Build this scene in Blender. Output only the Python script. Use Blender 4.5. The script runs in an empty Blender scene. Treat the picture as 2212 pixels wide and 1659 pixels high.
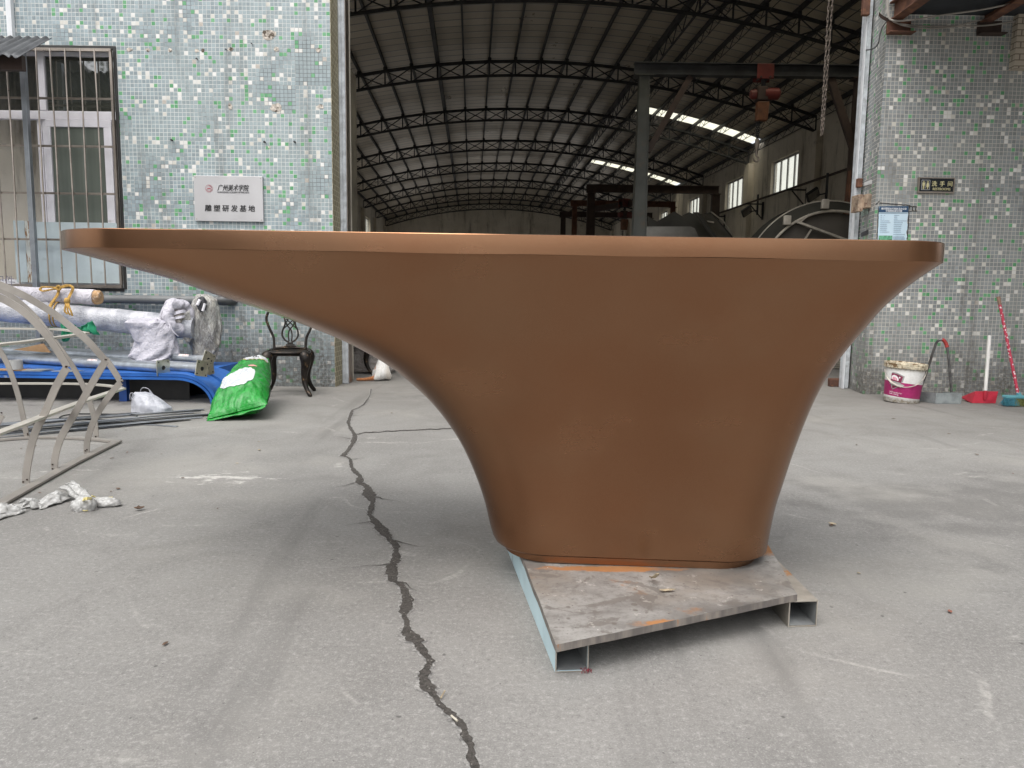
import bpy, bmesh, math, random
from mathutils import Vector, Matrix, noise as mn

# ------------------------------------------------------------------ camera, sky, sun, exposure
SC = bpy.context.scene
COL = SC.collection
PITCH, ROLL, CAMH = math.radians(6.58), 0.0135, 1.0
FPX, CX, CY = 1600.0, 1106.0, 829.5
cam = bpy.data.cameras.new("camera")
cam.sensor_width = 36.0
cam.lens = 36.0 * FPX / 2212.0
cam.clip_start = 0.05
cam.clip_end = 600
co = bpy.data.objects.new("camera", cam)
COL.objects.link(co)
co.matrix_world = Matrix.Translation((0, 0, CAMH)) @ Matrix.Rotation(math.pi / 2 - PITCH, 4, 'X') @ Matrix.Rotation(ROLL, 4, 'Z')
SC.camera = co

SUN_EL, SUN_AZ = math.radians(62), math.radians(205)   # high veiled sun, behind the camera and a little to the left
W = bpy.data.worlds.new("World")
SC.world = W
W.use_nodes = True
wn, wl = W.node_tree.nodes, W.node_tree.links
bg = wn["Background"]
sky = wn.new("ShaderNodeTexSky")
sky.sky_type = 'NISHITA'
sky.sun_disc = False
sky.sun_elevation = SUN_EL
sky.sun_rotation = SUN_AZ
sky.dust_density = 4.0
hs = wn.new("ShaderNodeHueSaturation")
hs.inputs['Saturation'].default_value = 0.22
wl.new(sky.outputs[0], hs.inputs['Color'])
wl.new(hs.outputs[0], bg.inputs[0])
bg.inputs[1].default_value = 0.15
sl = bpy.data.lights.new("sun", 'SUN')
sl.energy = 0.55
sl.angle = math.radians(75)
sl.color = (1.0, 0.97, 0.93)
so = bpy.data.objects.new("sun", sl)
COL.objects.link(so)
sd = Vector((math.sin(SUN_AZ) * math.cos(SUN_EL), math.cos(SUN_AZ) * math.cos(SUN_EL), math.sin(SUN_EL)))
so.rotation_euler = (-sd).to_track_quat('-Z', 'Y').to_euler()
SC.view_settings.view_transform = 'Standard'
SC.view_settings.look = 'None'
SC.view_settings.exposure = 0.98
SC.view_settings.gamma = 1.0
SC.render.engine = 'CYCLES'
SC.cycles.use_denoising = True
SC.cycles.max_bounces = 12
SC.cycles.diffuse_bounces = 8
SC.cycles.transparent_max_bounces = 12
SC.cycles.sample_clamp_indirect = 6.0
random.seed(7)

# ------------------------------------------------------------------ helpers
V = Vector
def ray(x, y):
    u, v = (x - CX) / FPX, -(y - CY) / FPX
    c, s = math.cos(ROLL), math.sin(ROLL)
    u, v = u * c - v * s, u * s + v * c
    return V((0, math.cos(PITCH), -math.sin(PITCH))) + V((u, 0, 0)) + v * V((0, math.sin(PITCH), math.cos(PITCH)))
def aty(x, y, Y):                       # the point of the place at distance Y seen at photo position x, y
    d = ray(x, y)
    return V((0, 0, CAMH)) + d * (Y / d.y)
def atz(x, y, z=0.0):                   # ... and at height z
    d = ray(x, y)
    return V((0, 0, CAMH)) + d * ((z - CAMH) / d.z)

OFF = {}
class MB:
    def __init__(s):
        s.v, s.f, s.m = [], [], []
        s.cur = 0
    def face(s, pts):
        b = len(s.v)
        s.v += [V(p) for p in pts]
        s.f.append(tuple(range(b, b + len(pts)))); s.m.append(s.cur)
    def mesh(s, pts, faces):
        b = len(s.v)
        s.v += [V(p) for p in pts]
        for f in faces:
            s.f.append(tuple(b + i for i in f)); s.m.append(s.cur)
    def box(s, lo, hi, M=None):
        (a, b, c), (d, e, f) = lo, hi
        p = [V((x, y, z)) for x in (a, d) for y in (b, e) for z in (c, f)]
        if M: p = [M @ q for q in p]
        s.mesh(p, [(0, 1, 3, 2), (4, 6, 7, 5), (0, 4, 5, 1), (2, 3, 7, 6), (0, 2, 6, 4), (1, 5, 7, 3)])
        return s
    def bar(s, p0, p1, w, h, up=(0, 0, 1)):
        p0, p1 = V(p0), V(p1)
        d = (p1 - p0).normalized()
        up = V(up)
        if abs(d.dot(up)) > 0.98: up = V((0, 1, 0)) if abs(d.y) < .9 else V((1, 0, 0))
        r = d.cross(up).normalized(); u = r.cross(d)
        p = [p0 + r * (a * w / 2) + u * (b * h / 2) for a, b in ((-1, -1), (1, -1), (1, 1), (-1, 1))]
        p += [q + (p1 - p0) for q in p]
        s.mesh(p, [(3, 2, 1, 0), (4, 5, 6, 7), (0, 1, 5, 4), (1, 2, 6, 5), (2, 3, 7, 6), (3, 0, 4, 7)])
        return s
    def ibeam(s, p0, p1, w, h, t=0.02, up=(0, 0, 1)):
        p0, p1, up = V(p0), V(p1), V(up)
        s.bar(p0 + up * (h / 2 - t / 2), p1 + up * (h / 2 - t / 2), w, t, up)
        s.bar(p0 - up * (h / 2 - t / 2), p1 - up * (h / 2 - t / 2), w, t, up)
        s.bar(p0, p1, t, h - 2 * t, up)
        return s
    def tube(s, pts, r, n=8, closed=False, caps=True):
        pts = [V(p) for p in pts]
        k = len(pts)
        rs = r if isinstance(r, (list, tuple)) else [r] * k
        b = len(s.v)
        nrm = None
        for i, p in enumerate(pts):
            if closed: t = pts[(i + 1) % k] - pts[i - 1]
            else: t = pts[min(i + 1, k - 1)] - pts[max(i - 1, 0)]
            t.normalize()
            if nrm is None:
                a = V((0, 0, 1)) if abs(t.z) < .9 else V((1, 0, 0))
                nrm = (a - t * a.dot(t)).normalized()
            else:
                nrm = (nrm - t * nrm.dot(t)).normalized()
            bn = t.cross(nrm)
            for j in range(n):
                a = 2 * math.pi * j / n
                s.v.append(p + (nrm * math.cos(a) + bn * math.sin(a)) * rs[i])
        for i in range(k if closed else k - 1):
            for j in range(n):
                a, c = b + i * n, b + ((i + 1) % k) * n
                s.f.append((a + j, a + (j + 1) % n, c + (j + 1) % n, c + j)); s.m.append(s.cur)
        if caps and not closed:
            s.f.append(tuple(b + j for j in reversed(range(n)))); s.m.append(s.cur)
            s.f.append(tuple(b + (k - 1) * n + j for j in range(n))); s.m.append(s.cur)
        return s
    def lathe(s, prof, n=32, M=None, squash=None):
        b = len(s.v)
        for r, z in prof:
            for j in range(n):
                a = 2 * math.pi * j / n
                p = V((r * math.cos(a), r * math.sin(a), z))
                s.v.append(M @ p if M else p)
        for i in range(len(prof) - 1):
            for j in range(n):
                s.f.append((b + i * n + j, b + i * n + (j + 1) % n, b + (i + 1) * n + (j + 1) % n, b + (i + 1) * n + j)); s.m.append(s.cur)
        return s
    def grid(s, nu, nv, fn, wrapu=False):
        b = len(s.v)
        cu = nu if wrapu else nu + 1
        for j in range(nv + 1):
            for i in range(cu):
                s.v.append(V(fn(i / nu, j / nv)))
        for j in range(nv):
            for i in range(nu):
                i2 = (i + 1) % cu
                s.f.append((b + j * cu + i, b + j * cu + i2, b + (j + 1) * cu + i2, b + (j + 1) * cu + i)); s.m.append(s.cur)
        return s
    def prism(s, poly, vec):
        n = len(poly); vec = V(vec)
        p = [V(q) for q in poly]
        s.mesh(p + [q + vec for q in p], [tuple(reversed(range(n))), tuple(range(n, 2 * n))] +
               [(i, (i + 1) % n, n + (i + 1) % n, n + i) for i in range(n)])
        return s
    def strip(s, pts, wdir, w, t, tdir=None):
        """flat bar bent along pts; wdir fixed vector or None (= in the XZ plane, square to the path); w wide, t thick"""
        pts = [V(p) for p in pts]; k = len(pts); ring = []
        for i, p in enumerate(pts):
            d = (pts[min(i + 1, k - 1)] - pts[max(i - 1, 0)]).normalized()
            if wdir is None:
                wd = V((d.z, 0, -d.x)).normalized(); td = V((0, 1, 0))
            elif wdir == 'h':
                wd = V((d.y, -d.x, 0)).normalized(); td = V((0, 0, 1))
            else:
                wd = V(wdir); td = d.cross(wd).normalized()
            ring.append([p + wd * (a * w / 2) + td * (b * t / 2) for a, b in ((-1, -1), (1, -1), (1, 1), (-1, 1))])
        b = len(s.v)
        for r in ring: s.v += r
        for i in range(k - 1):
            for j in range(4):
                s.f.append((b + 4 * i + j, b + 4 * i + (j + 1) % 4, b + 4 * i + 4 + (j + 1) % 4, b + 4 * i + 4 + j)); s.m.append(s.cur)
        s.f.append((b + 3, b + 2, b + 1, b)); s.m.append(s.cur)
        e = b + 4 * (k - 1)
        s.f.append((e, e + 1, e + 2, e + 3)); s.m.append(s.cur)
        return s
    def build(s, name, mats, parent=None, smooth=False, bevel=0, subsurf=0, solid=0, sharp=38, weld=False):
        me = bpy.data.meshes.new(name)
        off = OFF.get(parent.name, V((0, 0, 0))) if parent else V((0, 0, 0))
        me.from_pydata([tuple(q - off) for q in s.v], [], s.f)
        if not isinstance(mats, (list, tuple)): mats = [mats]
        for m_ in mats: me.materials.append(m_)
        me.polygons.foreach_set('material_index', s.m)
        bm = bmesh.new(); bm.from_mesh(me)
        if weld: bmesh.ops.remove_doubles(bm, verts=bm.verts, dist=1e-5)
        bmesh.ops.recalc_face_normals(bm, faces=bm.faces)
        bm.to_mesh(me); bm.free()
        if smooth:
            me.polygons.foreach_set('use_smooth', [True] * len(me.polygons))
            if not subsurf: me.set_sharp_from_angle(angle=math.radians(sharp))
        o = bpy.data.objects.new(name, me)
        COL.objects.link(o)
        if parent: o.parent = parent
        OFF[o.name] = off
        if solid:
            md = o.modifiers.new('solid', 'SOLIDIFY'); md.thickness = solid; md.offset = 0
        if subsurf:
            md = o.modifiers.new('sub', 'SUBSURF'); md.levels = subsurf; md.render_levels = subsurf
        if bevel:
            md = o.modifiers.new('bev', 'BEVEL'); md.width = bevel; md.segments = 2; md.limit_method = 'ANGLE'; md.angle_limit = math.radians(40)
        return o

def tag(o, label=None, cat=None, group=None, kind=None):
    if label: o['label'] = label
    if cat: o['category'] = cat
    if group: o['group'] = group
    if kind: o['kind'] = kind
    return o
def thing(name, label, cat, loc=(0, 0, 0), group=None):
    o = bpy.data.objects.new(name, None)
    o.empty_display_size = 0.1
    COL.objects.link(o)
    o.location = loc
    OFF[o.name] = V(loc)
    return tag(o, label, cat, group)
def copy_tree(o, parent=None):
    c = o.copy(); COL.objects.link(c); c.parent = parent
    OFF[c.name] = OFF.get(o.name, V((0, 0, 0)))
    for ch in [q for q in bpy.data.objects if q.parent == o]: copy_tree(ch, c)
    return c
def smooth_path(pts, sub=6, closed=False):
    pts = [V(p) for p in pts]; out = []; k = len(pts)
    for i in range(k if closed else k - 1):
        if closed: p0, p1, p2, p3 = pts[i - 1], pts[i], pts[(i + 1) % k], pts[(i + 2) % k]
        else: p0, p1, p2, p3 = pts[max(i - 1, 0)], pts[i], pts[i + 1], pts[min(i + 2, k - 1)]
        for j in range(sub):
            t = j / sub
            out.append(0.5 * ((2 * p1) + (p2 - p0) * t + (2 * p0 - 5 * p1 + 4 * p2 - p3) * t * t + (3 * p1 - p0 - 3 * p2 + p3) * t ** 3))
    if not closed: out.append(pts[-1])
    return out
def nz(p, sc=1.0): return mn.noise(V(p) * sc)
def text(name, s, size, mat, parent, origin, xdir=(1, 0, 0), zdir=(0, 0, 1), align='LEFT', width=None, depth=0.0015, bold=0.0, shear=0.0):
    c = bpy.data.curves.new(name, 'FONT'); c.body = s; c.size = size; c.align_x = align
    c.extrude = depth; c.shear = shear; c.resolution_u = 2
    t = bpy.data.objects.new(name + '_tmp', c); COL.objects.link(t)
    bpy.context.view_layer.update()
    me = bpy.data.meshes.new_from_object(t.evaluated_get(bpy.context.evaluated_depsgraph_get()))
    bpy.data.objects.remove(t); bpy.data.curves.remove(c)
    if bold:       # heavier strokes: nudged copies, each a hair proud of the last
        bm = bmesh.new(); n0 = 0
        for k, (dx, dy) in enumerate(((0, 0), (bold, 0), (-bold, 0), (0, bold))):
            m2 = me.copy(); m2.transform(Matrix.Translation((dx, dy, -.0002 * k))); bm.from_mesh(m2); bpy.data.meshes.remove(m2)
        bm.to_mesh(me); bm.free()
    x, z = V(xdir).normalized(), V(zdir).normalized()
    y = z.cross(x)   # text depth
    M = Matrix((( x.x, z.x, -y.x, 0), (x.y, z.y, -y.y, 0), (x.z, z.z, -y.z, 0), (0, 0, 0, 1)))
    xs = [q.co.x for q in me.vertices]
    if width and xs:
        k = width / (max(xs) - min(xs))
        for q in me.vertices: q.co.x *= k
    off = OFF.get(parent.name, V((0, 0, 0)))
    me.transform(Matrix.Translation(V(origin) - off) @ M)
    me.materials.clear(); me.materials.append(mat)
    o = bpy.data.objects.new(name, me); COL.objects.link(o); o.parent = parent
    OFF[o.name] = off
    return o

# ------------------------------------------------------------------ materials
class NT:
    def __init__(s, name):
        s.m = bpy.data.materials.new(name); s.m.use_nodes = True
        s.n, s.l = s.m.node_tree.nodes, s.m.node_tree.links
        s.b = s.n['Principled BSDF']; s.out = s.n['Material Output']
        s.geo = s.n.new('ShaderNodeNewGeometry')
        s.tc = s.n.new('ShaderNodeTexCoord')
        s.pos = s.geo.outputs['Position']
    def put(s, sock, v):
        if hasattr(v, 'is_output'): s.l.new(v, sock)
        else: sock.default_value = v
    def math(s, op, a, b=0.0, c=None, clamp=False):
        n = s.n.new('ShaderNodeMath'); n.operation = op; n.use_clamp = clamp
        s.put(n.inputs[0], a); s.put(n.inputs[1], b)
        if c is not None: s.put(n.inputs[2], c)
        return n.outputs[0]
    def vmath(s, op, a, b):
        n = s.n.new('ShaderNodeVectorMath'); n.operation = op
        s.put(n.inputs[0], a); s.put(n.inputs[1], b)
        return n.outputs[0]
    def sep(s, v):
        n = s.n.new('ShaderNodeSeparateXYZ'); s.l.new(v, n.inputs[0]); return n.outputs
    def comb(s, x, y, z=0.0):
        n = s.n.new('ShaderNodeCombineXYZ')
        s.put(n.inputs[0], x); s.put(n.inputs[1], y); s.put(n.inputs[2], z); return n.outputs[0]
    def noise(s, scale, detail=4, rough=.55, vec=None, stretch=None, dist=0.0):
        n = s.n.new('ShaderNodeTexNoise'); n.inputs['Scale'].default_value = scale
        n.inputs['Detail'].default_value = detail; n.inputs['Roughness'].default_value = rough
        n.inputs['Distortion'].default_value = dist
        v = vec or s.pos
        if stretch: v = s.vmath('MULTIPLY', v, stretch)
        s.l.new(v, n.inputs['Vector']); return n.outputs['Fac']
    def voro(s, scale, vec=None, feature='F1', stretch=None):
        n = s.n.new('ShaderNodeTexVoronoi'); n.inputs['Scale'].default_value = scale; n.feature = feature
        v = vec or s.pos
        if stretch: v = s.vmath('MULTIPLY', v, stretch)
        s.l.new(v, n.inputs['Vector']); return n.outputs['Distance']
    def ramp(s, f, a, b, va=0.0, vb=1.0):      # smooth map of f from a..b to va..vb
        n = s.n.new('ShaderNodeMapRange'); n.interpolation_type = 'SMOOTHSTEP'
        s.put(n.inputs['Value'], f); n.inputs['From Min'].default_value = a; n.inputs['From Max'].default_value = b
        n.inputs['To Min'].default_value = va; n.inputs['To Max'].default_value = vb
        return n.outputs['Result']
    def mix(s, f, a, b, mode='MIX'):
        n = s.n.new('ShaderNodeMix'); n.data_type = 'RGBA'; n.blend_type = mode
        s.put(n.inputs[0], f); s.put(n.inputs[6], a if hasattr(a, 'is_output') else c4(a)); s.put(n.inputs[7], b if hasattr(b, 'is_output') else c4(b))
        return n.outputs[2]
    def bump(s, h, strength=.3, dist=.01, prev=None):
        n = s.n.new('ShaderNodeBump'); n.inputs['Strength'].default_value = strength; n.inputs['Distance'].default_value = dist
        s.l.new(h, n.inputs['Height'])
        if prev: s.l.new(prev, n.inputs['Normal'])
        return n.outputs[0]
    def set(s, **k):
        for a, v in k.items():
            a = a.replace('_', ' ')
            s.put(s.b.inputs[a], c4(v) if a == 'Base Color' and not hasattr(v, 'is_output') else v)
        return s.m
def c4(c): return (c[0], c[1], c[2], 1.0) if len(c) == 3 else c
def pm(name, base, rough=.5, metal=0.0, var=.25, vs=6.0, dirt=None, bump=.0, bs=40.0, stretch=None, local=False, spec=None, rv=.12):
    """plain surface with tone variation, optional dirt (colour, low, high, scale) and fine bump"""
    t = NT(name)
    vec = t.tc.outputs['Object'] if local else t.pos
    f = t.noise(vs, 5, .6, vec, stretch)
    hi = [min(1, x * (1 + var)) for x in base]; lo = [x * (1 - var) for x in base]
    col = t.mix(t.ramp(f, .3, .7), lo, hi)
    r = t.math('ADD', rough - rv / 2, t.math('MULTIPLY', t.noise(vs * 2.3, 3, .6, vec), rv))
    mt = metal
    if dirt:
        dc, a, b, sc = dirt
        g = t.ramp(t.noise(sc, 6, .65, vec, stretch), a, b)
        col = t.mix(g, col, dc); r = t.math('ADD', r, t.math('MULTIPLY', g, .25), clamp=True)
        if metal > 0: mt = t.math('MULTIPLY', t.math('SUBTRACT', 1.0, g), metal)
    t.set(Base_Color=col, Roughness=r, Metallic=mt)
    if spec is not None: t.b.inputs['Specular IOR Level'].default_value = spec
    if bump: t.set(Normal=t.bump(t.noise(bs, 4, .6, vec), bump, .01))
    return t.m

def mosaic(name, ax, pitch, grout_hi, grout_lo, gbias, cool, LOWZ=.8):
    """glazed square mosaic; ax = horizontal axis index"""
    t = NT(name)
    x = t.sep(t.pos)
    wob = t.math('MULTIPLY', t.math('SUBTRACT', t.noise(5.0, 2), .5), .16)
    u = t.math('ADD', t.math('DIVIDE', x[ax], pitch), wob)
    v = t.math('ADD', t.math('DIVIDE', x[2], pitch), t.math('MULTIPLY', t.math('SUBTRACT', t.noise(4.0, 2, .5, None, (1, 1, 1.3)), .5), .2))
    cu, cv = t.math('FLOOR', u), t.math('FLOOR', v)
    cell = t.comb(cu, cv, 3.0)
    wn_ = t.n.new('ShaderNodeTexWhiteNoise'); wn_.noise_dimensions = '3D'; t.l.new(cell, wn_.inputs['Vector'])
    rnd, rc = wn_.outputs['Value'], t.sep(wn_.outputs['Color'])
    fu, fv = t.math('FRACT', u), t.math('FRACT', v)
    du = t.math('MINIMUM', fu, t.math('SUBTRACT', 1.0, fu)); dv = t.math('MINIMUM', fv, t.math('SUBTRACT', 1.0, fv))
    edge = t.math('MINIMUM', du, dv)
    tile = t.ramp(edge, .035, .075)
    grey = t.mix(rc[1], [c * .78 for c in cool], [min(1, c * 1.18) for c in cool])
    patch = t.noise(.9, 3)
    grey = t.mix(t.ramp(patch, .35, .7, 0, .55), grey, [c * k for c, k in zip(cool, (1.12, 1.08, 1.0))])
    white = t.mix(rc[2], (.58, .56, .50), (.76, .75, .72))
    green = t.mix(rc[2], (.09, .29, .13), (.17, .40, .21))
    col = t.mix(t.math('GREATER_THAN', rnd, .835), grey, green)
    col = t.mix(t.math('GREATER_THAN', rnd, .915), col, white)
    big = t.noise(1.3, 3, .6)
    blk = t.n.new('ShaderNodeTexWhiteNoise'); blk.noise_dimensions = '3D'
    t.l.new(t.comb(t.math('FLOOR', t.math('DIVIDE', u, 7.0)), t.math('FLOOR', t.math('DIVIDE', v, 7.0)), 9.0), blk.inputs['Vector'])
    gsel = t.math('ADD', t.math('MULTIPLY', blk.outputs['Value'], .22), t.math('ADD', big, t.math('MULTIPLY', t.noise(11.0, 2), .3)))
    grout = t.mix(t.ramp(gsel, gbias - .09, gbias + .09), grout_lo, grout_hi)
    col = t.mix(tile, grout, col)
    # missing tiles show mortar
    miss = t.math('MULTIPLY', t.math('GREATER_THAN', rc[0], .996), 1.0)
    col = t.mix(miss, col, t.mix(t.noise(60, 4), (.30, .26, .22), (.62, .58, .52)))
    # grime: low splash band, drip streaks and blotches
    st = t.noise(3.0, 5, .6, None, (2.2, 2.2, .16))
    low = t.ramp(t.math('ADD', x[2], t.math('MULTIPLY', t.math('SUBTRACT', t.noise(3.5, 5, .65), .5), 1.1)), LOWZ, -.05)
    gr = t.math('ADD', t.ramp(st, .50, .76, 0, .6), t.math('MULTIPLY', low, .9), clamp=True)
    gr = t.math('MULTIPLY', gr, t.ramp(t.noise(26, 4, .7), .25, .7, .35, 1.0))
    col = t.mix(gr, col, (.085, .075, .062))
    rough = t.math('ADD', t.math('MULTIPLY', t.math('SUBTRACT', 1.0, tile), .45), t.math('ADD', t.math('MULTIPLY', gr, .35), .26))
    hgt = t.math('ADD', tile, t.math('ADD', t.math('MULTIPLY', t.math('SUBTRACT', fu, .5), t.math('MULTIPLY', t.math('SUBTRACT', rc[1], .5), .5)),
                                     t.math('MULTIPLY', t.math('SUBTRACT', fv, .5), t.math('MULTIPLY', t.math('SUBTRACT', rc[2], .5), .5))))
    return t.set(Base_Color=col, Roughness=rough, Normal=t.bump(hgt, .5, .004))
PITCH_T = .0417
TILE_L = mosaic('tile_mosaic', 0, PITCH_T, (.60, .615, .59), (.15, .16, .165), .68, (.285, .345, .365), 1.35)
TILE_R = mosaic('tile_mosaic_cream', 0, PITCH_T, (.56, .53, .46), (.20, .185, .16), .56, (.27, .29, .295))
TILE_RS = mosaic('tile_mosaic_side', 1, PITCH_T, (.56, .53, .46), (.20, .185, .16), .45, (.27, .29, .295))

def concrete():
    t = NT('yard_concrete')
    p = t.sep(t.pos)
    big = t.noise(.45, 5, .6); mid = t.noise(2.2, 6, .65, None, None, .6); fine = t.noise(62, 6, .72); grain = t.noise(210, 3, .7)
    col = t.mix(t.ramp(big, .3, .7), (.21, .206, .199), (.30, .297, .288))
    col = t.mix(t.ramp(mid, .44, .70, 0, .55), col, (.185, .181, .175))
    col = t.mix(t.ramp(fine, .50, .70, 0, .6), col, (.45, .445, .43))
    col = t.mix(t.ramp(fine, .46, .30, 0, .6), col, (.12, .117, .113))
    col = t.mix(t.ramp(grain, .54, .68, 0, .5), col, (.52, .515, .50))
    col = t.mix(t.ramp(grain, .43, .30, 0, .5), col, (.10, .098, .095))
    dust = t.ramp(t.noise(.8, 5, .62, t.vmath('ADD', t.pos, (11, 4, 0))), .48, .68, 0, .45)
    col = t.mix(dust, col, (.37, .36, .335))
    tyre = t.math('MULTIPLY', t.ramp(t.noise(1.0, 4, .6, t.vmath('ADD', t.pos, (2, 8, 0)), (2.6, .22, 1), .4), .57, .70), t.ramp(fine, .3, .55, .2, .55))
    col = t.mix(tyre, col, (.12, .117, .113))
    # small dark pits and oil specks
    vo = t.voro(7.5); vo2 = t.voro(21.0)
    col = t.mix(t.ramp(t.math('ADD', vo, t.math('MULTIPLY', fine, .12)), .12, .085, 0, .75), col, (.075, .072, .07))
    col = t.mix(t.ramp(t.math('ADD', vo2, t.math('MULTIPLY', grain, .10)), .115, .08, 0, .7), col, (.07, .068, .065))
    # worn whitish scuffs: streaks dragged over the slab
    sc1 = t.noise(2.4, 5, .7, None, (.35, 2.6, 1)); sc2 = t.noise(3.2, 6, .7, None, (1.9, .5, 1))
    m_ = t.ramp(t.math('ADD', sc1, t.math('MULTIPLY', t.noise(30, 4, .7), .35)), .80, .95)
    col = t.mix(t.math('MULTIPLY', m_, .5), col, (.56, .55, .52))
    # thin scratch lines
    for k, (ang, fr, th) in enumerate(((.9, .85, .012), (-.55, .6, .010), (1.35, .45, .014))):
        d = t.math('ADD', t.math('MULTIPLY', p[0], math.cos(ang)), t.math('ADD', t.math('MULTIPLY', p[1], math.sin(ang)), t.math('MULTIPLY', t.noise(.55, 3, .5), 1.4)))
        fr_ = t.math('ABSOLUTE', t.math('SUBTRACT', t.math('FRACT', t.math('MULTIPLY', d, fr)), .5))
        ln = t.math('MULTIPLY', t.ramp(fr_, th, th * .3), t.ramp(t.noise(1.6 + k, 4, .7), .52, .66))
        col = t.mix(t.math('MULTIPLY', ln, t.ramp(t.noise(45, 3), .35, .6, .05, .45)), col, (.56, .55, .52))
    # dirt swept against the walls and into the hall (brownish)
    far = t.ramp(t.math('ADD', p[1], t.math('MULTIPLY', mid, 2.5)), 5.0, 10.0, 0, .45)
    col = t.mix(far, col, (.21, .195, .175))
    # spilled plaster
    for (cx, cy, rx, ry, th) in ((-1.62, 3.98, .5, .26, .60), (-.95, 4.35, .35, .2, .68), (-.9, 6.2, .55, .2, .68), (-2.5, 4.1, .5, .25, .66)):
        e = t.math('ADD', t.math('POWER', t.math('DIVIDE', t.math('SUBTRACT', p[0], cx), rx), 2.0), t.math('POWER', t.math('DIVIDE', t.math('SUBTRACT', p[1], cy), ry), 2.0))
        g = t.math('SUBTRACT', t.noise(9, 7, .75, None, (.8, 1.6, 1)), t.math('MULTIPLY', e, .22))
        col = t.mix(t.ramp(g, th - .06 - .07, th + .05 - .07, 0, .8), col, (.62, .61, .585))
    # old dark oil patches; those under the blue steel are painted-in shade
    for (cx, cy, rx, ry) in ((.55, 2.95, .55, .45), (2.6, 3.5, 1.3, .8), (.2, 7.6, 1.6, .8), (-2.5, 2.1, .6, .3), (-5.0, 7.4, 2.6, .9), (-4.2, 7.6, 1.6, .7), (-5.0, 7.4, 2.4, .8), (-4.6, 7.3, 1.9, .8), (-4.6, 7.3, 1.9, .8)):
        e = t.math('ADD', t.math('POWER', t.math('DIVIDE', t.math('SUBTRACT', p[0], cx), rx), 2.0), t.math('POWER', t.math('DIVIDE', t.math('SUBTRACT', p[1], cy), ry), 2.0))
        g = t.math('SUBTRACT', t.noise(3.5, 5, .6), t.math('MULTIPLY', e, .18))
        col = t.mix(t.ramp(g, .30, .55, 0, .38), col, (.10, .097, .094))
    col = t.mix(1.0, col, (.87, .855, .83), 'MULTIPLY')
    h = t.math('ADD', t.math('MULTIPLY', fine, .6), t.math('MULTIPLY', grain, .4))
    return t.set(Base_Color=col, Roughness=t.ramp(mid, .3, .7, .72, .92), Normal=t.bump(h, .22, .005))
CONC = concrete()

def copper():
    t = NT('brushed_copper_paint')
    p = t.tc.outputs['Object']
    f = t.noise(1.5, 4, .55, p, (1, 1, 1.3)); g = t.noise(420, 2, .6, p); h = t.noise(3.5, 4, .55, p); s = t.noise(2.0, 5, .6, p, (.5, .5, 7)); w = t.noise(14, 5, .7, p, (1, 1, 2.5))
    col = t.mix(t.ramp(f, .33, .67), (.262, .126, .066), (.278, .152, .086))
    col = t.mix(t.ramp(h, .45, .75, 0, .35), col, (.33, .178, .102))
    col = t.mix(t.math('MULTIPLY', t.ramp(g, .35, .65), .25), col, (.36, .21, .13))
    col = t.mix(t.ramp(w, .60, .78, 0, .05), col, (.42, .33, .26))
    r = t.math('ADD', .19, t.math('ADD', t.math('MULTIPLY', h, .10), t.math('MULTIPLY', s, .04)))
    nb_ = t.bump(t.noise(1.1, 2, .4, p), .25, .02)
    return t.set(Base_Color=col, Metallic=1.0, Roughness=r, Normal=t.bump(g, .06, .002, nb_))
COPPER = copper()
def dark(n, c, **k): return pm(n, c, **k)
STEEL_DK = pm('dark_painted_steel', (.035, .036, .038), .55, .3, .4, 3)
STEEL_GREY = pm('grey_painted_column', (.055, .057, .05), .5, .2, .3, 2, ((.10, .07, .05), .58, .75, 3))
RUST = pm('rusty_brown_steel', (.12, .055, .035), .8, .1, .4, 5, ((.22, .10, .05), .5, .7, 14), .2)
RUSTDK = pm('dark_brown_steel', (.045, .028, .022), .7, .1, .3, 5)
GALV = pm('galvanized_steel', (.62, .65, .675), .42, .25, .22, 9, ((.28, .28, .28), .55, .8, 5), .05, 50)
ZINC = pm('zinc_plated_steel', (.62, .60, .48), .3, .9, .25, 7)
STAIN = pm('stainless_bars', (.38, .33, .285), .30, .9, .2, 5, ((.20, .15, .12), .66, .85, 5))
ALU = pm('grey_aluminium_post', (.30, .32, .34), .42, .7, .2, 4)
PVCW = pm('white_window_frame', (.74, .72, .75), .4, 0, .08, 5, ((.35, .32, .28), .66, .85, 6))
DARKPAINT = pm('black_trim', (.02, .019, .018), .5, 0, .3, 6)

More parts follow.
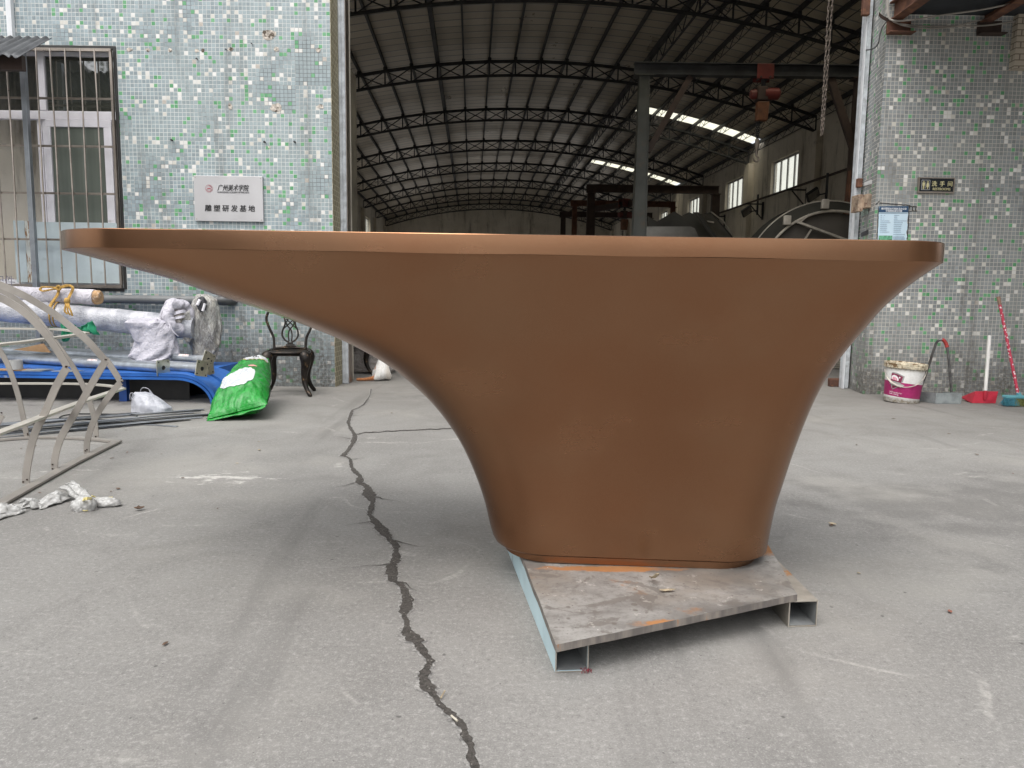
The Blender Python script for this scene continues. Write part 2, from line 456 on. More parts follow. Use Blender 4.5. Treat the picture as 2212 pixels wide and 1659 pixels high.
def plaster():
    t = NT('stained_plaster')
    st = t.noise(1.2, 6, .7, None, (2.4, 2.4, .35)); bl = t.noise(.7, 6, .65); f = t.noise(30, 4, .7)
    col = t.mix(t.ramp(bl, .3, .7), (.50, .455, .375), (.64, .59, .50))
    col = t.mix(t.ramp(st, .50, .74, 0, .8), col, (.10, .085, .065))
    col = t.mix(t.ramp(t.noise(2.0, 7, .75), .56, .72, 0, .6), col, (.07, .06, .05))
    return t.set(Base_Color=col, Roughness=.9, Normal=t.bump(f, .2, .01))
PLASTER = plaster()
def roofmat(ax):
    t = NT('ribbed_roof_sheet')
    loc = t.vmath('DOT_PRODUCT', t.pos, V(ax))
    n = t.l.links if False else None
    dp = t.n.new('ShaderNodeVectorMath'); dp.operation = 'DOT_PRODUCT'; t.l.new(t.pos, dp.inputs[0]); dp.inputs[1].default_value = ax
    s = t.math('DIVIDE', dp.outputs['Value'], .42)
    fr = t.math('FRACT', s); cell = t.math('FLOOR', s)
    wn_ = t.n.new('ShaderNodeTexWhiteNoise'); wn_.noise_dimensions = '1D'; t.l.new(cell, wn_.inputs['W'])
    rib = t.ramp(t.math('ABSOLUTE', t.math('SUBTRACT', fr, .5)), .40, .48)
    blot = t.noise(1.1, 5, .6, None, (1, .4, 1))
    col = t.mix(t.math('ADD', t.math('MULTIPLY', wn_.outputs['Value'], .5), t.math('MULTIPLY', blot, .5)), (.40, .35, .275), (.62, .545, .43))
    col = t.mix(rib, col, (.22, .21, .195))
    hgt = t.math('ADD', t.math('MULTIPLY', rib, 1.0), t.math('MULTIPLY', t.noise(2.6, 4, .6), .9))
    return t.set(Base_Color=col, Metallic=.25, Roughness=t.math("ADD", .20, t.math('MULTIPLY', blot, .22)), Normal=t.bump(hgt, .5, .03))

def panemat(name, col, rough=.05, ior=1.75, alpha=1.0, streak=0):
    t = NT(name)
    c = t.mix(t.ramp(t.noise(2.2, 4, .6, None, (3, 3, .25)), .35, .7), [x * (1 - .3) for x in col], col)
    t.set(Base_Color=c, Roughness=rough, IOR=ior)
    if alpha < 1: t.b.inputs['Alpha'].default_value = alpha
    return t.m
def skypane(name, tint, trans=.8):
    """thin dusty pane that lets the daylight through"""
    t = NT(name)
    tr = t.n.new('ShaderNodeBsdfTransparent'); tr.inputs[0].default_value = c4(tint)
    tl = t.n.new('ShaderNodeBsdfTranslucent')
    t.l.new(t.mix(t.noise(3, 4), [x * .6 for x in tint], tint), tl.inputs[0])
    mx = t.n.new('ShaderNodeMixShader')
    t.l.new(t.ramp(t.noise(1.7, 4, .6), .3, .7, 1 - trans, 1 - trans + .2), mx.inputs[0])
    t.l.new(tr.outputs[0], mx.inputs[1]); t.l.new(tl.outputs[0], mx.inputs[2]); t.l.new(mx.outputs[0], t.out.inputs[0])
    return t.m
SKYPANE = skypane('dusty_daylight_pane', (.98, .95, .82), .8)
SKYSHEET = skypane('yellowed_skylight_sheet', (.98, .93, .72), .75)

# ------------------------------------------------------------------ the setting: ground
g = MB(); g.face([(-90, -70, 0), (90, -70, 0), (90, 110, 0), (-90, 110, 0)])
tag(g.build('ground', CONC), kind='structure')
# filled crack running through the slab: gritty dirt strip, 4 mm proud of the sheet
CR = [(180, 257, 262), (200, 254, 258), (215, 246, 252), (240, 226, 233), (252, 208, 213), (262, 180, 190), (285, 169, 186), (310, 162, 178), (328, 167, 183), (345, 179, 196), (365, 188, 204), (390, 176, 201),
      (415, 163, 182), (440, 138, 160), (446, 160, 176), (455, 172, 186), (480, 172, 191), (500, 181, 206), (520, 204, 229), (545, 197, 224), (556, 216, 262), (575, 224, 272), (590, 226, 273), (620, 250, 278), (650, 246, 274), (670, 240, 264),
      (690, 254, 290), (715, 265, 316), (740, 280, 341), (765, 314, 346), (795, 340, 379), (820, 344, 370), (850, 334, 374), (870, 320, 359), (900, 322, 362), (928, 316, 366), (936, 352, 388), (960, 370, 406), (1000, 385, 423),
      (1030, 370, 416), (1055, 369, 401), (1090, 385, 412), (1125, 377, 424), (1150, 394, 456), (1180, 420, 469), (1210, 440, 491), (1240, 474, 510), (1270, 455, 496), (1300, 442, 484), (1335, 439, 511), (1370, 480, 521),
      (1410, 510, 548), (1440, 530, 592), (1470, 575, 616), (1500, 604, 636), (1530, 607, 647), (1570, 627, 666), (1610, 631, 670), (1659, 647, 686), (1720, 664, 700), (1790, 668, 720)]
random.seed(3)
g = MB(); lp, rp = [], []
for i in range(len(CR) - 1):
    for j in range(5):
        t = j / 5
        y = CR[i][0] * (1 - t) + CR[i + 1][0] * t
        a = CR[i][1] * (1 - t) + CR[i + 1][1] * t; b = CR[i][2] * (1 - t) + CR[i + 1][2] * t
        w = (b - a); m_ = (a + b) / 2; s_ = .5 + 1.15 * abs(mn.noise(V((i * .55 + j * .11, 4.2, 0)))) + .25 * mn.noise(V((i * 2.3 + j * .46, 9.1, 0))); s_ = max(.3, min(1.15, s_ + .12)); a, b = m_ - w * s_ / 2, m_ + w * s_ / 2
        w = b - a
        a += random.uniform(-.16, .16) * w; b += random.uniform(-.16, .16) * w
        lp.append(atz(658.3 + a * .5534, 740.6 + y * .5534, .004)); rp.append(atz(658.3 + b * .5534, 740.6 + y * .5534, .004))
for i in range(len(lp) - 1):
    g.face([lp[i], rp[i], rp[i + 1], lp[i + 1]])
gE = MB(); random.seed(5); lq, rq_ = [], []
for a, b in zip(lp, rp):
    d = (b - a); lq.append(a - d * random.uniform(.05, .35) + V((-.004, 0, -.0022))); rq_.append(b + d * random.uniform(.02, .25) + V((.003, 0, -.0022)))
for i in range(len(lq) - 1): gE.face([lq[i], rq_[i], rq_[i + 1], lq[i + 1]])
EDGEC = NT('chipped_concrete'); fE = EDGEC.noise(70, 5, .75)
EDGEC.set(Base_Color=EDGEC.mix(EDGEC.ramp(fE, .35, .66), (.14, .135, .128), (.36, .35, .33)), Roughness=.95, Normal=EDGEC.bump(fE, .6, .006))
tag(gE.build('crack_edge', EDGEC.m), kind='structure')
t = NT('crack_dirt')
f = t.noise(120, 5, .8); f2 = t.noise(14, 4)
cc = t.mix(t.ramp(f, .35, .68), (.035, .031, .027), (.12, .108, .095)); cc = t.mix(t.ramp(t.voro(60), .16, .1, 0, .8), cc, (.34, .32, .29))
t.set(Base_Color=cc, Roughness=.95, Normal=t.bump(f, .8, .01))
DIRT = t.m
tag(g.build('ground_crack', DIRT), kind='structure')
g = MB(); random.seed(14)
for (i0, sgn, L) in ((30, 1, .16), (52, -1, .22), (74, 1, .12), (95, -1, .14), (112, 1, .18), (131, -1, .10), (146, 1, .13), (163, -1, .16), (178, 1, .09)):
    p = (lp if sgn < 0 else rp)[i0].copy(); d = V((sgn * random.uniform(.6, 1), random.uniform(-.9, .9), 0)).normalized(); w = .006
    for k in range(7):
        q = p + d * L / 7 + V((random.uniform(-.012, .012), random.uniform(-.012, .012), 0)); n_ = V((-d.y, d.x, 0)) * w; m2 = V((-d.y, d.x, 0)) * w * .72
        g.face([p - n_, p + n_, q + m2, q - m2]); p = q; w *= .72
tag(g.build('hairline_crack', DIRT), kind='structure')
g = MB(); lp, rp = [], []
for i in range(61):
    k = i / 60
    x, y = 194 + (585 - 194) * k, 357 - 24 * k ** .6 + 4 * mn.noise(V((k * 14, 0, 0)))
    w = .9 + 1.8 * abs(mn.noise(V((k * 30, 3, 0))))
    lp.append(atz(658.3 + x * .5534, 740.6 + (y - w) * .5534, .004)); rp.append(atz(658.3 + x * .5534, 740.6 + (y + w) * .5534, .004))
for i in range(60): g.face([lp[i], rp[i], rp[i + 1], lp[i + 1]])
tag(g.build('side_crack', DIRT), kind='structure')

# ------------------------------------------------------------------ building with the barred window
WY = 8.15
def wall_holes(g, xs, zs, holes, y, depth, flip=1):
    """front skin at y and reveals going back by depth; holes = set of (i, j) cells left open"""
    for i in range(len(xs) - 1):
        for j in range(len(zs) - 1):
            a, b, c, d = xs[i], xs[i + 1], zs[j], zs[j + 1]
            if (i, j) in holes:
                if (i - 1, j) not in holes: g.face([(a, y, c), (a, y + depth, c), (a, y + depth, d), (a, y, d)])
                if (i + 1, j) not in holes: g.face([(b, y, c), (b, y + depth, c), (b, y + depth, d), (b, y, d)])
                if (i, j - 1) not in holes: g.face([(a, y, c), (b, y, c), (b, y + depth, c), (a, y + depth, c)])
                if (i, j + 1) not in holes: g.face([(a, y, d), (b, y, d), (b, y + depth, d), (a, y + depth, d)])
            else:
                g.face([(a, y, c), (b, y, c), (b, y, d), (a, y, d)])
WX0, WX1, WZ0, WZ1 = -7.4, -4.255, 1.075, 3.57
LB = thing('tiled_building', 'green, white and grey mosaic tiled building with a barred window', 'building', (-1.96, WY, 0))
g = MB()
wall_holes(g, [-14, WX0, WX1, -1.96], [0, WZ0, WZ1, 8.2], {(1, 1)}, WY, .18)
g.build('wall', TILE_L, LB)
t = NT('olive_edge_tile')
x = t.sep(t.pos); row = t.math('FLOOR', t.math('DIVIDE', x[2], .055))
fv = t.math('FRACT', t.math('DIVIDE', x[2], .055)); fu = t.math('FRACT', t.math('ADD', t.math('DIVIDE', x[1], .10), t.math('MULTIPLY', row, .5)))
e = t.math('MINIMUM', t.math('MINIMUM', fv, t.math('SUBTRACT', 1.0, fv)), t.math('MINIMUM', fu, t.math('SUBTRACT', 1.0, fu)))
wn_ = t.n.new('ShaderNodeTexWhiteNoise'); t.l.new(t.comb(row, t.math('FLOOR', t.math('DIVIDE', x[1], .1)), 1.0), wn_.inputs['Vector'])
t.set(Base_Color=t.mix(t.ramp(e, .05, .1), (.42, .38, .26), t.mix(wn_.outputs['Value'], (.19, .165, .10), (.27, .24, .16))), Roughness=.6)
OLIVE = t.m
g = MB(); g.box((-1.975, WY + .002, 0), (-1.955, WY + .56, 8.2)); g.build('jamb_lining', OLIVE, LB)
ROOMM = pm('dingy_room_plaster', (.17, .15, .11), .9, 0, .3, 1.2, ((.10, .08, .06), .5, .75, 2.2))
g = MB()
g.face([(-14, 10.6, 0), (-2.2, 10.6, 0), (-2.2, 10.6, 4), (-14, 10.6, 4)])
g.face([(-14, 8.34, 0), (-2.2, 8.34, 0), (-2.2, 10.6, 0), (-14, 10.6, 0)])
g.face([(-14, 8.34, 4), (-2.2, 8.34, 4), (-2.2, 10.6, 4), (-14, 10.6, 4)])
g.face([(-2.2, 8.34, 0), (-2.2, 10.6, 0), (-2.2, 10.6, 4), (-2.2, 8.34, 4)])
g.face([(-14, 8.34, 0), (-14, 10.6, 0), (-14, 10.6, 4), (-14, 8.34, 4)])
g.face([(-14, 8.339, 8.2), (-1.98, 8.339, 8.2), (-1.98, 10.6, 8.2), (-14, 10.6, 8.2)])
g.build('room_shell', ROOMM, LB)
# window: white frames set 0.1 m back, grey green panes, blue-grey boards behind the bars
wy = WY + .10
mulx = aty(97, 300, wy).x     # mullion right of the grey post
trz = aty(150, 247, wy).z     # transom
win = MB()
win.box((WX0, wy, trz - .055), (WX1, wy + .06, trz + .035))
win.box((mulx - .035, wy - .003, trz + .036), (mulx + .035, wy + .055, WZ1))
win.box((WX0, wy, WZ1 - .06), (WX1, wy + .05, WZ1)); win.box((WX0, wy, WZ0), (WX1, wy + .05, WZ0 + .06))
win.box((WX1 - .03, wy - .002, WZ0 + .061), (WX1, wy + .052, trz - .056)); win.box((WX1 - .03, wy - .002, trz + .036), (WX1, wy + .052, WZ1 - .061))
wo = win.build('window', PVCW, LB, bevel=.004)
PANE_UP = panemat('dark_reflecting_pane', (.055, .06, .05), .03, 2.7)
PANE_CL = panemat('see_through_pane', (.03, .035, .03), .03, 1.9, .35)
t = NT('curtained_pane')
fo = t.noise(1.0, 3, .5, None, (9, 9, .25))
cc = t.mix(t.ramp(fo, .35, .7), (.12, .135, .115), (.18, .20, .17))
t.set(Base_Color=cc, Roughness=.12, IOR=1.55); PANE_CURT = t.m
g = MB(); g.box((mulx + .036, wy + .02, trz + .036), (WX1 - .031, wy + .026, WZ1 - .061)); g.build('upper_pane', PANE_UP, wo)
g = MB(); g.box((WX0 + .01, wy + .02, trz + .036), (mulx - .036, wy + .026, WZ1 - .061)); g.build('upper_pane', PANE_CL, wo)
# sliding sash, right
sx0, sx1 = aty(105, 400, wy - .01).x, aty(247, 400, wy - .01).x
sz1 = trz - .06; sz0 = WZ0 + .062
g = MB()
y0, y1 = wy - .02, wy + .015
g.box((sx0, y0, sz1 - .075), (sx1, y1, sz1)); g.box((sx0, y0, sz0), (sx1, y1, sz0 + .08))
g.box((sx0, y0 - .002, sz0 + .081), (sx0 + .055, y1 + .002, sz1 - .076)); g.box((sx1 - .085, y0 - .002, sz0 + .081), (sx1, y1 + .002, sz1 - .076))
sa = g.build('sash', PVCW, wo, bevel=.004)
g = MB(); g.box((sx0 + .056, wy - .002, sz0 + .081), (sx1 - .086, wy + .004, sz1 - .076)); g.build('pane', PANE_CURT, wo)
g = MB(); g.box((sx0 - .11, wy + .022, sz0), (sx0 - .06, wy + .05, sz1)); g.box((sx0 - .05, wy + .018, sz0), (sx0 - .012, wy + .048, sz1)); g.build('sash_stile', PVCW, wo, bevel=.003)
# boards standing behind the bars
BOARD = pm('faded_blue_board', (.46, .53, .54), .55, 0, .12, 2.0, ((.30, .33, .32), .6, .85, 5))
bz = aty(150, 478, wy - .04).z
bx0 = aty(31, 500, wy - .04).x
bxm = aty(76, 520, wy - .04).x; bxn = aty(68, 520, wy - .04).x
g = MB(); g.box((bx0, wy - .052, WZ0 + .03), (bxn - .06, wy - .040, bz)); g.box((bxm, wy - .054, WZ0 + .03), (WX1 - .035, wy - .042, bz - .012)); g.build('cover_board', BOARD, LB, bevel=.002)
t = NT('rust_streaked_board')
rs = t.ramp(t.noise(26, 5, .7, None, (1.6, 1, .25)), .50, .58)
t.set(Base_Color=t.mix(rs, (.50, .52, .48), (.22, .11, .04)), Roughness=.7); RSTREAK = t.m
g = MB(); g.box((bxn - .055, wy - .056, WZ0 + .03), (bxm - .004, wy - .044, bz - .006)); g.build('rusty_strip_board', RSTREAK, LB)
# grille
gy = WY - .03
g = MB()
xr = aty(237, 120, gy).x
pit = (aty(212, 300, gy).x - aty(68, 300, gy).x) / 5
xx = aty(212 + 5.2, 300, gy).x
bars = []
x0 = aty(53, 210, gy).x; step = (aty(211, 210, gy).x - aty(53, 210, gy).x) / 5.0
for i in range(-9, 6): bars.append(x0 + step * i)
for i, bxx in enumerate(bars):
    g.tube([(bxx + .004 * math.sin(i * 2.1 + k), gy - .018, WZ0 - .0 + (WZ1 - WZ0 - .03) * k / 6) for k in range(7)], .0085, 8)
for yy in (213, 316, 418, 518):
    z = aty(150, yy, gy).z
    g.box((WX0, gy - .008, z - .011), (xr + .012, gy + .008, z + .011))
g.box((WX0, gy - .02, WZ1 - .055), (xr + .02, gy + .012, WZ1 - .025)); g.box((WX0, gy - .02, WZ0 - .02), (xr + .02, gy + .012, WZ0 + .012))
g.box((xr, gy - .018, WZ0 + .013), (xr + .024, gy + .010, WZ1 - .056))
g.build('window_grille', STAIN, LB, smooth=True)
g = MB(); g.box((xr + .027, WY - .012, WZ0 - .03), (xr + .055, WY + .05, WZ1 + .012)); g.box((-7.4, WY - .012, WZ1 - .018), (xr + .026, WY + .05, WZ1 + .012)); g.box((-7.4, WY - .012, WZ0 - .055), (xr + .026, WY + .05, WZ0 - .022)); g.build('window_surround', DARKPAINT, LB)
# things seen through the open left half
g = MB(); a = aty(88, 420, 10.55)
for k, (zz, h) in enumerate(((.0, .16), (-.26, .05), (-.40, .05), (-.52, .13), (-.68, .07))):
    g = MB(); g.box((a.x - .02, 10.56, a.z + zz), (a.x + .2, 10.59, a.z + zz + h))
    g.build('notice_sheet', bpy.data.materials.get('printed_notice') or pm('printed_notice', (.42, .36, .32), .8, 0, .6, 22, ((.25, .05, .05), .5, .6, 12)), LB)
g = MB(); a = aty(14, 555, 10.5); g.box((a.x - .35, 10.53, a.z - .06), (a.x + .02, 10.59, a.z + .07)); g.build('power_socket', PVCW, LB, bevel=.01)
g = MB(); a = aty(5, 575, 10.5); b = aty(30, 620, 10.5); g.tube(smooth_path([a, a.lerp(b, .5) + V((.03, -.02, -.1)), b + V((0, 0, -.3))]), .012, 6); g.build('power_cord', DARKPAINT, LB, smooth=True)
# lit lamp inside
lamp = thing('ceiling_lamp', 'lit bare lamp glowing inside the barred window', 'lamp', aty(43, 158, 9.4))
lp_ = OFF[lamp.name]
t = NT('lamp_glow'); t.set(Base_Color=(1, .9, .7)); t.b.inputs['Emission Color'].default_value = (1, .93, .72, 1); t.b.inputs['Emission Strength'].default_value = 9.0
g = MB(); g.lathe([(0, -.08), (.05, -.07), (.078, -.03), (.075, .02), (.045, .06), (.03, .09)], 16, Matrix.Translation(lp_)); g.build('bulb', t.m, lamp, smooth=True)
g = MB(); g.lathe([(.034, .088), (.034, .13), (.01, .14), (.01, 4.0 - lp_.z)], 12, Matrix.Translation(lp_)); g.build('lamp_holder', DARKPAINT, lamp, smooth=True)
# nails, holes and scars left on the tiles
g = MB()
for (px, py, r) in ((373, 303, 4), (573, 307, 4), (638, 307, 4), (427, 128, 3), (490, 108, 2.5), (545, 95, 2)):
    g = MB(); a = aty(px, py, WY); g.tube([a, a + V((0, -.028, -.003))], .007 * r / 4, 8); g.lathe([(.0, 0), (.012 * r / 4, .0), (.012 * r / 4, .008), (0, .01)], 8, Matrix.Translation(a + V((0, -.028, -.003))) @ Matrix.Rotation(math.pi / 2, 4, 'X')); g.build('anchor_bolt', DARKPAINT, LB, smooth=True)
MORTAR = pm('exposed_mortar', (.50, .45, .39), .95, 0, .45, 30, ((.10, .08, .06), .52, .62, 18), .5, 60)
g = MB(); random.seed(11)
for (px, py, w, h) in ((580, 75, 34, 20), (280, 107, 14, 8), (319, 108, 9, 8), (367, 108, 9, 8), (425, 109, 10, 8), (438, 109, 8, 8), (498, 106, 14, 8), (597, 106, 12, 9), (688, 108, 11, 9), (596, 232, 25, 18), (497, 230, 9, 14), (692, 230, 15, 9), (582, 318, 6, 6)):
    g = MB(); a = aty(px, py, WY - .003); k = WY / FPX
    n = 11
    g.face([(a.x + math.cos(i * 6.283 / n) * w * k * .5 * random.uniform(.75, 1.15), WY - .003, a.z + math.sin(i * 6.283 / n) * h * k * .5 * random.uniform(.75, 1.15)) for i in range(n)]); g.build('mortar_scar', MORTAR, LB)

# grey steel post, conduit, awning, drain pipe
g = MB(); a = aty(44, 100, 7.92); b = aty(76, 608, 7.92)
g.box((a.x - .026, 7.92, 0), (a.x + .026, 7.972, aty(44, 92, 7.92).z))
tag(g.build('support_post', ALU, bevel=.004), 'slim grey square steel post in front of the window bars', 'post')
g = MB(); a = aty(22, 70, 8.1); g.box((a.x - .028, 8.09, a.z - .1), (a.x + .028, 8.145, 8.0))
tag(g.build('cable_conduit', pm('white_conduit', (.72, .74, .75), .4, 0, .1, 4), bevel=.004), 'white square conduit running up the mosaic wall above the little awning', 'conduit')
aw = thing('corrugated_awning', 'ragged dark corrugated awning at the window top', 'awning', aty(0, 90, 7.3))
g = MB()
ax0, ax1 = aty(-420, 90, 7.3).x, aty(51, 92, 7.25).x
zt = aty(20, 78, 7.25).z
def awf(u, v):
    x = ax0 + (ax1 - ax0) * u
    y = 7.2 + .5 * v
    return (x + .05 * v * 0 - .03 * (1 - v) * abs(math.sin(u * 40)), y, zt - .10 + .24 * v - .10 * u * (1 - v) + .014 * math.sin(u * 2 * math.pi * 24))
g.grid(192, 8, awf); g.build('awning_sheet', pm('grey_corrugated_sheet', (.07, .073, .078), .55, .4, .3, 7), aw, smooth=True, solid=.004)
g = MB(); bxr = aty(44, 110, 7.35).x
g.box((ax0, 7.36, zt - .27), (bxr, 7.42, zt - .13)); g.build('awning_beam', RUSTDK, aw)
dz = .937
dp = thing('drain_pipe', 'grey plastic drain pipe running along the foot of the tiled wall', 'pipe', (-4, 8.06, dz))
g = MB(); ex = aty(488, 648, 8.06).x
g.tube([(-9, 8.06, dz), (ex - .06, 8.06, dz)], .046, 16); g.build('pipe', pm('grey_pvc', (.15, .155, .155), .45, 0, .2, 4, ((.3, .29, .26), .6, .8, 8)), dp, smooth=True)
g = MB(); g.tube(smooth_path([(ex - .07, 8.06, dz), (ex - .02, 8.06, dz), (ex + .035, 8.10, dz), (ex + .045, 8.16, dz)], 4), .053, 16); g.build('elbow', pm('dark_pvc', (.07, .072, .072), .4), dp, smooth=True)

# engraved plaque
pl = thing('wall_plaque', 'brushed metal plaque with a red emblem and black characters on the mosaic wall', 'plaque', (-3.07, WY - .012, 2.02))
px0, px1, pz0, pz1 = -3.437, -2.700, 1.785, 2.262
pl_t = NT('brushed_plaque'); 
pl_t.set(Base_Color=pl_t.mix(pl_t.ramp(pl_t.noise(1.5, 3), .3, .7), (.50, .49, .49), (.60, .59, .59)), Roughness=pl_t.math('ADD', .34, pl_t.math('MULTIPLY', pl_t.noise(60, 3, .5, None, (.1, 1, 3)), .12)), Metallic=.55)
g = MB(); g.box((px0, WY - .032, pz0), (px1, WY - .002, pz1)); g.build('panel', pl_t.m, pl, bevel=.002)
INK = pm('black_lettering', (.012, .011, .012), .5, 0, .1, 5); GREYINK = pm('grey_lettering', (.09, .09, .095), .5, 0, .1, 5); REDINK = pm('crimson_print', (.36, .10, .12), .5, 0, .15, 5)
pw, ph = px1 - px0, pz1 - pz0
ty = WY - .0345
text('calligraphy', '广州美术学院', .072, INK, pl, (px0 + .342 * pw, ty, pz0 + .682 * ph), width=.46 * pw, bold=.0008, shear=.28)
text('english_line', 'GUANGZHOU ACADEMY OF FINE ARTS', .026, GREYINK, pl, (px0 + .342 * pw, ty, pz0 + .622 * ph), width=.46 * pw)
for i, ch in enumerate('雕塑研发基地'):
    text('character', ch, .074, INK, pl, (px0 + (.150 + i * .1265) * pw, ty, pz0 + .228 * ph), bold=.0014, shear=.06)
g = MB(); ec = V((px0 + .222 * pw, ty, pz0 + .718 * ph))
def ring(g, c, r0, r1, n=40, y=0):
    for i in range(n):
        a, b = 2 * math.pi * i / n, 2 * math.pi * (i + 1) / n
        g.face([(c.x + r0 * math.cos(a), c.y + y, c.z + r0 * math.sin(a)), (c.x + r1 * math.cos(a), c.y + y, c.z + r1 * math.sin(a)), (c.x + r1 * math.cos(b), c.y + y, c.z + r1 * math.sin(b)), (c.x + r0 * math.cos(b), c.y + y, c.z + r0 * math.sin(b))])
ring(g, ec, .0365, .0395); ring(g, ec, .0235, .0248)
for i in range(22):
    a = math.pi * (.08 + .84 * i / 21) if i < 12 else math.pi * (1.1 + .8 * (i - 12) / 9)
    g.box((ec.x + .0305 * math.cos(a) - .0022, ec.y - .0008, ec.z + .0305 * math.sin(a) - .0028), (ec.x + .0305 * math.cos(a) + .0022, ec.y, ec.z + .0305 * math.sin(a) + .0028))
for (cx, w, h0, h1) in ((-.0165, .006, -.009, .004), (-.009, .006, -.007, .006), (0, .010, -.007, .008), (.009, .006, -.007, .006), (.0165, .006, -.009, .004)):
    g.box((ec.x + cx - w / 2, ec.y - .0008, ec.z + h0), (ec.x + cx + w / 2, ec.y, ec.z + h1))
g.build('emblem', REDINK, pl)
g = MB()
for (dx, dz_) in ((.02, .02), (pw - .02, .02), (.02, ph - .02), (pw - .02, ph - .02)):
    g = MB(); g.lathe([(.006, 0), (.006, .002), (0, .003)], 10, Matrix.Translation((px0 + dx, ty + .003, pz0 + dz_)) @ Matrix.Rotation(math.pi / 2, 4, 'X')); g.build('screw', STAIN, pl)

# ------------------------------------------------------------------ right-hand building with the restroom sign
RB = thing('tiled_building', 'grey mosaic tiled building carrying the restroom sign', 'building', (3.89, WY, 0))
RX = 3.885
g = MB(); g.face([(RX, WY, 0), (14, WY, 0), (14, WY, 8.2), (RX, WY, 8.2)]); g.face([(RX, WY, 8.2), (14, WY, 8.2), (14, 9.0, 8.2), (RX, 9.0, 8.2)])
g.build('wall', TILE_R, RB)
g = MB(); g.face([(RX, WY, 0), (RX + .14, 8.99, 0), (RX + .14, 8.99, 8.2), (RX, WY, 8.2)]); g.build('reveal', TILE_RS, RB)
SLIP = NT('stacked_slip_tile')
x = SLIP.sep(SLIP.pos); row = SLIP.math('FLOOR', SLIP.math('DIVIDE', x[2], .06)); fv = SLIP.math('FRACT', SLIP.math('DIVIDE', x[2], .06)); fu = SLIP.math('FRACT', SLIP.math('ADD', SLIP.math('DIVIDE', SLIP.math('ADD', x[0], x[1]), .2), SLIP.math('MULTIPLY', row, .5)))
e = SLIP.math('MINIMUM', SLIP.math('MINIMUM', fv, SLIP.math('SUBTRACT', 1.0, fv)), SLIP.math('MULTIPLY', SLIP.math('MINIMUM', fu, SLIP.math('SUBTRACT', 1.0, fu)), 2.5))
SLIP.set(Base_Color=SLIP.mix(SLIP.ramp(e, .05, .12), (.16, .13, .1), SLIP.mix(SLIP.noise(6), (.36, .31, .24), (.50, .45, .37))), Roughness=.7)
pz = aty(2193, 147, 8.06).z; pxl = aty(2193, 120, 8.06).x
cn = thing('lean_to_canopy', 'dark lean-to canopy on rusty steel beams over the restroom wall', 'canopy', (4.6, 7, 4.1))
bz0 = aty(1925, 39, 8.14).z
g = MB(); g.box((pxl, 8.06, pz), (7.5, WY - .002, bz0 + .03)); g.build('tiled_pier', SLIP.m, RB)
def cbeam(x):
    g = MB(); g.ibeam((x, 4.6, bz0 + .06), (x, 8.14, bz0 + .06), .12, .19, .014); return g.build('beam', RUST, cn)
cb = aty(1932, 39, 8.14).x
cbeam(cb); cbeam(aty(2128, 40, 8.14).x); cbeam(aty(2330, 40, 8.14).x)
for x in (cb + .02, aty(2128, 40, 8.14).x + .02):
    g = MB(); g.box((x - .10, 8.12, bz0 - .155), (x + .15, 8.143, bz0 - .02)); g.box((x - .10, 8.04, bz0 - .168), (x + .17, 8.142, bz0 - .156)); g.build('wall_bracket', RUST if x < 4.2 else RUSTDK, cn, bevel=.003)
g = MB(); rx0 = cb + .10
g.box((rx0, 4.6, bz0 + .035), (11, 8.13, bz0 + .06)); g.build('roof_sheet', pm('sooty_canopy_sheet', (.022, .025, .03), .8, 0, .4, 3), cn)
g = MB()
for y in (5.2, 6.2, 7.2, 8.08): g.ibeam((cb + .08, y, bz0 + .115), (11, y, bz0 + .115), .05, .10, .008)
g.build('purlin', RUSTDK, cn)
CABLE = pm('grey_cable', (.30, .28, .25), .6, 0, .2, 5); CABLED = pm('black_cable', (.05, .05, .05), .5)
def cable(pts, r, mat, label, d=None):
    g = MB(); g.tube(smooth_path(pts, 8), r, 6); tag(g.build('cable', mat, smooth=True), label, 'cable')
Q = lambda x, y, d=8.1: aty(1854.2 + x * .1617, y * .1617, d)
cable([Q(405, -60), Q(400, 100), Q(425, 235), Q(520, 310), Q(760, 345), Q(1000, 352), Q(1250, 350), Q(1700, 340), Q(2000, 300), Q(2230, 270)], .009, CABLE, 'grey cable drooping across the tiles from beam bracket to tiled pier')
cable([Q(385, -60, 8.07), Q(392, 180, 8.07), Q(450, 270, 8.05), Q(700, 268, 8.0), Q(1100, 205, 7.9), Q(1700, 120, 7.8), Q(2240, 0, 7.7)], .009, CABLE, 'pale cable pulled taut from the beam end up to the canopy')
cable([Q(440, 255, 8.09), Q(560, 330, 8.09), Q(700, 362, 8.09), Q(900, 378, 8.09), Q(1150, 372, 8.09), Q(1330, 345, 8.09), Q(1500, 300, 8.09), Q(1880, 212, 8.09)], .007, CABLE, 'thin cable sagging lowest beneath the dark canopy')
cable([Q(380, 280, 8.1), Q(320, 370, 8.1), Q(285, 480, 8.1), Q(262, 590, 8.12), Q(190, 655, 8.4), Q(90, 668, 8.7)], .007, CABLED, 'black wire hanging from the beam bracket towards the shutter rail')
g = MB(); g.strip(smooth_path([Q(275, 185, 7.9), Q(320, 230, 7.95), Q(400, 270, 8.08)], 4), (0, 0, 1), .035, .004); tag(g.build('loose_bark_strip', RUSTDK, smooth=True), 'curled brown strip sticking out of the cable bundle', 'strip')

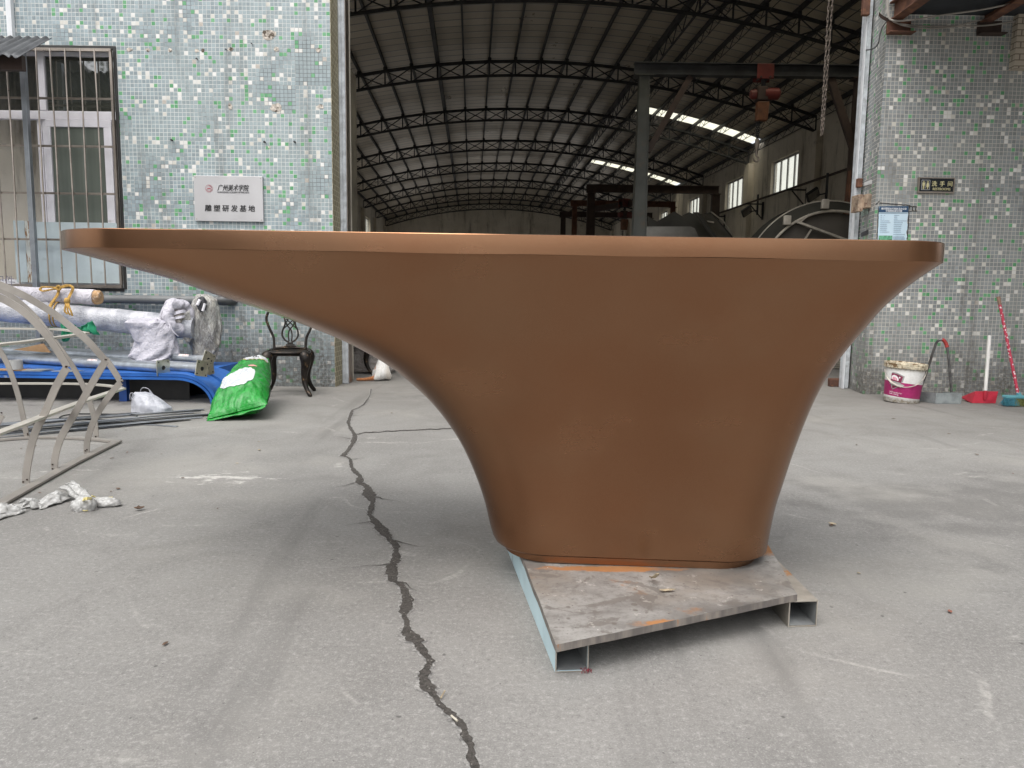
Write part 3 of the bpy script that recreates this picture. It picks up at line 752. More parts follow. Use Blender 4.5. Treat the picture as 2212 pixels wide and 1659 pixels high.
# restroom sign
rs_ = thing('restroom_sign', 'black restroom sign with gold pictograms in a silver frame', 'sign', (4.5, WY - .01, 2.27))
a = aty(1985.5, 384.2, WY - .02); b = aty(2056.6, 417.6, WY - .02)
x0, z1 = a.x, a.z; x1, z0 = b.x + .012, b.z + .006
w, h = x1 - x0, z1 - z0
g = MB(); g.box((x0, WY - .022, z0), (x1, WY - .002, z1)); g.build('panel', pm('black_acrylic', (.012, .016, .02), .18, 0, .2, 6), rs_)
g = MB(); f = .009
g.box((x0 - .006, WY - .028, z0 - .006), (x1 + .006, WY - .0015, z0 + f)); g.box((x0 - .006, WY - .028, z1 - .004), (x1 + .006, WY - .0015, z1 + .006))
g.box((x0 - .006, WY - .0279, z0 + f), (x0 + .006, WY - .0016, z1 - .004)); g.box((x1 - .006, WY - .0279, z0 + f), (x1 + .006, WY - .0016, z1 - .004)); g.build('frame', STAIN, rs_)
GOLD = pm('gold_print', (.58, .53, .30), .45, .1, .15, 9); SILV = pm('silver_print', (.45, .46, .47), .4, .2, .1, 9)
sy = WY - .0238
for i, ch in enumerate('洗手间'):
    text('character', ch, .058, GOLD, rs_, (x0 + (.365 + .222 * i) * w, sy, z0 + .46 * h), bold=.0012)
text('english_line', 'RESTROOMS', .036, GOLD, rs_, (x0 + .40 * w, sy, z0 + .16 * h), width=.50 * w, bold=.0007)
g = MB(); fx0, fx1, fz0, fz1 = x0 + .075 * w, x0 + .315 * w, z0 + .17 * h, z0 + .86 * h; t_ = .004
g.box((fx0, sy - .001, fz0), (fx1, sy, fz0 + t_)); g.box((fx0, sy - .001, fz1 - t_), (fx1, sy, fz1)); g.box((fx0, sy - .0012, fz0 + t_), (fx0 + t_, sy, fz1 - t_)); g.box((fx1 - t_, sy - .0012, fz0 + t_), (fx1, sy, fz1 - t_)); g.box(((fx0 + fx1) / 2 - .0015, sy - .0012, fz0 + .012), ((fx0 + fx1) / 2 + .0015, sy, fz1 - .012))
g.build('pictogram_frame', SILV, rs_)
for k, cx in enumerate(((fx0 * .74 + fx1 * .26), (fx0 * .26 + fx1 * .74))):
    g = MB(); H_ = fz1 - fz0
    Z = lambda q: fz0 + q * H_
    n = 14
    g.face([(cx + .0062 * math.cos(i * 6.283 / n), sy - .001, Z(.85) + .0062 * math.sin(i * 6.283 / n)) for i in range(n)])
    if k == 0:
        g.face([(cx + q * .014, sy - .001, Z(zz)) for q, zz in ((-.75, .75), (.75, .75), (1, .70), (1, .42), (.72, .42), (.6, .64), (.58, .08), (.12, .08), (.05, .40), (-.05, .40), (-.12, .08), (-.58, .08), (-.6, .64), (-.72, .42), (-1, .42), (-1, .70))])
    else:
        g.face([(cx + q * .014, sy - .001, Z(zz)) for q, zz in ((-.5, .75), (.5, .75), (.8, .62), (1.1, .44), (.85, .40), (.5, .58), (1.0, .28), (.45, .28), (.42, .08), (.08, .08), (.04, .28), (-.04, .28), (-.08, .08), (-.42, .08), (-.45, .28), (-1.0, .28), (-.5, .58), (-.85, .40), (-1.1, .44), (-.8, .62))])
    g.build('pictogram', GOLD, rs_)
# pale blue notice pasted on the tiles
nt = thing('paper_notice', 'pale blue torn notice with a navy heading pasted on the tiles', 'notice', (4.07, WY, 1.75))
K = lambda x, y, d=.004: aty(1876.2 + x * .0595, 428 + y * .0595, WY - d)
BLUEP = NT('pale_blue_paper'); BLUEP.set(Base_Color=BLUEP.mix(BLUEP.noise(8, 4), (.50, .66, .76), (.62, .76, .84)), Roughness=.6); BLUEP = BLUEP.m
random.seed(5)
lft = [K(375 - 55 * i / 12 + random.uniform(-6, 6), 290 + 1700 * i / 12) for i in range(13)]
rgt = [K(1440 - 40 * i / 20 - (random.uniform(0, 55) if i > 4 else 0), 290 + 1700 * i / 20) for i in range(21)]
g = MB(); g.face(lft + rgt[::-1]); g.build('sheet', BLUEP, nt)
NAVY = pm('navy_print', (.02, .06, .12), .5, 0, .2, 9); WHITEP = pm('white_print', (.78, .80, .82), .5, 0, .05, 9); DIMP = pm('blue_grey_print', (.12, .20, .30), .6, 0, .3, 30)
g = MB(); g.face([K(390, 292, .006), K(1450, 292, .006), K(1440, 515, .006), K(370, 515, .006)]); g.face([K(372, 545, .006), K(1415, 545, .006), K(1415, 557, .006), K(371, 557, .006)]); g.build('heading', NAVY, nt)
a, b = K(460, 408, .008), K(1378, 408, .008)
text('heading_line', '南村镇综合行政执法办公室', .0235, WHITEP, nt, a, width=b.x - a.x, depth=.0005, bold=.0004)
a, b = K(625, 492, .008), K(1215, 492, .008)
text('heading_line', '环保网格信息公示牌', .0235, WHITEP, nt, a, width=b.x - a.x, depth=.0005, bold=.0004)
g = MB(); random.seed(9)
for r_, (yy, lw, rw) in enumerate(((630, 140, 190), (695, 120, 110), (762, 110, 110), (828, 310, 450), (892, 370, 310), (965, 240, 280), (1030, 230, 280), (1098, 240, 280), (1165, 230, 250), (1235, 330, 250), (1320, 0, 420), (1408, 0, 390), (1450, 0, 420), (1495, 0, 420))):
    for xs_, wd in ((445 - r_ * 4, lw), (930 - r_ * 3, rw)):
        q = 0
        while q < wd:
            st_ = random.uniform(22, 34)
            if not (r_ < 3 and xs_ < 500 and 40 < q < 85):
                for s_ in range(3):
                    g.face([K(xs_ + q, yy - 15 + s_ * 11, .006), K(xs_ + q + st_ * .75, yy - 15 + s_ * 11, .006), K(xs_ + q + st_ * .75, yy - 9 + s_ * 11, .006), K(xs_ + q, yy - 9 + s_ * 11, .006)])
            q += st_
g.build('print_lines', DIMP, nt)
g = MB(); g.face([K(372, 1360, .006), K(868, 1360, .006), K(860, 1520, .006), K(366, 1520, .006)]); g.build('green_picture', pm('green_print', (.12, .33, .20), .6, 0, .6, 60), nt)
g = MB()
for (p, q) in (((400, 175), (1500, 265)), ((1390, 300), (1750, 320)), ((1480, 310), (1400, 1500)), ((1480, 470), (1760, 465)), ((1600, 320), (1590, 465)), ((1715, 320), (1700, 465)), ((360, 300), (300, 1480)), ((250, 250), (400, 100))):
    a, b = K(*p, 0), K(*q, 0); pts = []
    for i in range(15):
        c = a.lerp(b, i / 14); pts.append(V((c.x + .006 * mn.noise(V((i * 1.7, p[0], 0))), WY - .003, c.z + .006 * mn.noise(V((i * 1.7, p[1], 5))))))
    for i in range(14):
        d = (pts[i + 1] - pts[i]).normalized(); nn = V((-d.z, 0, d.x)) * (.004 + .004 * abs(mn.noise(pts[i] * 40)))
        g.face([pts[i] - nn, pts[i + 1] - nn, pts[i + 1] + nn, pts[i] + nn])
g.build('glue_stain', pm('black_glue', (.035, .03, .027), .9, 0, .5, 40), RB)
# ------------------------------------------------------------------ shutter guide rails on both sides of the gate
def rail(x0, x1, y0, y1, label, nb):
    o = thing('shutter_rail', label, 'rail', ((x0 + x1) / 2, y0, 0))
    g = MB(); g.box((x0, y0 + .012, 0), (x1, y1, 8.0))
    n = nb; wv = (x1 - x0) / n
    for i in range(n): g.box((x0 + i * wv + wv * .12, y0, .01), (x0 + (i + 1) * wv - wv * .12, y0 + .011, 7.9))
    g.build('channel', GALV, o, bevel=.002)
    return o
rl = rail(-2.02, -1.885, 8.47, 8.66, 'ribbed galvanized shutter rail against the olive edge tiles', 4)
g = MB(); g.box((-1.8845, 8.5, 0), (-1.878, 8.67, 8)); g.build('edge_strip', STAIN, rl)
a = aty(725, 298, 8.46); g = MB(); g.box((a.x - .04, 8.41, a.z - .03), (a.x + .035, 8.465, a.z + .03)); g.tube([a + V((0, -.06, 0)), a + V((.03, -.14, .03))], .014, 8); g.build('hinge_stub', RUST, rl, bevel=.006)
rr_ = rail(3.905, 3.962, 8.66, 8.80, 'bright galvanized shutter rail beside the restroom wall', 1)
g = MB(); g.box((3.892, 8.655, 0), (3.9045, 8.70, 8)); g.build('edge_strip', pm('bright_steel_lip', (.74, .76, .78), .3, .1, .1, 5), rr_)
# latch bolted to the rail
lt = thing('gate_latch', 'zinc latch plate and rusty box bolted to the shutter rail', 'latch', aty(1855, 440, 8.35))
a = aty(1850, 441, 8.55)
g = MB(); p0, p1 = aty(1840.5, 425, 8.55), aty(1853, 456, 8.55); g.box((p0.x, 8.54, p1.z), (p1.x, 8.552, p0.z)); g.build('plate', pm('blue_white_zinc', (.60, .64, .70), .4, .6, .15, 9), lt, bevel=.002)
g = MB(); c = aty(1846.5, 437, 8.54); g.lathe([(.022, 0), (.022, .02), (.012, .022), (.012, .05), (0, .052)], 10, Matrix.Translation(c) @ Matrix.Rotation(math.pi / 2, 4, 'X')); g.build('bolt', RUST, lt)
g = MB(); p0, p1 = aty(1853.5, 420, 8.4), aty(1862, 457, 8.4); g.box((p0.x, 8.38, p1.z), (p1.x, 8.56, p0.z)); p0, p1 = aty(1863.5, 421, 8.4), aty(1873, 451, 8.4); g.box((p0.x, 8.30, p1.z), (p1.x, 8.52, p0.z)); g.build('box', pm('rusty_cream_box', (.34, .26, .19), .7, .2, .4, 9, ((.13, .06, .04), .5, .65, 20)), lt, bevel=.006)
for (px_, py_, w_, h_) in ((1871, 15, .04, .09), (1857, 395, .03, .05)):
    g = MB(); a = aty(px_, py_, 8.6); g.box((a.x - w_, 8.58, a.z - h_), (a.x + w_, 8.64, a.z + h_)); g.build('rail_hinge', RUST, rr_, bevel=.01)
a = atz(1811, 836); g = MB(); g.box((a.x - .1, a.y, .001), (a.x + .12, a.y + .08, .10)); g.build('foot_block', RUST, rr_, bevel=.01)
# small stickers on the reveal
def reveal_pt(x, y, d=.004):
    # point on the slanted reveal seen at x, y
    n = V((-.84, .14, 0)); r = ray(x, y); o = V((0, 0, CAMH)); p = V((RX, WY, 0)); t = (p - o).dot(n) / r.dot(n)
    return o + r * t + n.normalized() * d
for (q, lb, mt) in (([(1862, 455), (1876, 449), (1876, 462), (1862, 468)], 'small green and white sticker on the tiled gate reveal', pm('green_sticker', (.40, .52, .47), .5, 0, .6, 70)),
                    ([(1861, 503), (1876, 496), (1876, 506), (1861, 512)], 'small black sticker low on the tiled gate reveal', pm('black_sticker', (.04, .04, .045), .5, 0, .8, 70)),
                    ([(1864, 396), (1884, 388), (1884, 397), (1866, 402)], 'scrap of white paper stuck to the tiled gate reveal', pm('white_scrap', (.75, .75, .74), .6, 0, .1, 20))):
    g = MB(); g.prism([reveal_pt(*p) for p in q], (-.002, 0, 0)); tag(g.build('wall_sticker', mt), lb, 'sticker')

# ------------------------------------------------------------------ the factory hall behind the gate
HA = V((-.055, 1, 0)).normalized(); HR = V((HA.y, -HA.x, 0)); HC = V((.51, 23.4, 0)); HW = 7.7
def hp(u, s, z): return HC + HR * u + HA * s + V((0, 0, z))
def zup(u): return 6.02 + 1.26 * (1 - (u / HW) ** 2)
def zlo(u): return 5.63 + 1.29 * (1 - (u / HW) ** 2)
ROOF = roofmat(tuple(HA))
hall = thing('factory_hall', 'long dark vaulted factory hall behind the open gate', 'hall', tuple(hp(0, 0, 0)))
S0, S1 = -14.2, 28.2
sky_s = [(-12.6, -11.6), (1.15, 1.85), (10.55, 11.25)]  # first strip is out of view, added to brighten the hall
us = [-8 + 16 * i / 64 for i in range(65)]
ss = sorted(set([S0 + (S1 - S0) * i / 40 for i in range(41)] + [q for p in sky_s for q in p]))
def insky(u, s): return (3.5 if s > 0 else -7.5) < u < 7.65 and any(a - 1e-6 < s < b + 1e-6 for a, b in sky_s)
g = MB()
for i in range(64):
    for j in range(len(ss) - 1):
        if insky((us[i] + us[i + 1]) / 2, (ss[j] + ss[j + 1]) / 2): continue
        g.face([hp(us[i], ss[j], zup(us[i]) + .22), hp(us[i + 1], ss[j], zup(us[i + 1]) + .22), hp(us[i + 1], ss[j + 1], zup(us[i + 1]) + .22), hp(us[i], ss[j + 1], zup(us[i]) + .22)])
g.build('roof', ROOF, hall, smooth=True, weld=True)
for a, b in sky_s:
    uu = [u for u in us if (3.45 if a > 0 else -7.52) < u < 7.7]
    g = MB()
    for i in range(len(uu) - 1): g.face([hp(uu[i], a, zup(uu[i]) + .22), hp(uu[i + 1], a, zup(uu[i + 1]) + .22), hp(uu[i + 1], b, zup(uu[i + 1]) + .22), hp(uu[i], b, zup(uu[i]) + .22)])
    g.build('skylight', SKYSHEET, hall, weld=True)
# side walls with windows, pilasters at the trusses
WZB, WZT = 4.40, 5.42
def side_wall(u, sgn, wins, light_gaps, GAPH=3.5):  # lower wall openings are unseen, added to let daylight in
    g = MB(); cuts = sorted(set([S0, S1] + [q for w in wins + light_gaps for q in w])); zs_ = [0, GAPH, WZB, WZT, 6.25]; u2 = u + sgn * .2
    for i in range(len(cuts) - 1):
        a, b = cuts[i], cuts[i + 1]; m_ = (a + b) / 2
        for k in range(4):
            c, d = zs_[k], zs_[k + 1]
            if (k == 0 and any(p < m_ < q for p, q in light_gaps)) or (k == 2 and any(p < m_ < q for p, q in wins)):
                if k == 2 or a in [p for p, q in light_gaps]: g.face([hp(u, a, c), hp(u2, a, c), hp(u2, a, d), hp(u, a, d)])
                if k == 2 or b in [q for p, q in light_gaps]: g.face([hp(u, b, c), hp(u2, b, c), hp(u2, b, d), hp(u, b, d)])
                if k: g.face([hp(u, a, c), hp(u, b, c), hp(u2, b, c), hp(u2, a, c)])
                g.face([hp(u, a, d), hp(u, b, d), hp(u2, b, d), hp(u2, a, d)])
            else: g.face([hp(u, a, c), hp(u, b, c), hp(u, b, d), hp(u, a, d)])
    g.build('wall', PLASTER, hall)
    for a, b in wins:
        g = MB(); u1, u2 = u + sgn * .10, u + sgn * .15
        def fb(p, q, z0, z1):
            c = [hp(u1, p, z0), hp(u1, q, z0), hp(u2, q, z0), hp(u2, p, z0)]
            g.prism(c, (0, 0, z1 - z0))
        t = .045
        fb(a, b, WZB, WZB + t); fb(a, b, WZT - t, WZT); n = 4
        for k in range(n + 1):
            c = a + (b - a) * k / n; fb(max(a, c - t / 2), min(b, c + t / 2), WZB + t, WZT - t)
        wo = g.build('window', pm('window_grey_frame', (.30, .31, .31), .5, .2, .2, 6) if 'window_grey_frame' not in bpy.data.materials else bpy.data.materials['window_grey_frame'], hall)
        g = MB(); um = u + sgn * .125
        g.face([hp(um, a, WZB), hp(um, b, WZB), hp(um, b, WZT), hp(um, a, WZT)]); g.build('pane', SKYPANE, wo)
S_T = [-7.82 + 5 * k for k in range(8)]
rw = [(-6.6, -4.6), (-1.55, .45), (2.75, 4.75), (7.7, 9.7), (12.7, 14.7), (17.7, 19.7)]
lw = [(-6.5, -4.5), (-1.5, .5), (3.6, 5.6), (8.6, 10.6), (13.6, 15.6), (18.6, 20.6)]
GAPH = 3.5
side_wall(HW, 1, rw, [(7.7, 9.7), (12.7, 14.7), (14.9, 16.7), (17.7, 19.7), (20.0, 21.7), (22.6, 26.8)])
side_wall(-HW, -1, lw, [(-13.6, -8.2), (-7.4, -3.2), (-2.4, 1.8), (2.6, 6.8), (7.6, 10.6), (13.0, 16.7), (18.0, 21.7), (22.6, 26.8)], 3.9)
for sgn in (1, -1):
    for s in S_T:
        g = MB(); u0, u1 = sgn * (HW - .18), sgn * (HW - .002)
        g.prism([hp(u0, s - .22, 0), hp(u1, s - .22, 0), hp(u1, s + .22, 0), hp(u0, s + .22, 0)], (0, 0, 5.66)); g.build('pilaster', PLASTER, hall)
g = MB(); n = 32; pts = [hp((-HW + 2 * HW * i / n) * 1.03, S1 - .01, zup((-HW + 2 * HW * i / n) * 1.03) + .24) for i in range(n + 1)]
for i in range(n):
    a, b = pts[i], pts[i + 1]; zb = 4.7 if 3 <= i < n - 3 and i not in (10, 11, 20) else 0; g.face([V((a.x, a.y, zb)), V((b.x, b.y, zb)), b, a])  # foot left open out of view, added to light the far hall
g.build('end_wall', PLASTER, hall)
for u in (-2.6, 1.9):
    g = MB(); g.prism([hp(u - .2, S1 - .15, 0), hp(u + .2, S1 - .15, 0), hp(u + .2, S1 - .014, 0), hp(u - .2, S1 - .014, 0)], (0, 0, zlo(u) - .05)); g.build('pilaster', PLASTER, hall)
# front wall above and beside the gate
g = MB()
g.box((-9.5, 8.86, 0), (-1.93, 8.98, 9)); g.box((4.05, 8.86, 0), (10.5, 8.98, 9)); g.box((-1.93, 8.86, 5.2), (4.05, 8.98, 9)); g.build('front_wall', PLASTER, hall)
# trusses
NP = 22
for s in S_T:
    g = MB(); un = [-HW + .12 + (2 * HW - .24) * i / NP for i in range(NP + 1)]
    up = [hp(u, s, zup(u)) for u in un]; lo = [hp(u, s, zlo(u)) for u in un]
    g.tube(up, .045, 6); g.tube(lo, .04, 6)
    for i in range(NP + 1): g.tube([lo[i], up[i]], .022, 5)
    for i in range(NP):
        g.tube([lo[i], up[i + 1]], .016, 4); g.tube([up[i] + HA * .03, lo[i + 1] + HA * .03], .016, 4)
    for i in range(1, NP):
        g.tube([up[i], up[i] + V((0, 0, .1))], .05, 5)
    g.build('roof_truss', STEEL_DK, hall, smooth=True)
for i in range(NP + 1):
    u = -HW + .12 + (2 * HW - .24) * i / NP
    g = MB(); z = zup(u) + .15
    if i in (7, 15):
        g.bar(hp(u, S0, z - .02), hp(u, S1, z - .02), .10, .14)
        if i == 15:
            for s in S_T[:-1]:
                for k in range(6):
                    a = s + 5 * k / 6; m = a + 5 / 12
                    g.tube([hp(u, a, z - .08), hp(u, m, z - .42)], .014, 4); g.tube([hp(u, m, z - .42), hp(u, a + 5 / 6, z - .08)], .014, 4)
            g.tube([hp(u, S0, z - .43), hp(u, S1, z - .43)], .025, 5)
    else:
        g.bar(hp(u, S0, z), hp(u, S1, z), .045, .11)
        if i > 15:
            for s in S_T[:-1]:
                for k in range(8):
                    a = s + 5 * k / 8
                    g.tube([hp(u, a, z - .05), hp(u, a + 5 / 16, z - .24), hp(u, a + 5 / 8, z - .05)], .009, 4)
            g.tube([hp(u, S0, z - .245), hp(u, S1, z - .245)], .013, 4)
    g.build('purlin', STEEL_DK, hall)
# cable rail with brackets and flood lights on the side wall
uw = HW - .005
g = MB(); zr = 4.22
for s in (-6.0, -1.0, 4.0): pass
g.bar(hp(uw - .45, -14, zr), hp(uw - .45, 16, zr), .05, .05); g.build('service_rail', RUSTDK, hall)
for s in (-2.3, .9, 4.6, 9.3):
    g = MB(); g.bar(hp(uw - .03, s, zr - .55), hp(uw - .03, s, zr + .02), .05, .05, HA); g.bar(hp(uw - .06, s, zr - .05), hp(uw - .62, s, zr - .05), .05, .04); g.bar(hp(uw - .06, s, zr - .5), hp(uw - .45, s, zr - .08), .03, .03); g.build('wall_bracket', STEEL_DK, hall)
def flood(px, py, Y, label):
    o = thing('flood_light', label, 'lamp', tuple(aty(px, py, Y)), 'flood lights on the hall wall')
    p = OFF[o.name]
    M = Matrix.Translation(p) @ Matrix.Rotation(math.radians(-35), 4, 'Y') @ Matrix.Rotation(math.radians(-55), 4, 'X')
    g = MB(); g.box((-.17, -.13, -.03), (.17, .13, .05), M)
    for k in range(6): g.box((-.14 + k * .05, -.11, .051), (-.125 + k * .05, .11, .085), M)
    g.build('housing', STEEL_DK, o, bevel=.008)
    g = MB(); g.box((-.145, -.105, -.035), (.145, .105, -.0305), M); g.build('lens', panemat('dull_lens', (.18, .17, .15), .25, 1.5) if 'dull_lens' not in bpy.data.materials else bpy.data.materials['dull_lens'], o)
    g = MB(); q = p + HR * .35 + V((0, 0, .05)); g.tube(smooth_path([p + V((.05, 0, .03)), p + HR * .12 + V((0, 0, .0)), q], 3), .018, 6); g.bar(q + V((0, 0, -.15)), q + V((0, 0, .5)), .05, .05); g.build('arm', STEEL_DK, o)
flood(1756, 421, 19.3, 'flood light under the service rail nearest to the gate')
flood(1613, 457, 24.6, 'flood light on the plaster wall beside the second lit window')

# gantries standing in the hall
CRMAT = RUSTDK
def gantry(label, xl, xr, Y, zt, mats, braces=True, w=.20, hb=.20, group='gantries standing in the hall'):
    o = thing('gantry_crane', label, 'gantry', (xl + .15, Y, 0), group)
    g = MB(); g.ibeam((xl, Y, zt - hb / 2), (xr, Y, zt - hb / 2), .16, hb, .015); g.build('beam', mats[0], o)
    cl, cr = xl + .17, xr - .10
    for k, c in enumerate((cl, cr)):
        g = MB(); zc = zt - hb - .004
        # tapered H section column, wider at the foot
        for (dx, ww, dy, hh) in ((-1, .02, 0, .2), (1, .02, 0, .2)):
            g.mesh([(c + dx * w * .62 - .01, Y - .13, 0), (c + dx * w * .62 + .01, Y - .13, 0), (c + dx * w * .62 + .01, Y + .13, 0), (c + dx * w * .62 - .01, Y + .13, 0),
                    (c + dx * w * .38 - .01, Y - .10, zc), (c + dx * w * .38 + .01, Y - .10, zc), (c + dx * w * .38 + .01, Y + .10, zc), (c + dx * w * .38 - .01, Y + .10, zc)],
                   [(0, 1, 2, 3), (4, 5, 6, 7), (0, 1, 5, 4), (1, 2, 6, 5), (2, 3, 7, 6), (3, 0, 4, 7)])
        g.mesh([(c - w * .58, Y - .10, 0), (c + w * .58, Y - .10, 0), (c + w * .35, Y - .08, zc), (c - w * .35, Y - .08, zc)], [(0, 1, 2, 3)])
        g.box((c - .16, Y - .12, zc - .02), (c + .16, Y + .12, zc - .001)); g.box((c - .2, Y - .2, 0), (c + .2, Y + .2, .02))
        g.build('column', mats[1] if k == 0 else mats[2], o)
    if braces:
        g = MB(); g.bar((xl + .95, Y, zt - hb - .01), (cl + .10, Y, zt - 1.45), .08, .10); g.build('brace', mats[2], o)
        g = MB(); g.bar((xr - .62, Y, zt - hb - .01), (cr - .02, Y, zt - 1.45), .08, .12); g.build('brace', mats[2], o)
        g = MB(); g.bar((cr - .02, Y + .02, zt - 1.35), (cr - .42, Y - .3, 0.02), .08, .12); g.build('leg_brace', RUST, o)
    return o
G1 = gantry('largest steel gantry with pale tapered column and red chain hoist hung from it', 1.985, 5.92, 13, 4.965, (STEEL_DK, STEEL_GREY, RUSTDK))
gantry('dark gantry beyond the large one ending at the lit hall wall', 2.46, 7.0, 26, 4.92, (RUSTDK, RUSTDK, RUSTDK), False, .3, .26)
gantry('brown gantry second in depth beyond the large steel one', 2.30, 6.6, 31, 5.03, (RUST, RUST, RUST), False, .22, .22)
gantry('small dark gantry farthest back by the stained end wall', 2.10, 6.4, 35, 5.03, (RUSTDK, RUSTDK, RUSTDK), False, .26, .24)
RED = pm('red_hoist_paint', (.11, .018, .014), .45, .1, .3, 6, ((.05, .02, .015), .55, .75, 9)); ORG = pm('orange_hoist_tray', (.13, .05, .02), .6, 0, .4, 9, ((.10, .04, .02), .6, .8, 9))
def chain(g, a, b, pitch, r, wire):
    a, b = V(a), V(b); n = max(2, int((b - a).length / pitch)); d = (b - a) / n
    ax = d.normalized(); s1 = ax.cross(V((0, 1, 0))).normalized(); s2 = ax.cross(s1)
    for i in range(n):
        c = a + d * (i + .5); sd = s1 if i % 2 else s2
        L = pitch * .75
        g.tube([c + ax * (L * math.cos(q)) + sd * (r * math.sin(q)) for q in [2 * math.pi * k / 10 for k in range(10)]], wire, 5, closed=True)
def hoist(c, k, label, turn=0):
    o = thing('chain_hoist', label, 'hoist', c, 'chain hoists hung from gantries')
    M = Matrix.Translation(V(c)) @ Matrix.Rotation(turn, 4, 'Z') @ Matrix.Scale(k, 4)
    X = lambda *p: M @ V(p)
    g = MB()
    for y in (-.125, .105):
        g = MB(); g.box((-.15, y, -.10), (.15, y + .02, .16), M); g.build('trolley_plate', RED, o, bevel=.02 * k)
    g = MB()
    for x in (-.09, .09):
        for y in (-.10, .10): g.tube([X(x, y - .012, .02), X(x, y + .012, .02)], .05 * k, 12)
    g.tube([X(-.08, -.15, -.07), X(-.08, .15, -.07)], .015 * k, 8); g.tube([X(.08, -.15, -.07), X(.08, .15, -.07)], .015 * k, 8); g.bar(X(0, -.02, -.08), X(0, -.02, -.26), .07 * k, .05 * k); g.build('hanger', STEEL_DK, o)
    g = MB(); g.lathe([(0, -.20), (.07, -.20), (.10, -.17), (.105, -.05), (.105, .04)], 18, M @ Matrix.Translation((.10, -.02, -.33)) @ Matrix.Rotation(-math.pi / 2, 4, 'Y')); g.lathe([(.10, -.04), (.10, .10), (.085, .15), (0, .16)], 18, M @ Matrix.Translation((.06, -.02, -.33)) @ Matrix.Rotation(math.pi / 2, 4, 'Y'))
    g.build('motor', RED, o, smooth=True); g = MB(); g.lathe([(.085, 0), (.085, .07), (.07, .10), (0, .105)], 18, M @ Matrix.Translation((-.12, -.02, -.34)) @ Matrix.Rotation(-math.pi / 2, 4, 'Y')); g.build('brake_cover', RED, o, smooth=True)
    g = MB(); g.box((-.11, -.10, -.45), (.075, .07, -.21), M); g.build('gearbox', RUSTDK, o, bevel=.02 * k)
    g = MB(); g.mesh([X(-.10, -.10, -.47), X(.11, -.10, -.47), X(.11, .06, -.47), X(-.10, .06, -.47), X(-.11, -.08, -.80), X(.095, -.08, -.80), X(.095, .04, -.80), X(-.11, .04, -.80)], [(0, 1, 2, 3), (4, 5, 6, 7), (0, 1, 5, 4), (1, 2, 6, 5), (2, 3, 7, 6), (3, 0, 4, 7)]); g.build('chain_tray', ORG, o, bevel=.02 * k)
    g = MB(); chain(g, X(-.08, -.02, -.80), X(-.07, -.02, -1.12), .034 * k, .016 * k, .006 * k); chain(g, X(-.035, -.02, -.80), X(-.05, -.02, -1.12), .034 * k, .016 * k, .006 * k); g.build('load_chain', STEEL_DK, o, smooth=True)
    g = MB(); g.lathe([(0, .12), (.035, .11), (.04, .0), (.03, -.08), (.02, -.17)], 12, M @ Matrix.Translation((-.06, -.02, -1.22))); g.tube(smooth_path([X(-.06, -.02, -1.36), X(-.06, -.02, -1.40), X(-.02, -.02, -1.44), X(-.028, -.02, -1.49), X(-.065, -.02, -1.50), X(-.10, -.02, -1.47), X(-.10, -.02, -1.43)], 5), [.017 * k] * 26 + [.014 * k, .011 * k, .009 * k, .006 * k, .004 * k], 8); g.build('hook', pm('worn_hook_steel', (.30, .26, .23), .5, .5, .3, 8) if 'worn_hook_steel' not in bpy.data.materials else bpy.data.materials['worn_hook_steel'], o, smooth=True)
    return o
hoist((4.165, 13, 4.80), .95, 'red chain hoist with orange chain tray hanging from the large gantry')
hoist((4.29, 29.5, 4.72), 1.25, 'small red chain hoist far back beside the pale column', .5)
g = MB(); g.bar((3.2, 30.5, 4.62), (5.0, 29.0, 4.78), .16, .22); tag(g.build('hoist_beam', RUSTDK), 'short dark beam slanting behind the pale column, carrying the far red hoist', 'beam')
hc = thing('shutter_chain', 'rusty looped pull chain hanging down inside the gate', 'chain', (3.69, 9.2, 5.2))
RC = pm('rusty_chain', (.22, .18, .15), .6, .4, .3, 30)
g = MB(); b = aty(1775, 292, 9.2); a1 = aty(1793, -40, 9.2); a2 = aty(1801, -40, 9.2)
ch = RC
chain(g, a1 + (a1 - b) * .2, b + V((-.010, 0, 0)), .056, .011, .0025); g.build('chain_run', ch, hc, smooth=True)
g = MB(); chain(g, a2 + (a2 - b) * .2, b + V((.012, 0, .02)), .056, .011, .0025); g.build('chain_run', ch, hc, smooth=True)

# sheet-metal work standing in the hall
DULL = pm('dull_formed_steel', (.22, .21, .19), .30, .8, .25, 1.5, ((.12, .10, .08), .55, .8, 2.2))
DULLD = pm('dark_formed_steel', (.055, .052, .045), .5, .4, .3, 1.5, ((.10, .08, .06), .6, .8, 2.2))
PALEEDGE = pm('pale_steel_edge', (.34, .31, .26), .45, .4, .2, 6)
T = lambda pts, Y: [aty(x, y, Y) for x, y in pts]
tk = thing('curved_tank_shell', 'big rolled dark steel shell with pale edges beside the latch', 'tank shell', (5.2, 10.6, 0))
oc = aty(1796, 433, 10.8); R1 = 1.22; cz = oc.z - R1; cx = oc.x + .02
oc2 = aty(1805, 455.6, 10.5); R2 = oc2.z - cz; cx2 = oc2.x
arc = lambda R, c, y, n=48, a0=-10, a1=190: [V((c + R * math.cos(math.radians(a0 + (a1 - a0) * i / n)), y, cz + R * math.sin(math.radians(a0 + (a1 - a0) * i / n)))) for i in range(n + 1)]
A, B = arc(R1, cx, 11.3), arc(R2, cx2, 10.5)
g = MB(); A2 = arc(R1, cx, 10.85)
for i in range(48): g.face([A2[i], A2[i + 1], B[i + 1], B[i]])
for i in range(48): g.face([A[i], A[i + 1], A2[i + 1], A2[i]])
g.build('shell', pm('rolled_plate_band', (.022, .021, .017), .85, 0, .3, 2, spec=.15), tk, smooth=True)
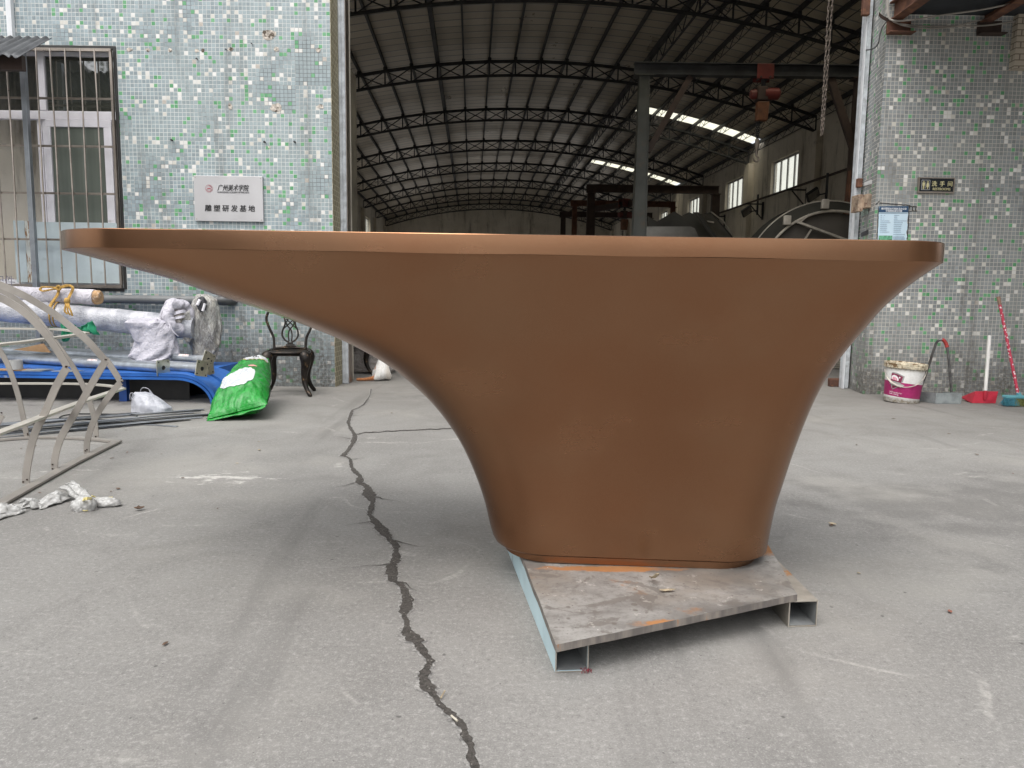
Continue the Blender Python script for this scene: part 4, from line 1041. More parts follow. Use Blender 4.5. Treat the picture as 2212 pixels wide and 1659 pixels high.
g = MB(); g.tube(A2, .012, 6); g.tube(B, .018, 6); g.build('rim', PALEEDGE, tk, smooth=True)
g = MB(); g.face([V((cx2 + (p.x - cx2) * .985, 10.56, cz + (p.z - cz) * .985)) for p in B]); g.build('back_plate', pm('brownish_back_plate', (.050, .043, .034), .7, .1, .3, 1.5, ((.09, .075, .055), .5, .75, 1.8)), tk)
p = T([(1790, 480), (1835, 512)], 10.6)
g = MB()
a, b = aty(1718, 478, 10.5), aty(1810, 512, 10.5); g.bar(a, b + (b - a) * .4, .05, .03); a, b = aty(1752, 496, 10.5), aty(1742, 512, 10.5); g.bar(a, b + (b - a) * 3, .03, .02); a, b = aty(1727, 481, 10.5), aty(1748, 463, 10.5); g.bar(a, b, .03, .02)
g.build('stiffener', PALEEDGE, tk)
for (x, y, dx) in ((1700, 472, 6), (1782, 437, 2)):
    g = MB(); c = aty(x, y, 10.48); g.box((c.x - .05, 10.44, c.z - .09), (c.x + .05, 10.50, c.z + .04), None); g.build('lug', PALEEDGE, tk, bevel=.01)
g = MB(); g.box((cx - R1, 10.5, 0), (cx - R1 + .12, 11.3, cz - .15)); g.box((cx + R1 - .12, 10.5, 0), (cx + R1, 11.3, cz - .15)); g.build('leg', DULLD, tk)
DZ = lambda x, y: (1207 + x * .1736, 356.6 + y * .1736)
def sheetobj(name, label, poly, Y, depth, mat, cat, bottom=True):
    """bent plate or box standing on the hall floor: outline at distance Y, going back by depth"""
    pts = [aty(*DZ(x, y), Y) for x, y in poly]
    g = MB(); n = len(pts); q = [p + V((.0, depth, 0)) for p in pts]
    for i in range(n - 1): g.face([pts[i], pts[i + 1], q[i + 1], q[i]])
    g.face([V((p.x, p.y, 0)) for p in (pts[-1], pts[0])] + pts)
    o = g.build(name, mat, bevel=0, solid=.012); return tag(o, label, cat)
sheetobj('steel_trough', 'bright folded steel trough lying behind the pale gantry column', [(1035, 900), (1035, 768), (1640, 768), (1690, 790), (1740, 900)], 14.5, .6, DULL, 'trough')
sheetobj('folded_plate', 'dark zigzag folded steel plate with two peaks behind the trough', [(1110, 640), (1225, 705), (1440, 580), (1545, 648), (1620, 590), (1665, 605), (1712, 585), (1930, 880)], 15.6, .5, DULLD, 'steel plate')
ch_ = thing('steel_chute', 'slanting open steel chute with a bright lip right of the trough', 'chute', (4.6, 15, 0))
pts = [aty(*DZ(x, y), 14.9) for x, y in ((1712, 585), (1935, 885), (1990, 960))]; pts2 = [aty(*DZ(x, y), 15.2) for x, y in ((1900, 580), (2165, 885), (2230, 960))]
g = MB()
for a, b in zip(pts, pts[1:]): pass
g.face([pts[0] + V((0, 0, -.03)), pts[1] + V((0, 0, -.03)), pts2[1] + V((0, 0, -.05)), pts2[0] + V((0, 0, -.05))]); g.face([pts[1] + V((0, 0, -.03)), pts[2], pts2[2], pts2[1] + V((0, 0, -.05))]); g.build('bed', DULL, ch_, solid=.01)
g = MB(); g.prism([pts2[0] + V((-.22, 0, -.05)), pts2[0], pts2[1], pts2[1] + V((-.22, 0, -.10))], (0, .02, 0)); g.prism([pts[0] + V((-.06, 0, 0)), pts[0] + V((.04, 0, 0)), pts[1] + V((.04, 0, 0)), pts[1] + V((-.06, 0, 0))], (0, .02, 0)); g.build('cheek', DULLD, ch_)
g = MB(); g.tube([pts2[0] + V((-.02, -.02, .0)), pts2[0].lerp(pts2[1], .5) + V((.01, -.02, .06)), pts2[1] + V((0, -.02, 0))], .014, 6); a, b = [aty(*DZ(x, y), 15.0) for x, y in ((1810, 695), (1930, 712))]; g.bar(a, b, .04, .03); g.build('lip', PALEEDGE, ch_)
g = MB(); g.box((pts[1].x, 14.9, 0), (pts[1].x + .05, 14.95, pts[1].z)); g.box((pts2[1].x - .05, 15.2, 0), (pts2[1].x, 15.25, pts2[1].z)); g.build('leg', DULLD, ch_)
# coil of hose by the right-hand rail
c = atz(1812, 795)
hcoil = thing('hose_coil', 'loose coil of hose lying on the floor just inside the gate', 'hose', tuple(c))
g = MB()
for k in range(4): g.tube([V((c.x + (.19 - .02 * k) * math.cos(q) + .02 * k, c.y + (.19 - .02 * k) * math.sin(q), .02 + .028 * k)) for q in [2 * math.pi * i / 28 for i in range(28)]], .014, 6, closed=True)
g.build('coil', pm('beige_hose', (.42, .38, .31), .6), hcoil, smooth=True)
c2 = aty(1818, 768, c.y + .2)
g = MB(); g.lathe([(0, 0), (.2, .0), (.22, .03), (.2, .28), (.15, .30), (0, .30)], 24, Matrix.Translation((c.x + .02, c.y + .45, 0))); tag(g.build('dark_drum', DARKPAINT, smooth=True), 'squat dark drum behind the hose coil inside the gate', 'drum')

# ------------------------------------------------------------------ the copper table and what it stands on
TB = thing('sculptural_table', 'huge copper coloured table with an overhanging top flowing into one flared foot', 'table', (0, 0, 0))
def interp(tab, z):
    if z <= tab[0][0]: return tab[0][1]
    n = len(tab)
    for i in range(n - 1):
        (z0, v0), (z1, v1) = tab[i], tab[i + 1]
        if z <= z1:
            h = z1 - z0; t = (z - z0) / h
            s = lambda k: (tab[k + 1][1] - tab[k][1]) / (tab[k + 1][0] - tab[k][0])
            def tan(k):
                if k == 0: return s(0)
                if k == n - 1: return s(n - 2)
                a, b = s(k - 1), s(k)
                return 0 if a * b <= 0 else 2 * a * b / (a + b)
            m0, m1 = tan(i), tan(i + 1)
            return (2 * t ** 3 - 3 * t * t + 1) * v0 + (t ** 3 - 2 * t * t + t) * h * m0 + (-2 * t ** 3 + 3 * t * t) * v1 + (t ** 3 - t * t) * h * m1
    return tab[-1][1]
LT = [(.136, -.472), (.15, -.480), (.274, -.514), (.379, -.552), (.498, -.610), (.621, -.699), (.743, -.833), (.80, -.925), (.848, -1.022), (.939, -1.269), (.981, -1.405), (1.038, -1.575), (1.07, -1.70), (1.102, -1.822), (1.122, -1.905)]
RT = [(.136, .494), (.252, .507), (.290, .512), (.389, .532), (.491, .552), (.654, .588), (.740, .613), (.803, .638), (.868, .671), (.924, .703), (.99, .742), (1.054, .796), (1.108, .854), (1.122, .872)]
def ringpts(z):
    t = (z - .136) / .986
    xl, xr = interp(LT, z), interp(RT, z)
    fl = max(0, t)
    yf = -.252 - .245 * fl ** 2.1; yb = .252 + .28 * fl ** 2.1
    rl = .19 + .13 * fl ** 1.5; rr_ = .19 - .03 * fl
    return rr(xl, xr, yf, yb, rl, rr_)
def rr(xl, xr, yf, yb, rl, rq, na=14, ns=18):
    rl = min(rl, (yb - yf) * .49); rq = min(rq, (yb - yf) * .49)
    out = []
    def line(a, b, n):
        for i in range(n): out.append((a[0] + (b[0] - a[0]) * i / n, a[1] + (b[1] - a[1]) * i / n))
    def arc_(c, r, a0):
        for i in range(na):
            a = a0 + math.pi / 2 * i / na; out.append((c[0] + r * math.cos(a), c[1] + r * math.sin(a)))
    line((xl + rl, yf), (xr - rq, yf), ns * 2); arc_((xr - rq, yf + rq), rq, -math.pi / 2)
    line((xr, yf + rq), (xr, yb - rq), ns // 2); arc_((xr - rq, yb - rq), rq, 0)
    line((xr - rq, yb), (xl + rl, yb), ns * 2); arc_((xl + rl, yb - rl), rl, math.pi / 2)
    line((xl, yb - rl), (xl, yf + rl), ns // 2); arc_((xl + rl, yf + rl), rl, math.pi)
    return out
def loft(g, rings, cap0=False, cap1=False):
    n = len(rings[0]); b = len(g.v)
    for r in rings: g.v += [V(p) for p in r]
    for i in range(len(rings) - 1):
        for j in range(n): g.f.append((b + i * n + j, b + i * n + (j + 1) % n, b + (i + 1) * n + (j + 1) % n, b + (i + 1) * n + j)); g.m.append(0)
    if cap0: g.f.append(tuple(b + j for j in reversed(range(n)))); g.m.append(0)
    if cap1: g.f.append(tuple(b + (len(rings) - 1) * n + j for j in range(n))); g.m.append(0)
def wob(p):       # hand-beaten surface: a millimetre or so of waviness
    d = .0016 * mn.noise(V(p) * 2.2) + .0006 * mn.noise(V(p) * 6)
    return V((p[0], p[1] + d, p[2] + d * .5))
zs = [.136 + .986 * (1 - (1 - k / 70) ** 1.25) for k in range(71)]
rings = []
p0 = ringpts(.136)
cxm = .01
rings.append([V((cxm + (x - cxm) * .985, y * .975, .130)) for x, y in p0])
for z in zs: rings.append([wob((x, y, z)) for x, y in ringpts(z)])
rings[-1] = [V((x, y, 1.1215)) for x, y in ringpts(1.122)]
g = MB(); loft(g, rings, True, False)
body = g.build('pedestal_body', COPPER, TB, smooth=True, sharp=30)
g = MB(); tp = ringpts(1.122)
def insetr(d): return rr(interp(LT, 1.122) + d, interp(RT, 1.122) - d, -.497 + d, .532 - d, .32 - d, .16 - d)
def wavy(z, d): return [V((x, y + .0012 * mn.noise(V((x * 3, z * 9, 2))), z + (.0026 if z < 1.13 else .0012) * mn.noise(V((x * 2.6, 7, z))))) for x, y in insetr(d)]
loft(g, [[V((x, y, 1.1205)) for x, y in insetr(.012)], wavy(1.1218, -.0012), wavy(1.140, -.0015), wavy(1.160, -.0015), wavy(1.1772, -.001), [V((x, y, 1.1788)) for x, y in insetr(.0006)], [V((x, y, 1.1795)) for x, y in insetr(.003)], [V((x, y, 1.1795)) for x, y in insetr(.05)]], False, True)
g.build('table_top', COPPER, TB, smooth=True, sharp=25)
g = MB(); pl_ = [(x * .925 + .0, y * .945) for x, y in p0]
loft(g, [[V((x, y, .105)) for x, y in pl_], [V((x, y, .1315)) for x, y in pl_]], True, True); g.build('plinth', COPPER, TB, smooth=True, sharp=30)
TB.location = (.42, 2.655, 0.0035); TB.rotation_euler = (0, .006, -.049)

# weathered steel plate on two box tubes
def platemat():
    t = NT('weathered_steel_plate')
    a = t.noise(2.4, 6, .65, None, (1, 1.3, 1), .5); b = t.noise(7, 6, .7); c = t.noise(55, 4, .7); d = t.noise(4.2, 5, .6, None, None, 1.2)
    col = t.mix(t.ramp(a, .32, .66), (.125, .12, .112), (.33, .32, .30))
    col = t.mix(t.ramp(t.noise(3.0, 4, .6, t.vmath('ADD', t.pos, (7, 3, 1))), .5, .68, 0, .6), col, (.235, .205, .17))
    col = t.mix(t.ramp(t.math('ADD', d, t.math('MULTIPLY', c, .1)), .60, .635, 0, .75), col, (.15, .135, .12))
    col = t.mix(t.ramp(t.math('ADD', t.voro(13), t.math('MULTIPLY', b, .25)), .26, .22, 0, .8), col, (.13, .115, .10))
    col = t.mix(t.ramp(t.math('ADD', t.voro(31), t.math('MULTIPLY', b, .22)), .215, .18, 0, .8), col, (.10, .085, .075))
    rust = t.ramp(t.noise(4.4, 7, .72, t.vmath('ADD', t.pos, (1.5, 9, 4))), .60, .70, 0, .7)
    col = t.mix(t.ramp(t.noise(31, 7, .75), .48, .66, 0, .5), col, (.125, .115, .104)); col = t.mix(t.ramp(t.noise(23, 5, .7, t.vmath('ADD', t.pos, (5, 2, 8))), .60, .68, 0, .5), col, (.50, .48, .44)); col = t.mix(t.ramp(c, .52, .66, 0, .35), col, (.13, .12, .11))
    col = t.mix(rust, col, t.mix(b, (.22, .085, .02), (.38, .18, .06)))
    p = t.sep(t.pos)
    for (cx, cy, rx, ry) in ((.93, 2.62, .12, .10), (.33, 2.39, .26, .03), (.45, 1.97, .12, .035)):
        e = t.math('ADD', t.math('POWER', t.math('DIVIDE', t.math('SUBTRACT', p[0], cx), rx), 2.0), t.math('POWER', t.math('DIVIDE', t.math('SUBTRACT', p[1], cy), ry), 2.0))
        col = t.mix(t.ramp(t.math('SUBTRACT', t.noise(11, 5, .7), t.math('MULTIPLY', e, .3)), .22, .42, 0, .85), col, t.mix(b, (.30, .11, .025), (.46, .21, .06)))
    col = t.mix(t.ramp(t.math('ADD', t.voro(19, t.vmath('ADD', t.pos, (3, 3, 3))), t.math('MULTIPLY', c, .08)), .082, .06, 0, .9), col, (.70, .68, .62))
    return t.set(Base_Color=col, Roughness=t.ramp(a, .3, .7, .55, .8), Metallic=.1, Normal=t.bump(t.math('ADD', c, t.math('MULTIPLY', d, .6)), .25, .004))
def edgemat():
    t = NT('plate_edge'); st = t.noise(14, 4, .6, None, (1.6, 1.6, .3))
    col = t.mix(t.ramp(st, .4, .7), (.14, .125, .115), (.26, .23, .20)); col = t.mix(t.ramp(st, .66, .72, 0, .8), col, (.36, .17, .07))
    return t.set(Base_Color=col, Roughness=.7, Metallic=.15)
PLM, PLE = platemat(), edgemat()
zt = .1065
FL, FR = atz(1201, 1393, zt), atz(1722, 1284, zt)
BL, BR = atz(1132, 1213, zt), atz(1660, 1178, zt)
BL = FL + (BL - FL) * 1.25; BR = FR + (BR - FR) * 1.5
g = MB(); q = []
corner = [FL, FR, BR, BL]
for i in range(4):
    a, b = corner[i], corner[(i + 1) % 4]
    for k in range(14):
        p = a.lerp(b, k / 14); nrm = V((b.y - a.y, a.x - b.x, 0)).normalized(); q.append(p + nrm * .0022 * mn.noise(p * 23))
n = len(q); th = .021
g.cur = 0; g.face([V((p.x, p.y, zt)) for p in q]); g.face([V((p.x, p.y, zt - th)) for p in reversed(q)]); g.cur = 1
for i in range(n): a, b = q[i], q[(i + 1) % n]; g.face([V((a.x, a.y, zt - th)), V((b.x, b.y, zt - th)), V((b.x, b.y, zt)), V((a.x, a.y, zt))])
tag(g.build('steel_plate', [PLM, PLE], weld=True), 'thick blotchy weathered steel plate carrying the copper table', 'steel plate')
PAINTB = pm('chipped_pale_blue_paint', (.46, .60, .64), .6, 0, .12, 3, ((.25, .22, .18), .60, .70, 9), .1, 40)
TUBEIN = pm('tube_raw_inside', (.33, .34, .34), .5, .4, .3, 5, ((.5, .5, .48), .58, .75, 9)); TUBET = pm('rusty_pale_tube', (.30, .275, .235), .7, .1, .3, 5, ((.30, .15, .06), .56, .7, 8))
def boxtube(label, f0, f1, back, h, outer):
    o = thing('box_tube', label, 'steel tube', tuple(f0), 'box tubes under the steel plate')
    d = (f1 - f0).normalized(); L = (V(back) - f0); L.z = 0
    w = (f1 - f0).length; t_ = .0036
    P = lambda a, l, z: f0 + d * a + L * l + V((0, 0, z))
    g = MB()
    for (a0, a1, z0, z1) in ((0, t_, 0, h), (w - t_, w, 0, h), (t_, w - t_, 0, t_), (t_, w - t_, h - t_, h)):
        g.mesh([P(a0, 0, z0), P(a1, 0, z0), P(a1, 0, z1), P(a0, 0, z1), P(a0, 1, z0), P(a1, 1, z0), P(a1, 1, z1), P(a0, 1, z1)], [(4, 5, 6, 7), (0, 1, 5, 4), (1, 2, 6, 5), (2, 3, 7, 6), (3, 0, 4, 7)]); g.cur = 1; g.face([P(a0, 0, z0), P(a1, 0, z0), P(a1, 0, z1), P(a0, 0, z1)]); g.cur = 0
    g.build('tube_wall', [outer, TUBET], o)
    g = MB(); e = t_ + .0012
    for (A, B) in (((e, e), (e, h - e)), ((w - e, e), (w - e, h - e)), ((e, e), (w - e, e)), ((e, h - e), (w - e, h - e))):
        g.face([P(A[0], .003, A[1]), P(B[0], .003, B[1]), P(B[0], .97, B[1]), P(A[0], .97, A[1])])
    g.build('inside_face', TUBEIN, o)
f0, f1 = atz(1199, 1453, .001), atz(1271, 1450.5, .001)
bk = atz(1110, 1224, .001)
boxtube('pale blue painted box tube under the near corner of the steel plate', f0, f1, f0 + (bk - f0) * 1.35, zt - th - .0015, PAINTB)
f0, f1 = atz(1702, 1355, .001), atz(1764, 1353, .001)
bk = atz(1655, 1222, .001); bk2 = f0 + (atz(1590, 1222, .001) - f0) * 1.3
boxtube('rust-topped box tube sticking out under the far corner of the plate', f0, f1, bk2, zt - th - .0015, TUBET)
# dead leaf on the plate, red tangle beside the tube
LEAFM = pm('dry_leaf', (.34, .28, .19), .8, 0, .35, 30); LEAFD = pm('dark_leaf', (.12, .075, .05), .85, 0, .4, 30); LEAFR = pm('reddish_leaf', (.22, .09, .06), .8, 0, .4, 30)
def leaf(c, L, w, rot, mat, label, lift=.3, curl=.5, group=None, tilt=0, name='dry_leaf'):
    g = MB(); M = Matrix.Translation(V(c)) @ Matrix.Rotation(rot, 4, 'Z') @ Matrix.Rotation(tilt, 4, 'Y')
    def fn(u, v):
        x = (u - .5) * L; ww = w * max(.03, math.sin(math.pi * min(1, max(0, u))) ** .7) * (1 + .35 * mn.noise(V((u * 5, rot, 0))))
        y = (v - .5) * ww
        return M @ V((x, y, .004 + lift * L * (u - .5) ** 2 + curl * abs(y) * (1 + .6 * mn.noise(V((u * 4, v * 4, rot * 3))))))
    g.grid(9, 5, fn); return tag(g.build(name, mat, smooth=True, solid=.0008), label, 'leaf', group)
a = atz(1414, 1266, zt); leaf(a + V((0, 0, .02)), .085, .022, 1.75, LEAFM, 'curled pale dead leaf standing on the weathered steel plate', .5, .9, tilt=.5)
a = atz(1441, 1279, zt); leaf(a, .055, .016, .15, LEAFM, 'flat pale leaf fragment lying on the weathered steel plate', .3, .5)
g = MB(); a = atz(1267, 1452, .004); random.seed(2)
for k in range(14):
    p = a + V((random.uniform(-.014, .014), random.uniform(-.008, .008), 0)); q = p + V((random.uniform(-.014, .014), random.uniform(-.010, .010), random.uniform(.001, .007)))
    g.tube([p, p.lerp(q, .5) + V((0, 0, .004)), q], .0010, 4)
tag(g.build('red_thread_tangle', pm('dark_red_thread', (.16, .02, .03), .8)), 'tangle of dark red thread on the ground by the pale blue box tube', 'thread')

# ------------------------------------------------------------------ cast chair by the wall (and another one inside the gate)
BRZ = pm('rubbed_bronze_iron', (.022, .018, .015), .38, .6, .5, 9, ((.22, .13, .06), .54, .74, 14), .15, 60, local=True)
def make_chair(loc, rot, label):
    o = thing('cast_chair', label, 'chair', (0, 0, 0), 'cast metal garden chairs')
    def cab(sx, sy, splay):
        # cabriole leg: bulging knee, thin ankle, small out-turned foot
        x, y = sx * .165, sy * .165
        ux, uy = sx * .7071, sy * .7071
        P = [(0.00, .425, .048), (.014, .40, .058), (.024, .365, .056), (.018, .30, .044), (.006, .22, .033), (.008, .14, .027), (.034, .06, .022), (.058, .020, .022), (.070, .010, .013)]
        pts = [V((x + ux * d * splay, y + uy * d * splay, z)) for d, z, r in P]; rad = [r for d, z, r in P]
        pp = smooth_path(pts, 4); rr2 = []
        for i in range(len(pp)):
            k = i / 4; i0 = min(int(k), len(rad) - 1); i1 = min(i0 + 1, len(rad) - 1); rr2.append(rad[i0] + (rad[i1] - rad[i0]) * (k - int(k)))
        g = MB(); g.tube(pp, rr2, 10); g.build('leg', BRZ, o, smooth=True, sharp=80)
    for sx in (-1, 1):
        cab(sx, -1, 1.5); cab(sx, 1, 1.5)
    # pierced seat: rim ring plus lattice
    g = MB(); N = 40
    def so_(r): return [V((r * 1.02 * math.copysign(abs(math.cos(a)) ** .75, math.cos(a)), r * math.copysign(abs(math.sin(a)) ** .75, math.sin(a)), .435)) for a in [2 * math.pi * i / N for i in range(N)]]
    g.tube(so_(.205), .014, 8, closed=True); g.tube(so_(.17), .007, 6, closed=True); g.tube([p + V((0, 0, -.022)) for p in so_(.198)], .010, 6, closed=True)
    for k in range(-6, 7):
        c = k * .042
        for sgn in (1, -1):
            pts = []
            for i in range(21):
                t = -1 + i / 10; x, y = t * .2, sgn * t * .2 + c
                if abs(x / .19) ** 2.7 + abs(y / .185) ** 2.7 < 1: pts.append(V((x, y, .437)))
            if len(pts) > 1: g.tube(pts, .0085, 5)
    g.build('seat', BRZ, o, smooth=True)
    # backrest: two swept posts, base rail, lyre splat with crossing ribs, top rail
    for sx in (-1, 1):
        g = MB(); pts = smooth_path([(sx * .155, .155, .44), (sx * .158, .165, .50), (sx * .165, .185, .57), (sx * .205, .20, .66), (sx * .235, .215, .745), (sx * .225, .225, .81), (sx * .19, .235, .86), (sx * .12, .24, .90), (0, .243, .915)], 5)
        g.tube(pts, [.019 if i < 3 else .0135 for i in range(len(pts))], 8); g.build('back_post', BRZ, o, smooth=True)
    g = MB(); g.tube(smooth_path([(-.15, .16, .455), (-.07, .185, .462), (0, .192, .464), (.07, .185, .462), (.15, .16, .455)], 4), .016, 8); g.box((-.06, .175, .47), (.06, .195, .485)); g.box((-.045, .176, .486), (.045, .194, .50)); g.box((-.03, .177, .501), (.03, .193, .52)); g.build('back_rail', BRZ, o, smooth=True, bevel=.004)
    g = MB(); Y = lambda z: .185 + (z - .5) * .13
    L = [(-.012, .52), (-.05, .54), (-.078, .585), (-.075, .64), (-.055, .69), (-.05, .74), (-.062, .80), (-.04, .87), (0, .90)]
    for sx in (-1, 1):
        g.tube(smooth_path([(sx * -x, Y(z), z) for x, z in L], 5), .009, 7)
        g.tube(smooth_path([(sx * .012, Y(.53), .53), (sx * .018, Y(.58), .58), (sx * .010, Y(.64), .64), (sx * -.028, Y(.69), .69), (sx * -.045, Y(.73), .73)], 5), .007, 6)
        g.tube(smooth_path([(sx * .07, Y(.655), .655), (sx * .03, Y(.69), .69), (sx * .0, Y(.72), .72), (sx * -.04, Y(.76), .76)], 4), .006, 6)
        g.tube(smooth_path([(sx * .05, Y(.70), .70), (sx * .02, Y(.755), .755), (sx * -.02, Y(.80), .80), (sx * -.05, Y(.83), .83)], 4), .006, 6)
    g.build('splat', BRZ, o, smooth=True)
    o.location = loc; o.rotation_euler = (0, 0, rot)
    return o
CH = make_chair((-2.275, 7.50, 0), math.radians(10), 'black and bronze cast garden chair against the mosaic wall')
c2 = copy_tree(CH); c2.location = (-2.12, 9.55, 0); c2.rotation_euler = (0, 0, math.radians(35)); c2['label'] = 'cast garden chair mostly hidden behind the shutter rail, beside the cat'

# ------------------------------------------------------------------ sitting cat seen from behind
def make_cat():
    o = thing('cat', 'white cat with a ginger tail sitting with its back turned inside the gate', 'cat', (0, 0, 0))
    me = bpy.data.meshes.new('body')
    J = {'hip': ((0, 0, .085), .088), 'rump': ((0, -.055, .06), .066), 'waist': ((.004, .035, .15), .083), 'chest': ((.008, .055, .225), .066), 'neck': ((.012, .065, .275), .043), 'head': ((.02, .085, .325), .050), 'muz': ((.03, .13, .312), .026),
         'fl1': ((-.035, .085, .17), .030), 'fl2': ((-.035, .10, .08), .019), 'fl3': ((-.035, .115, .015), .018), 'fr1': ((.05, .085, .17), .030), 'fr2': ((.05, .10, .08), .019), 'fr3': ((.05, .115, .015), .018),
         'hl1': ((-.085, .03, .055), .050), 'hl2': ((-.09, .09, .022), .022), 'hr1': ((.085, .03, .055), .050), 'hr2': ((.09, .09, .022), .022),
         't1': ((-.055, -.075, .035), .028), 't2': ((-.11, -.085, .028), .023), 't3': ((-.18, -.10, .020), .019), 't4': ((-.235, -.115, .019), .0185), 't5': ((-.27, -.12, .02), .017),
         'el': ((-.008, .085, .372), .017), 'el2': ((-.012, .085, .395), .005), 'er': ((.052, .085, .368), .017), 'er2': ((.058, .085, .392), .005)}
    E = [('hip', 'rump'), ('hip', 'waist'), ('waist', 'chest'), ('chest', 'neck'), ('neck', 'head'), ('head', 'muz'), ('chest', 'fl1'), ('fl1', 'fl2'), ('fl2', 'fl3'), ('chest', 'fr1'), ('fr1', 'fr2'), ('fr2', 'fr3'),
         ('hip', 'hl1'), ('hl1', 'hl2'), ('hip', 'hr1'), ('hr1', 'hr2'), ('rump', 't1'), ('t1', 't2'), ('t2', 't3'), ('t3', 't4'), ('t4', 't5'), ('head', 'el'), ('el', 'el2'), ('head', 'er'), ('er', 'er2')]
    ks = list(J); me.from_pydata([J[k][0] for k in ks], [(ks.index(a), ks.index(b)) for a, b in E], [])
    b = bpy.data.objects.new('body', me); COL.objects.link(b); b.parent = o
    b.modifiers.new('skin', 'SKIN').use_smooth_shade = True
    for i, k in enumerate(ks):
        r = J[k][1]; me.skin_vertices[0].data[i].radius = (r, r)
    me.skin_vertices[0].data[0].use_root = True
    md = b.modifiers.new('sub', 'SUBSURF'); md.levels = 2; md.render_levels = 2
    t = NT('white_and_ginger_fur')
    p = t.sep(t.tc.outputs['Object']); f = t.noise(60, 4, .7, t.tc.outputs['Object'], (1, 1, .35))
    # ginger along the tail, one ginger fleck on the flank
    tail = t.math('MULTIPLY', t.ramp(t.math('ADD', p[1], t.math('MULTIPLY', f, .02)), -.056, -.066), t.ramp(t.math('ADD', p[0], t.math('MULTIPLY', f, .02)), -.03, -.052))
    e = t.math('ADD', t.math('POWER', t.math('DIVIDE', t.math('ADD', p[0], .062), .014), 2.0), t.math('POWER', t.math('DIVIDE', t.math('SUBTRACT', p[2], .158), .026), 2.0))
    fleck = t.ramp(t.math('ADD', e, t.math('MULTIPLY', f, .6)), 1.5, .9)
    gi = t.mix(t.ramp(f, .35, .65), (.30, .10, .03), (.48, .20, .07)); wh = t.mix(t.ramp(f, .3, .7), (.62, .60, .56), (.82, .81, .78))
    wh = t.mix(t.ramp(p[0], .05, .10, 0, .5), wh, (.62, .52, .40))
    col = t.mix(t.math('MAXIMUM', tail, fleck), wh, gi)
    t.set(Base_Color=col, Roughness=.85, Normal=t.bump(t.noise(150, 3, .7, t.tc.outputs['Object'], (1, 1, .3)), .5, .004)); t.b.inputs['Sheen Weight'].default_value = .4
    me.materials.append(t.m)
    bpy.context.view_layer.update()
    dg = bpy.context.evaluated_depsgraph_get()
    m2 = bpy.data.meshes.new_from_object(b.evaluated_get(dg)); b.modifiers.clear(); b.data = m2; m2.materials.clear(); m2.materials.append(t.m)
    for q in m2.vertices:
        n = mn.noise(q.co * 45) * .0035; q.co += q.normal * n
        q.co.z = max(q.co.z, .001)
    g = MB()
    for sx in (-1, 1): g.lathe([(0, .004), (.006, .003), (.008, 0)], 10, Matrix.Translation((.022 + sx * .022, .128, .335)) @ Matrix.Rotation(-math.pi / 2, 4, 'X'))
    ob = g.build('eyes', DARKPAINT, o, smooth=True); ob['label'] = 'dark eyes'
    g = MB(); g.lathe([(0, .006), (.006, .003), (.008, 0)], 8, Matrix.Translation((.031, .152, .318)) @ Matrix.Rotation(-math.pi / 2, 4, 'X')); g.build('nose', pm('pink_nose', (.45, .22, .2), .5), o, smooth=True)
    return o
CAT = make_cat(); a = atz(822, 822.5); CAT.location = (a.x, a.y + .02, 0); CAT.rotation_euler = (0, 0, math.radians(-8))
# bundle in clear plastic behind the cat
PLAST = NT('crumpled_clear_plastic')
f = PLAST.noise(9, 5, .7, PLAST.tc.outputs['Object'], None, 1.5); f2 = PLAST.noise(30, 4, .7, PLAST.tc.outputs['Object'], None, 2)
PLAST.set(Base_Color=PLAST.mix(PLAST.ramp(f, .35, .65), (.24, .21, .19), (.46, .42, .39)), Roughness=PLAST.ramp(f2, .3, .7, .12, .35), Normal=PLAST.bump(f2, .9, .02)); PLAST.b.inputs['Coat Weight'].default_value = .6
PLAST = PLAST.m
def blob(g, c, s, e=(.7, .7), nu=28, nv=18, amp=.06, fr=3.0, seed=0, M=None):
    """crumpled superellipsoid"""
    pw_ = lambda v, p: math.copysign(abs(v) ** p, v)
    c = V(c)
    def fn(u, v):
        th, ph = 2 * math.pi * u, math.pi * (v - .5)
        d = V((pw_(math.cos(ph), e[1]) * pw_(math.cos(th), e[0]), pw_(math.cos(ph), e[1]) * pw_(math.sin(th), e[0]), pw_(math.sin(ph), e[1])))
        q = V((d.x * s[0], d.y * s[1], d.z * s[2]))
        k = 1 + amp * mn.noise(d * fr + V((seed, seed * 2, 0))) + amp * .6 * (1 - 2 * abs(mn.noise(d * fr * 2.3 + V((seed * 3, 0, seed)))))
        q = q * k
        if M: q = M @ q
        return c + q
    g.grid(nu, nv, fn, True)
a = aty(785, 800, 9.75)
g = MB(); blob(g, (a.x - .02, 9.85, .17), (.42, .25, .175), (.35, .35), 60, 34, .10, 5, 4); tag(g.build('plastic_bundle', PLAST, smooth=True, sharp=60), 'bundle wrapped in crumpled clear plastic behind the cat', 'bundle')

# ------------------------------------------------------------------ clutter along the mosaic wall
Z2 = lambda x, y: (x * .3637, y * .3637 + 576)
C1 = lambda x, y: (x * .1720, y * .1720 + 592.5)
C2 = lambda x, y: (219.4 + x * .19175, 614.4 + y * .19175)
C4 = lambda x, y: (x * .19846, y * .19846 + 822.9)
BLUE = pm('blue_enamel_steel', (.022, .12, .42), .42, .15, .25, 3, ((.30, .33, .38), .62, .78, 8), .05, 60)
BLUED = pm('dark_blue_steel', (.012, .05, .20), .55, .1, .3, 3)
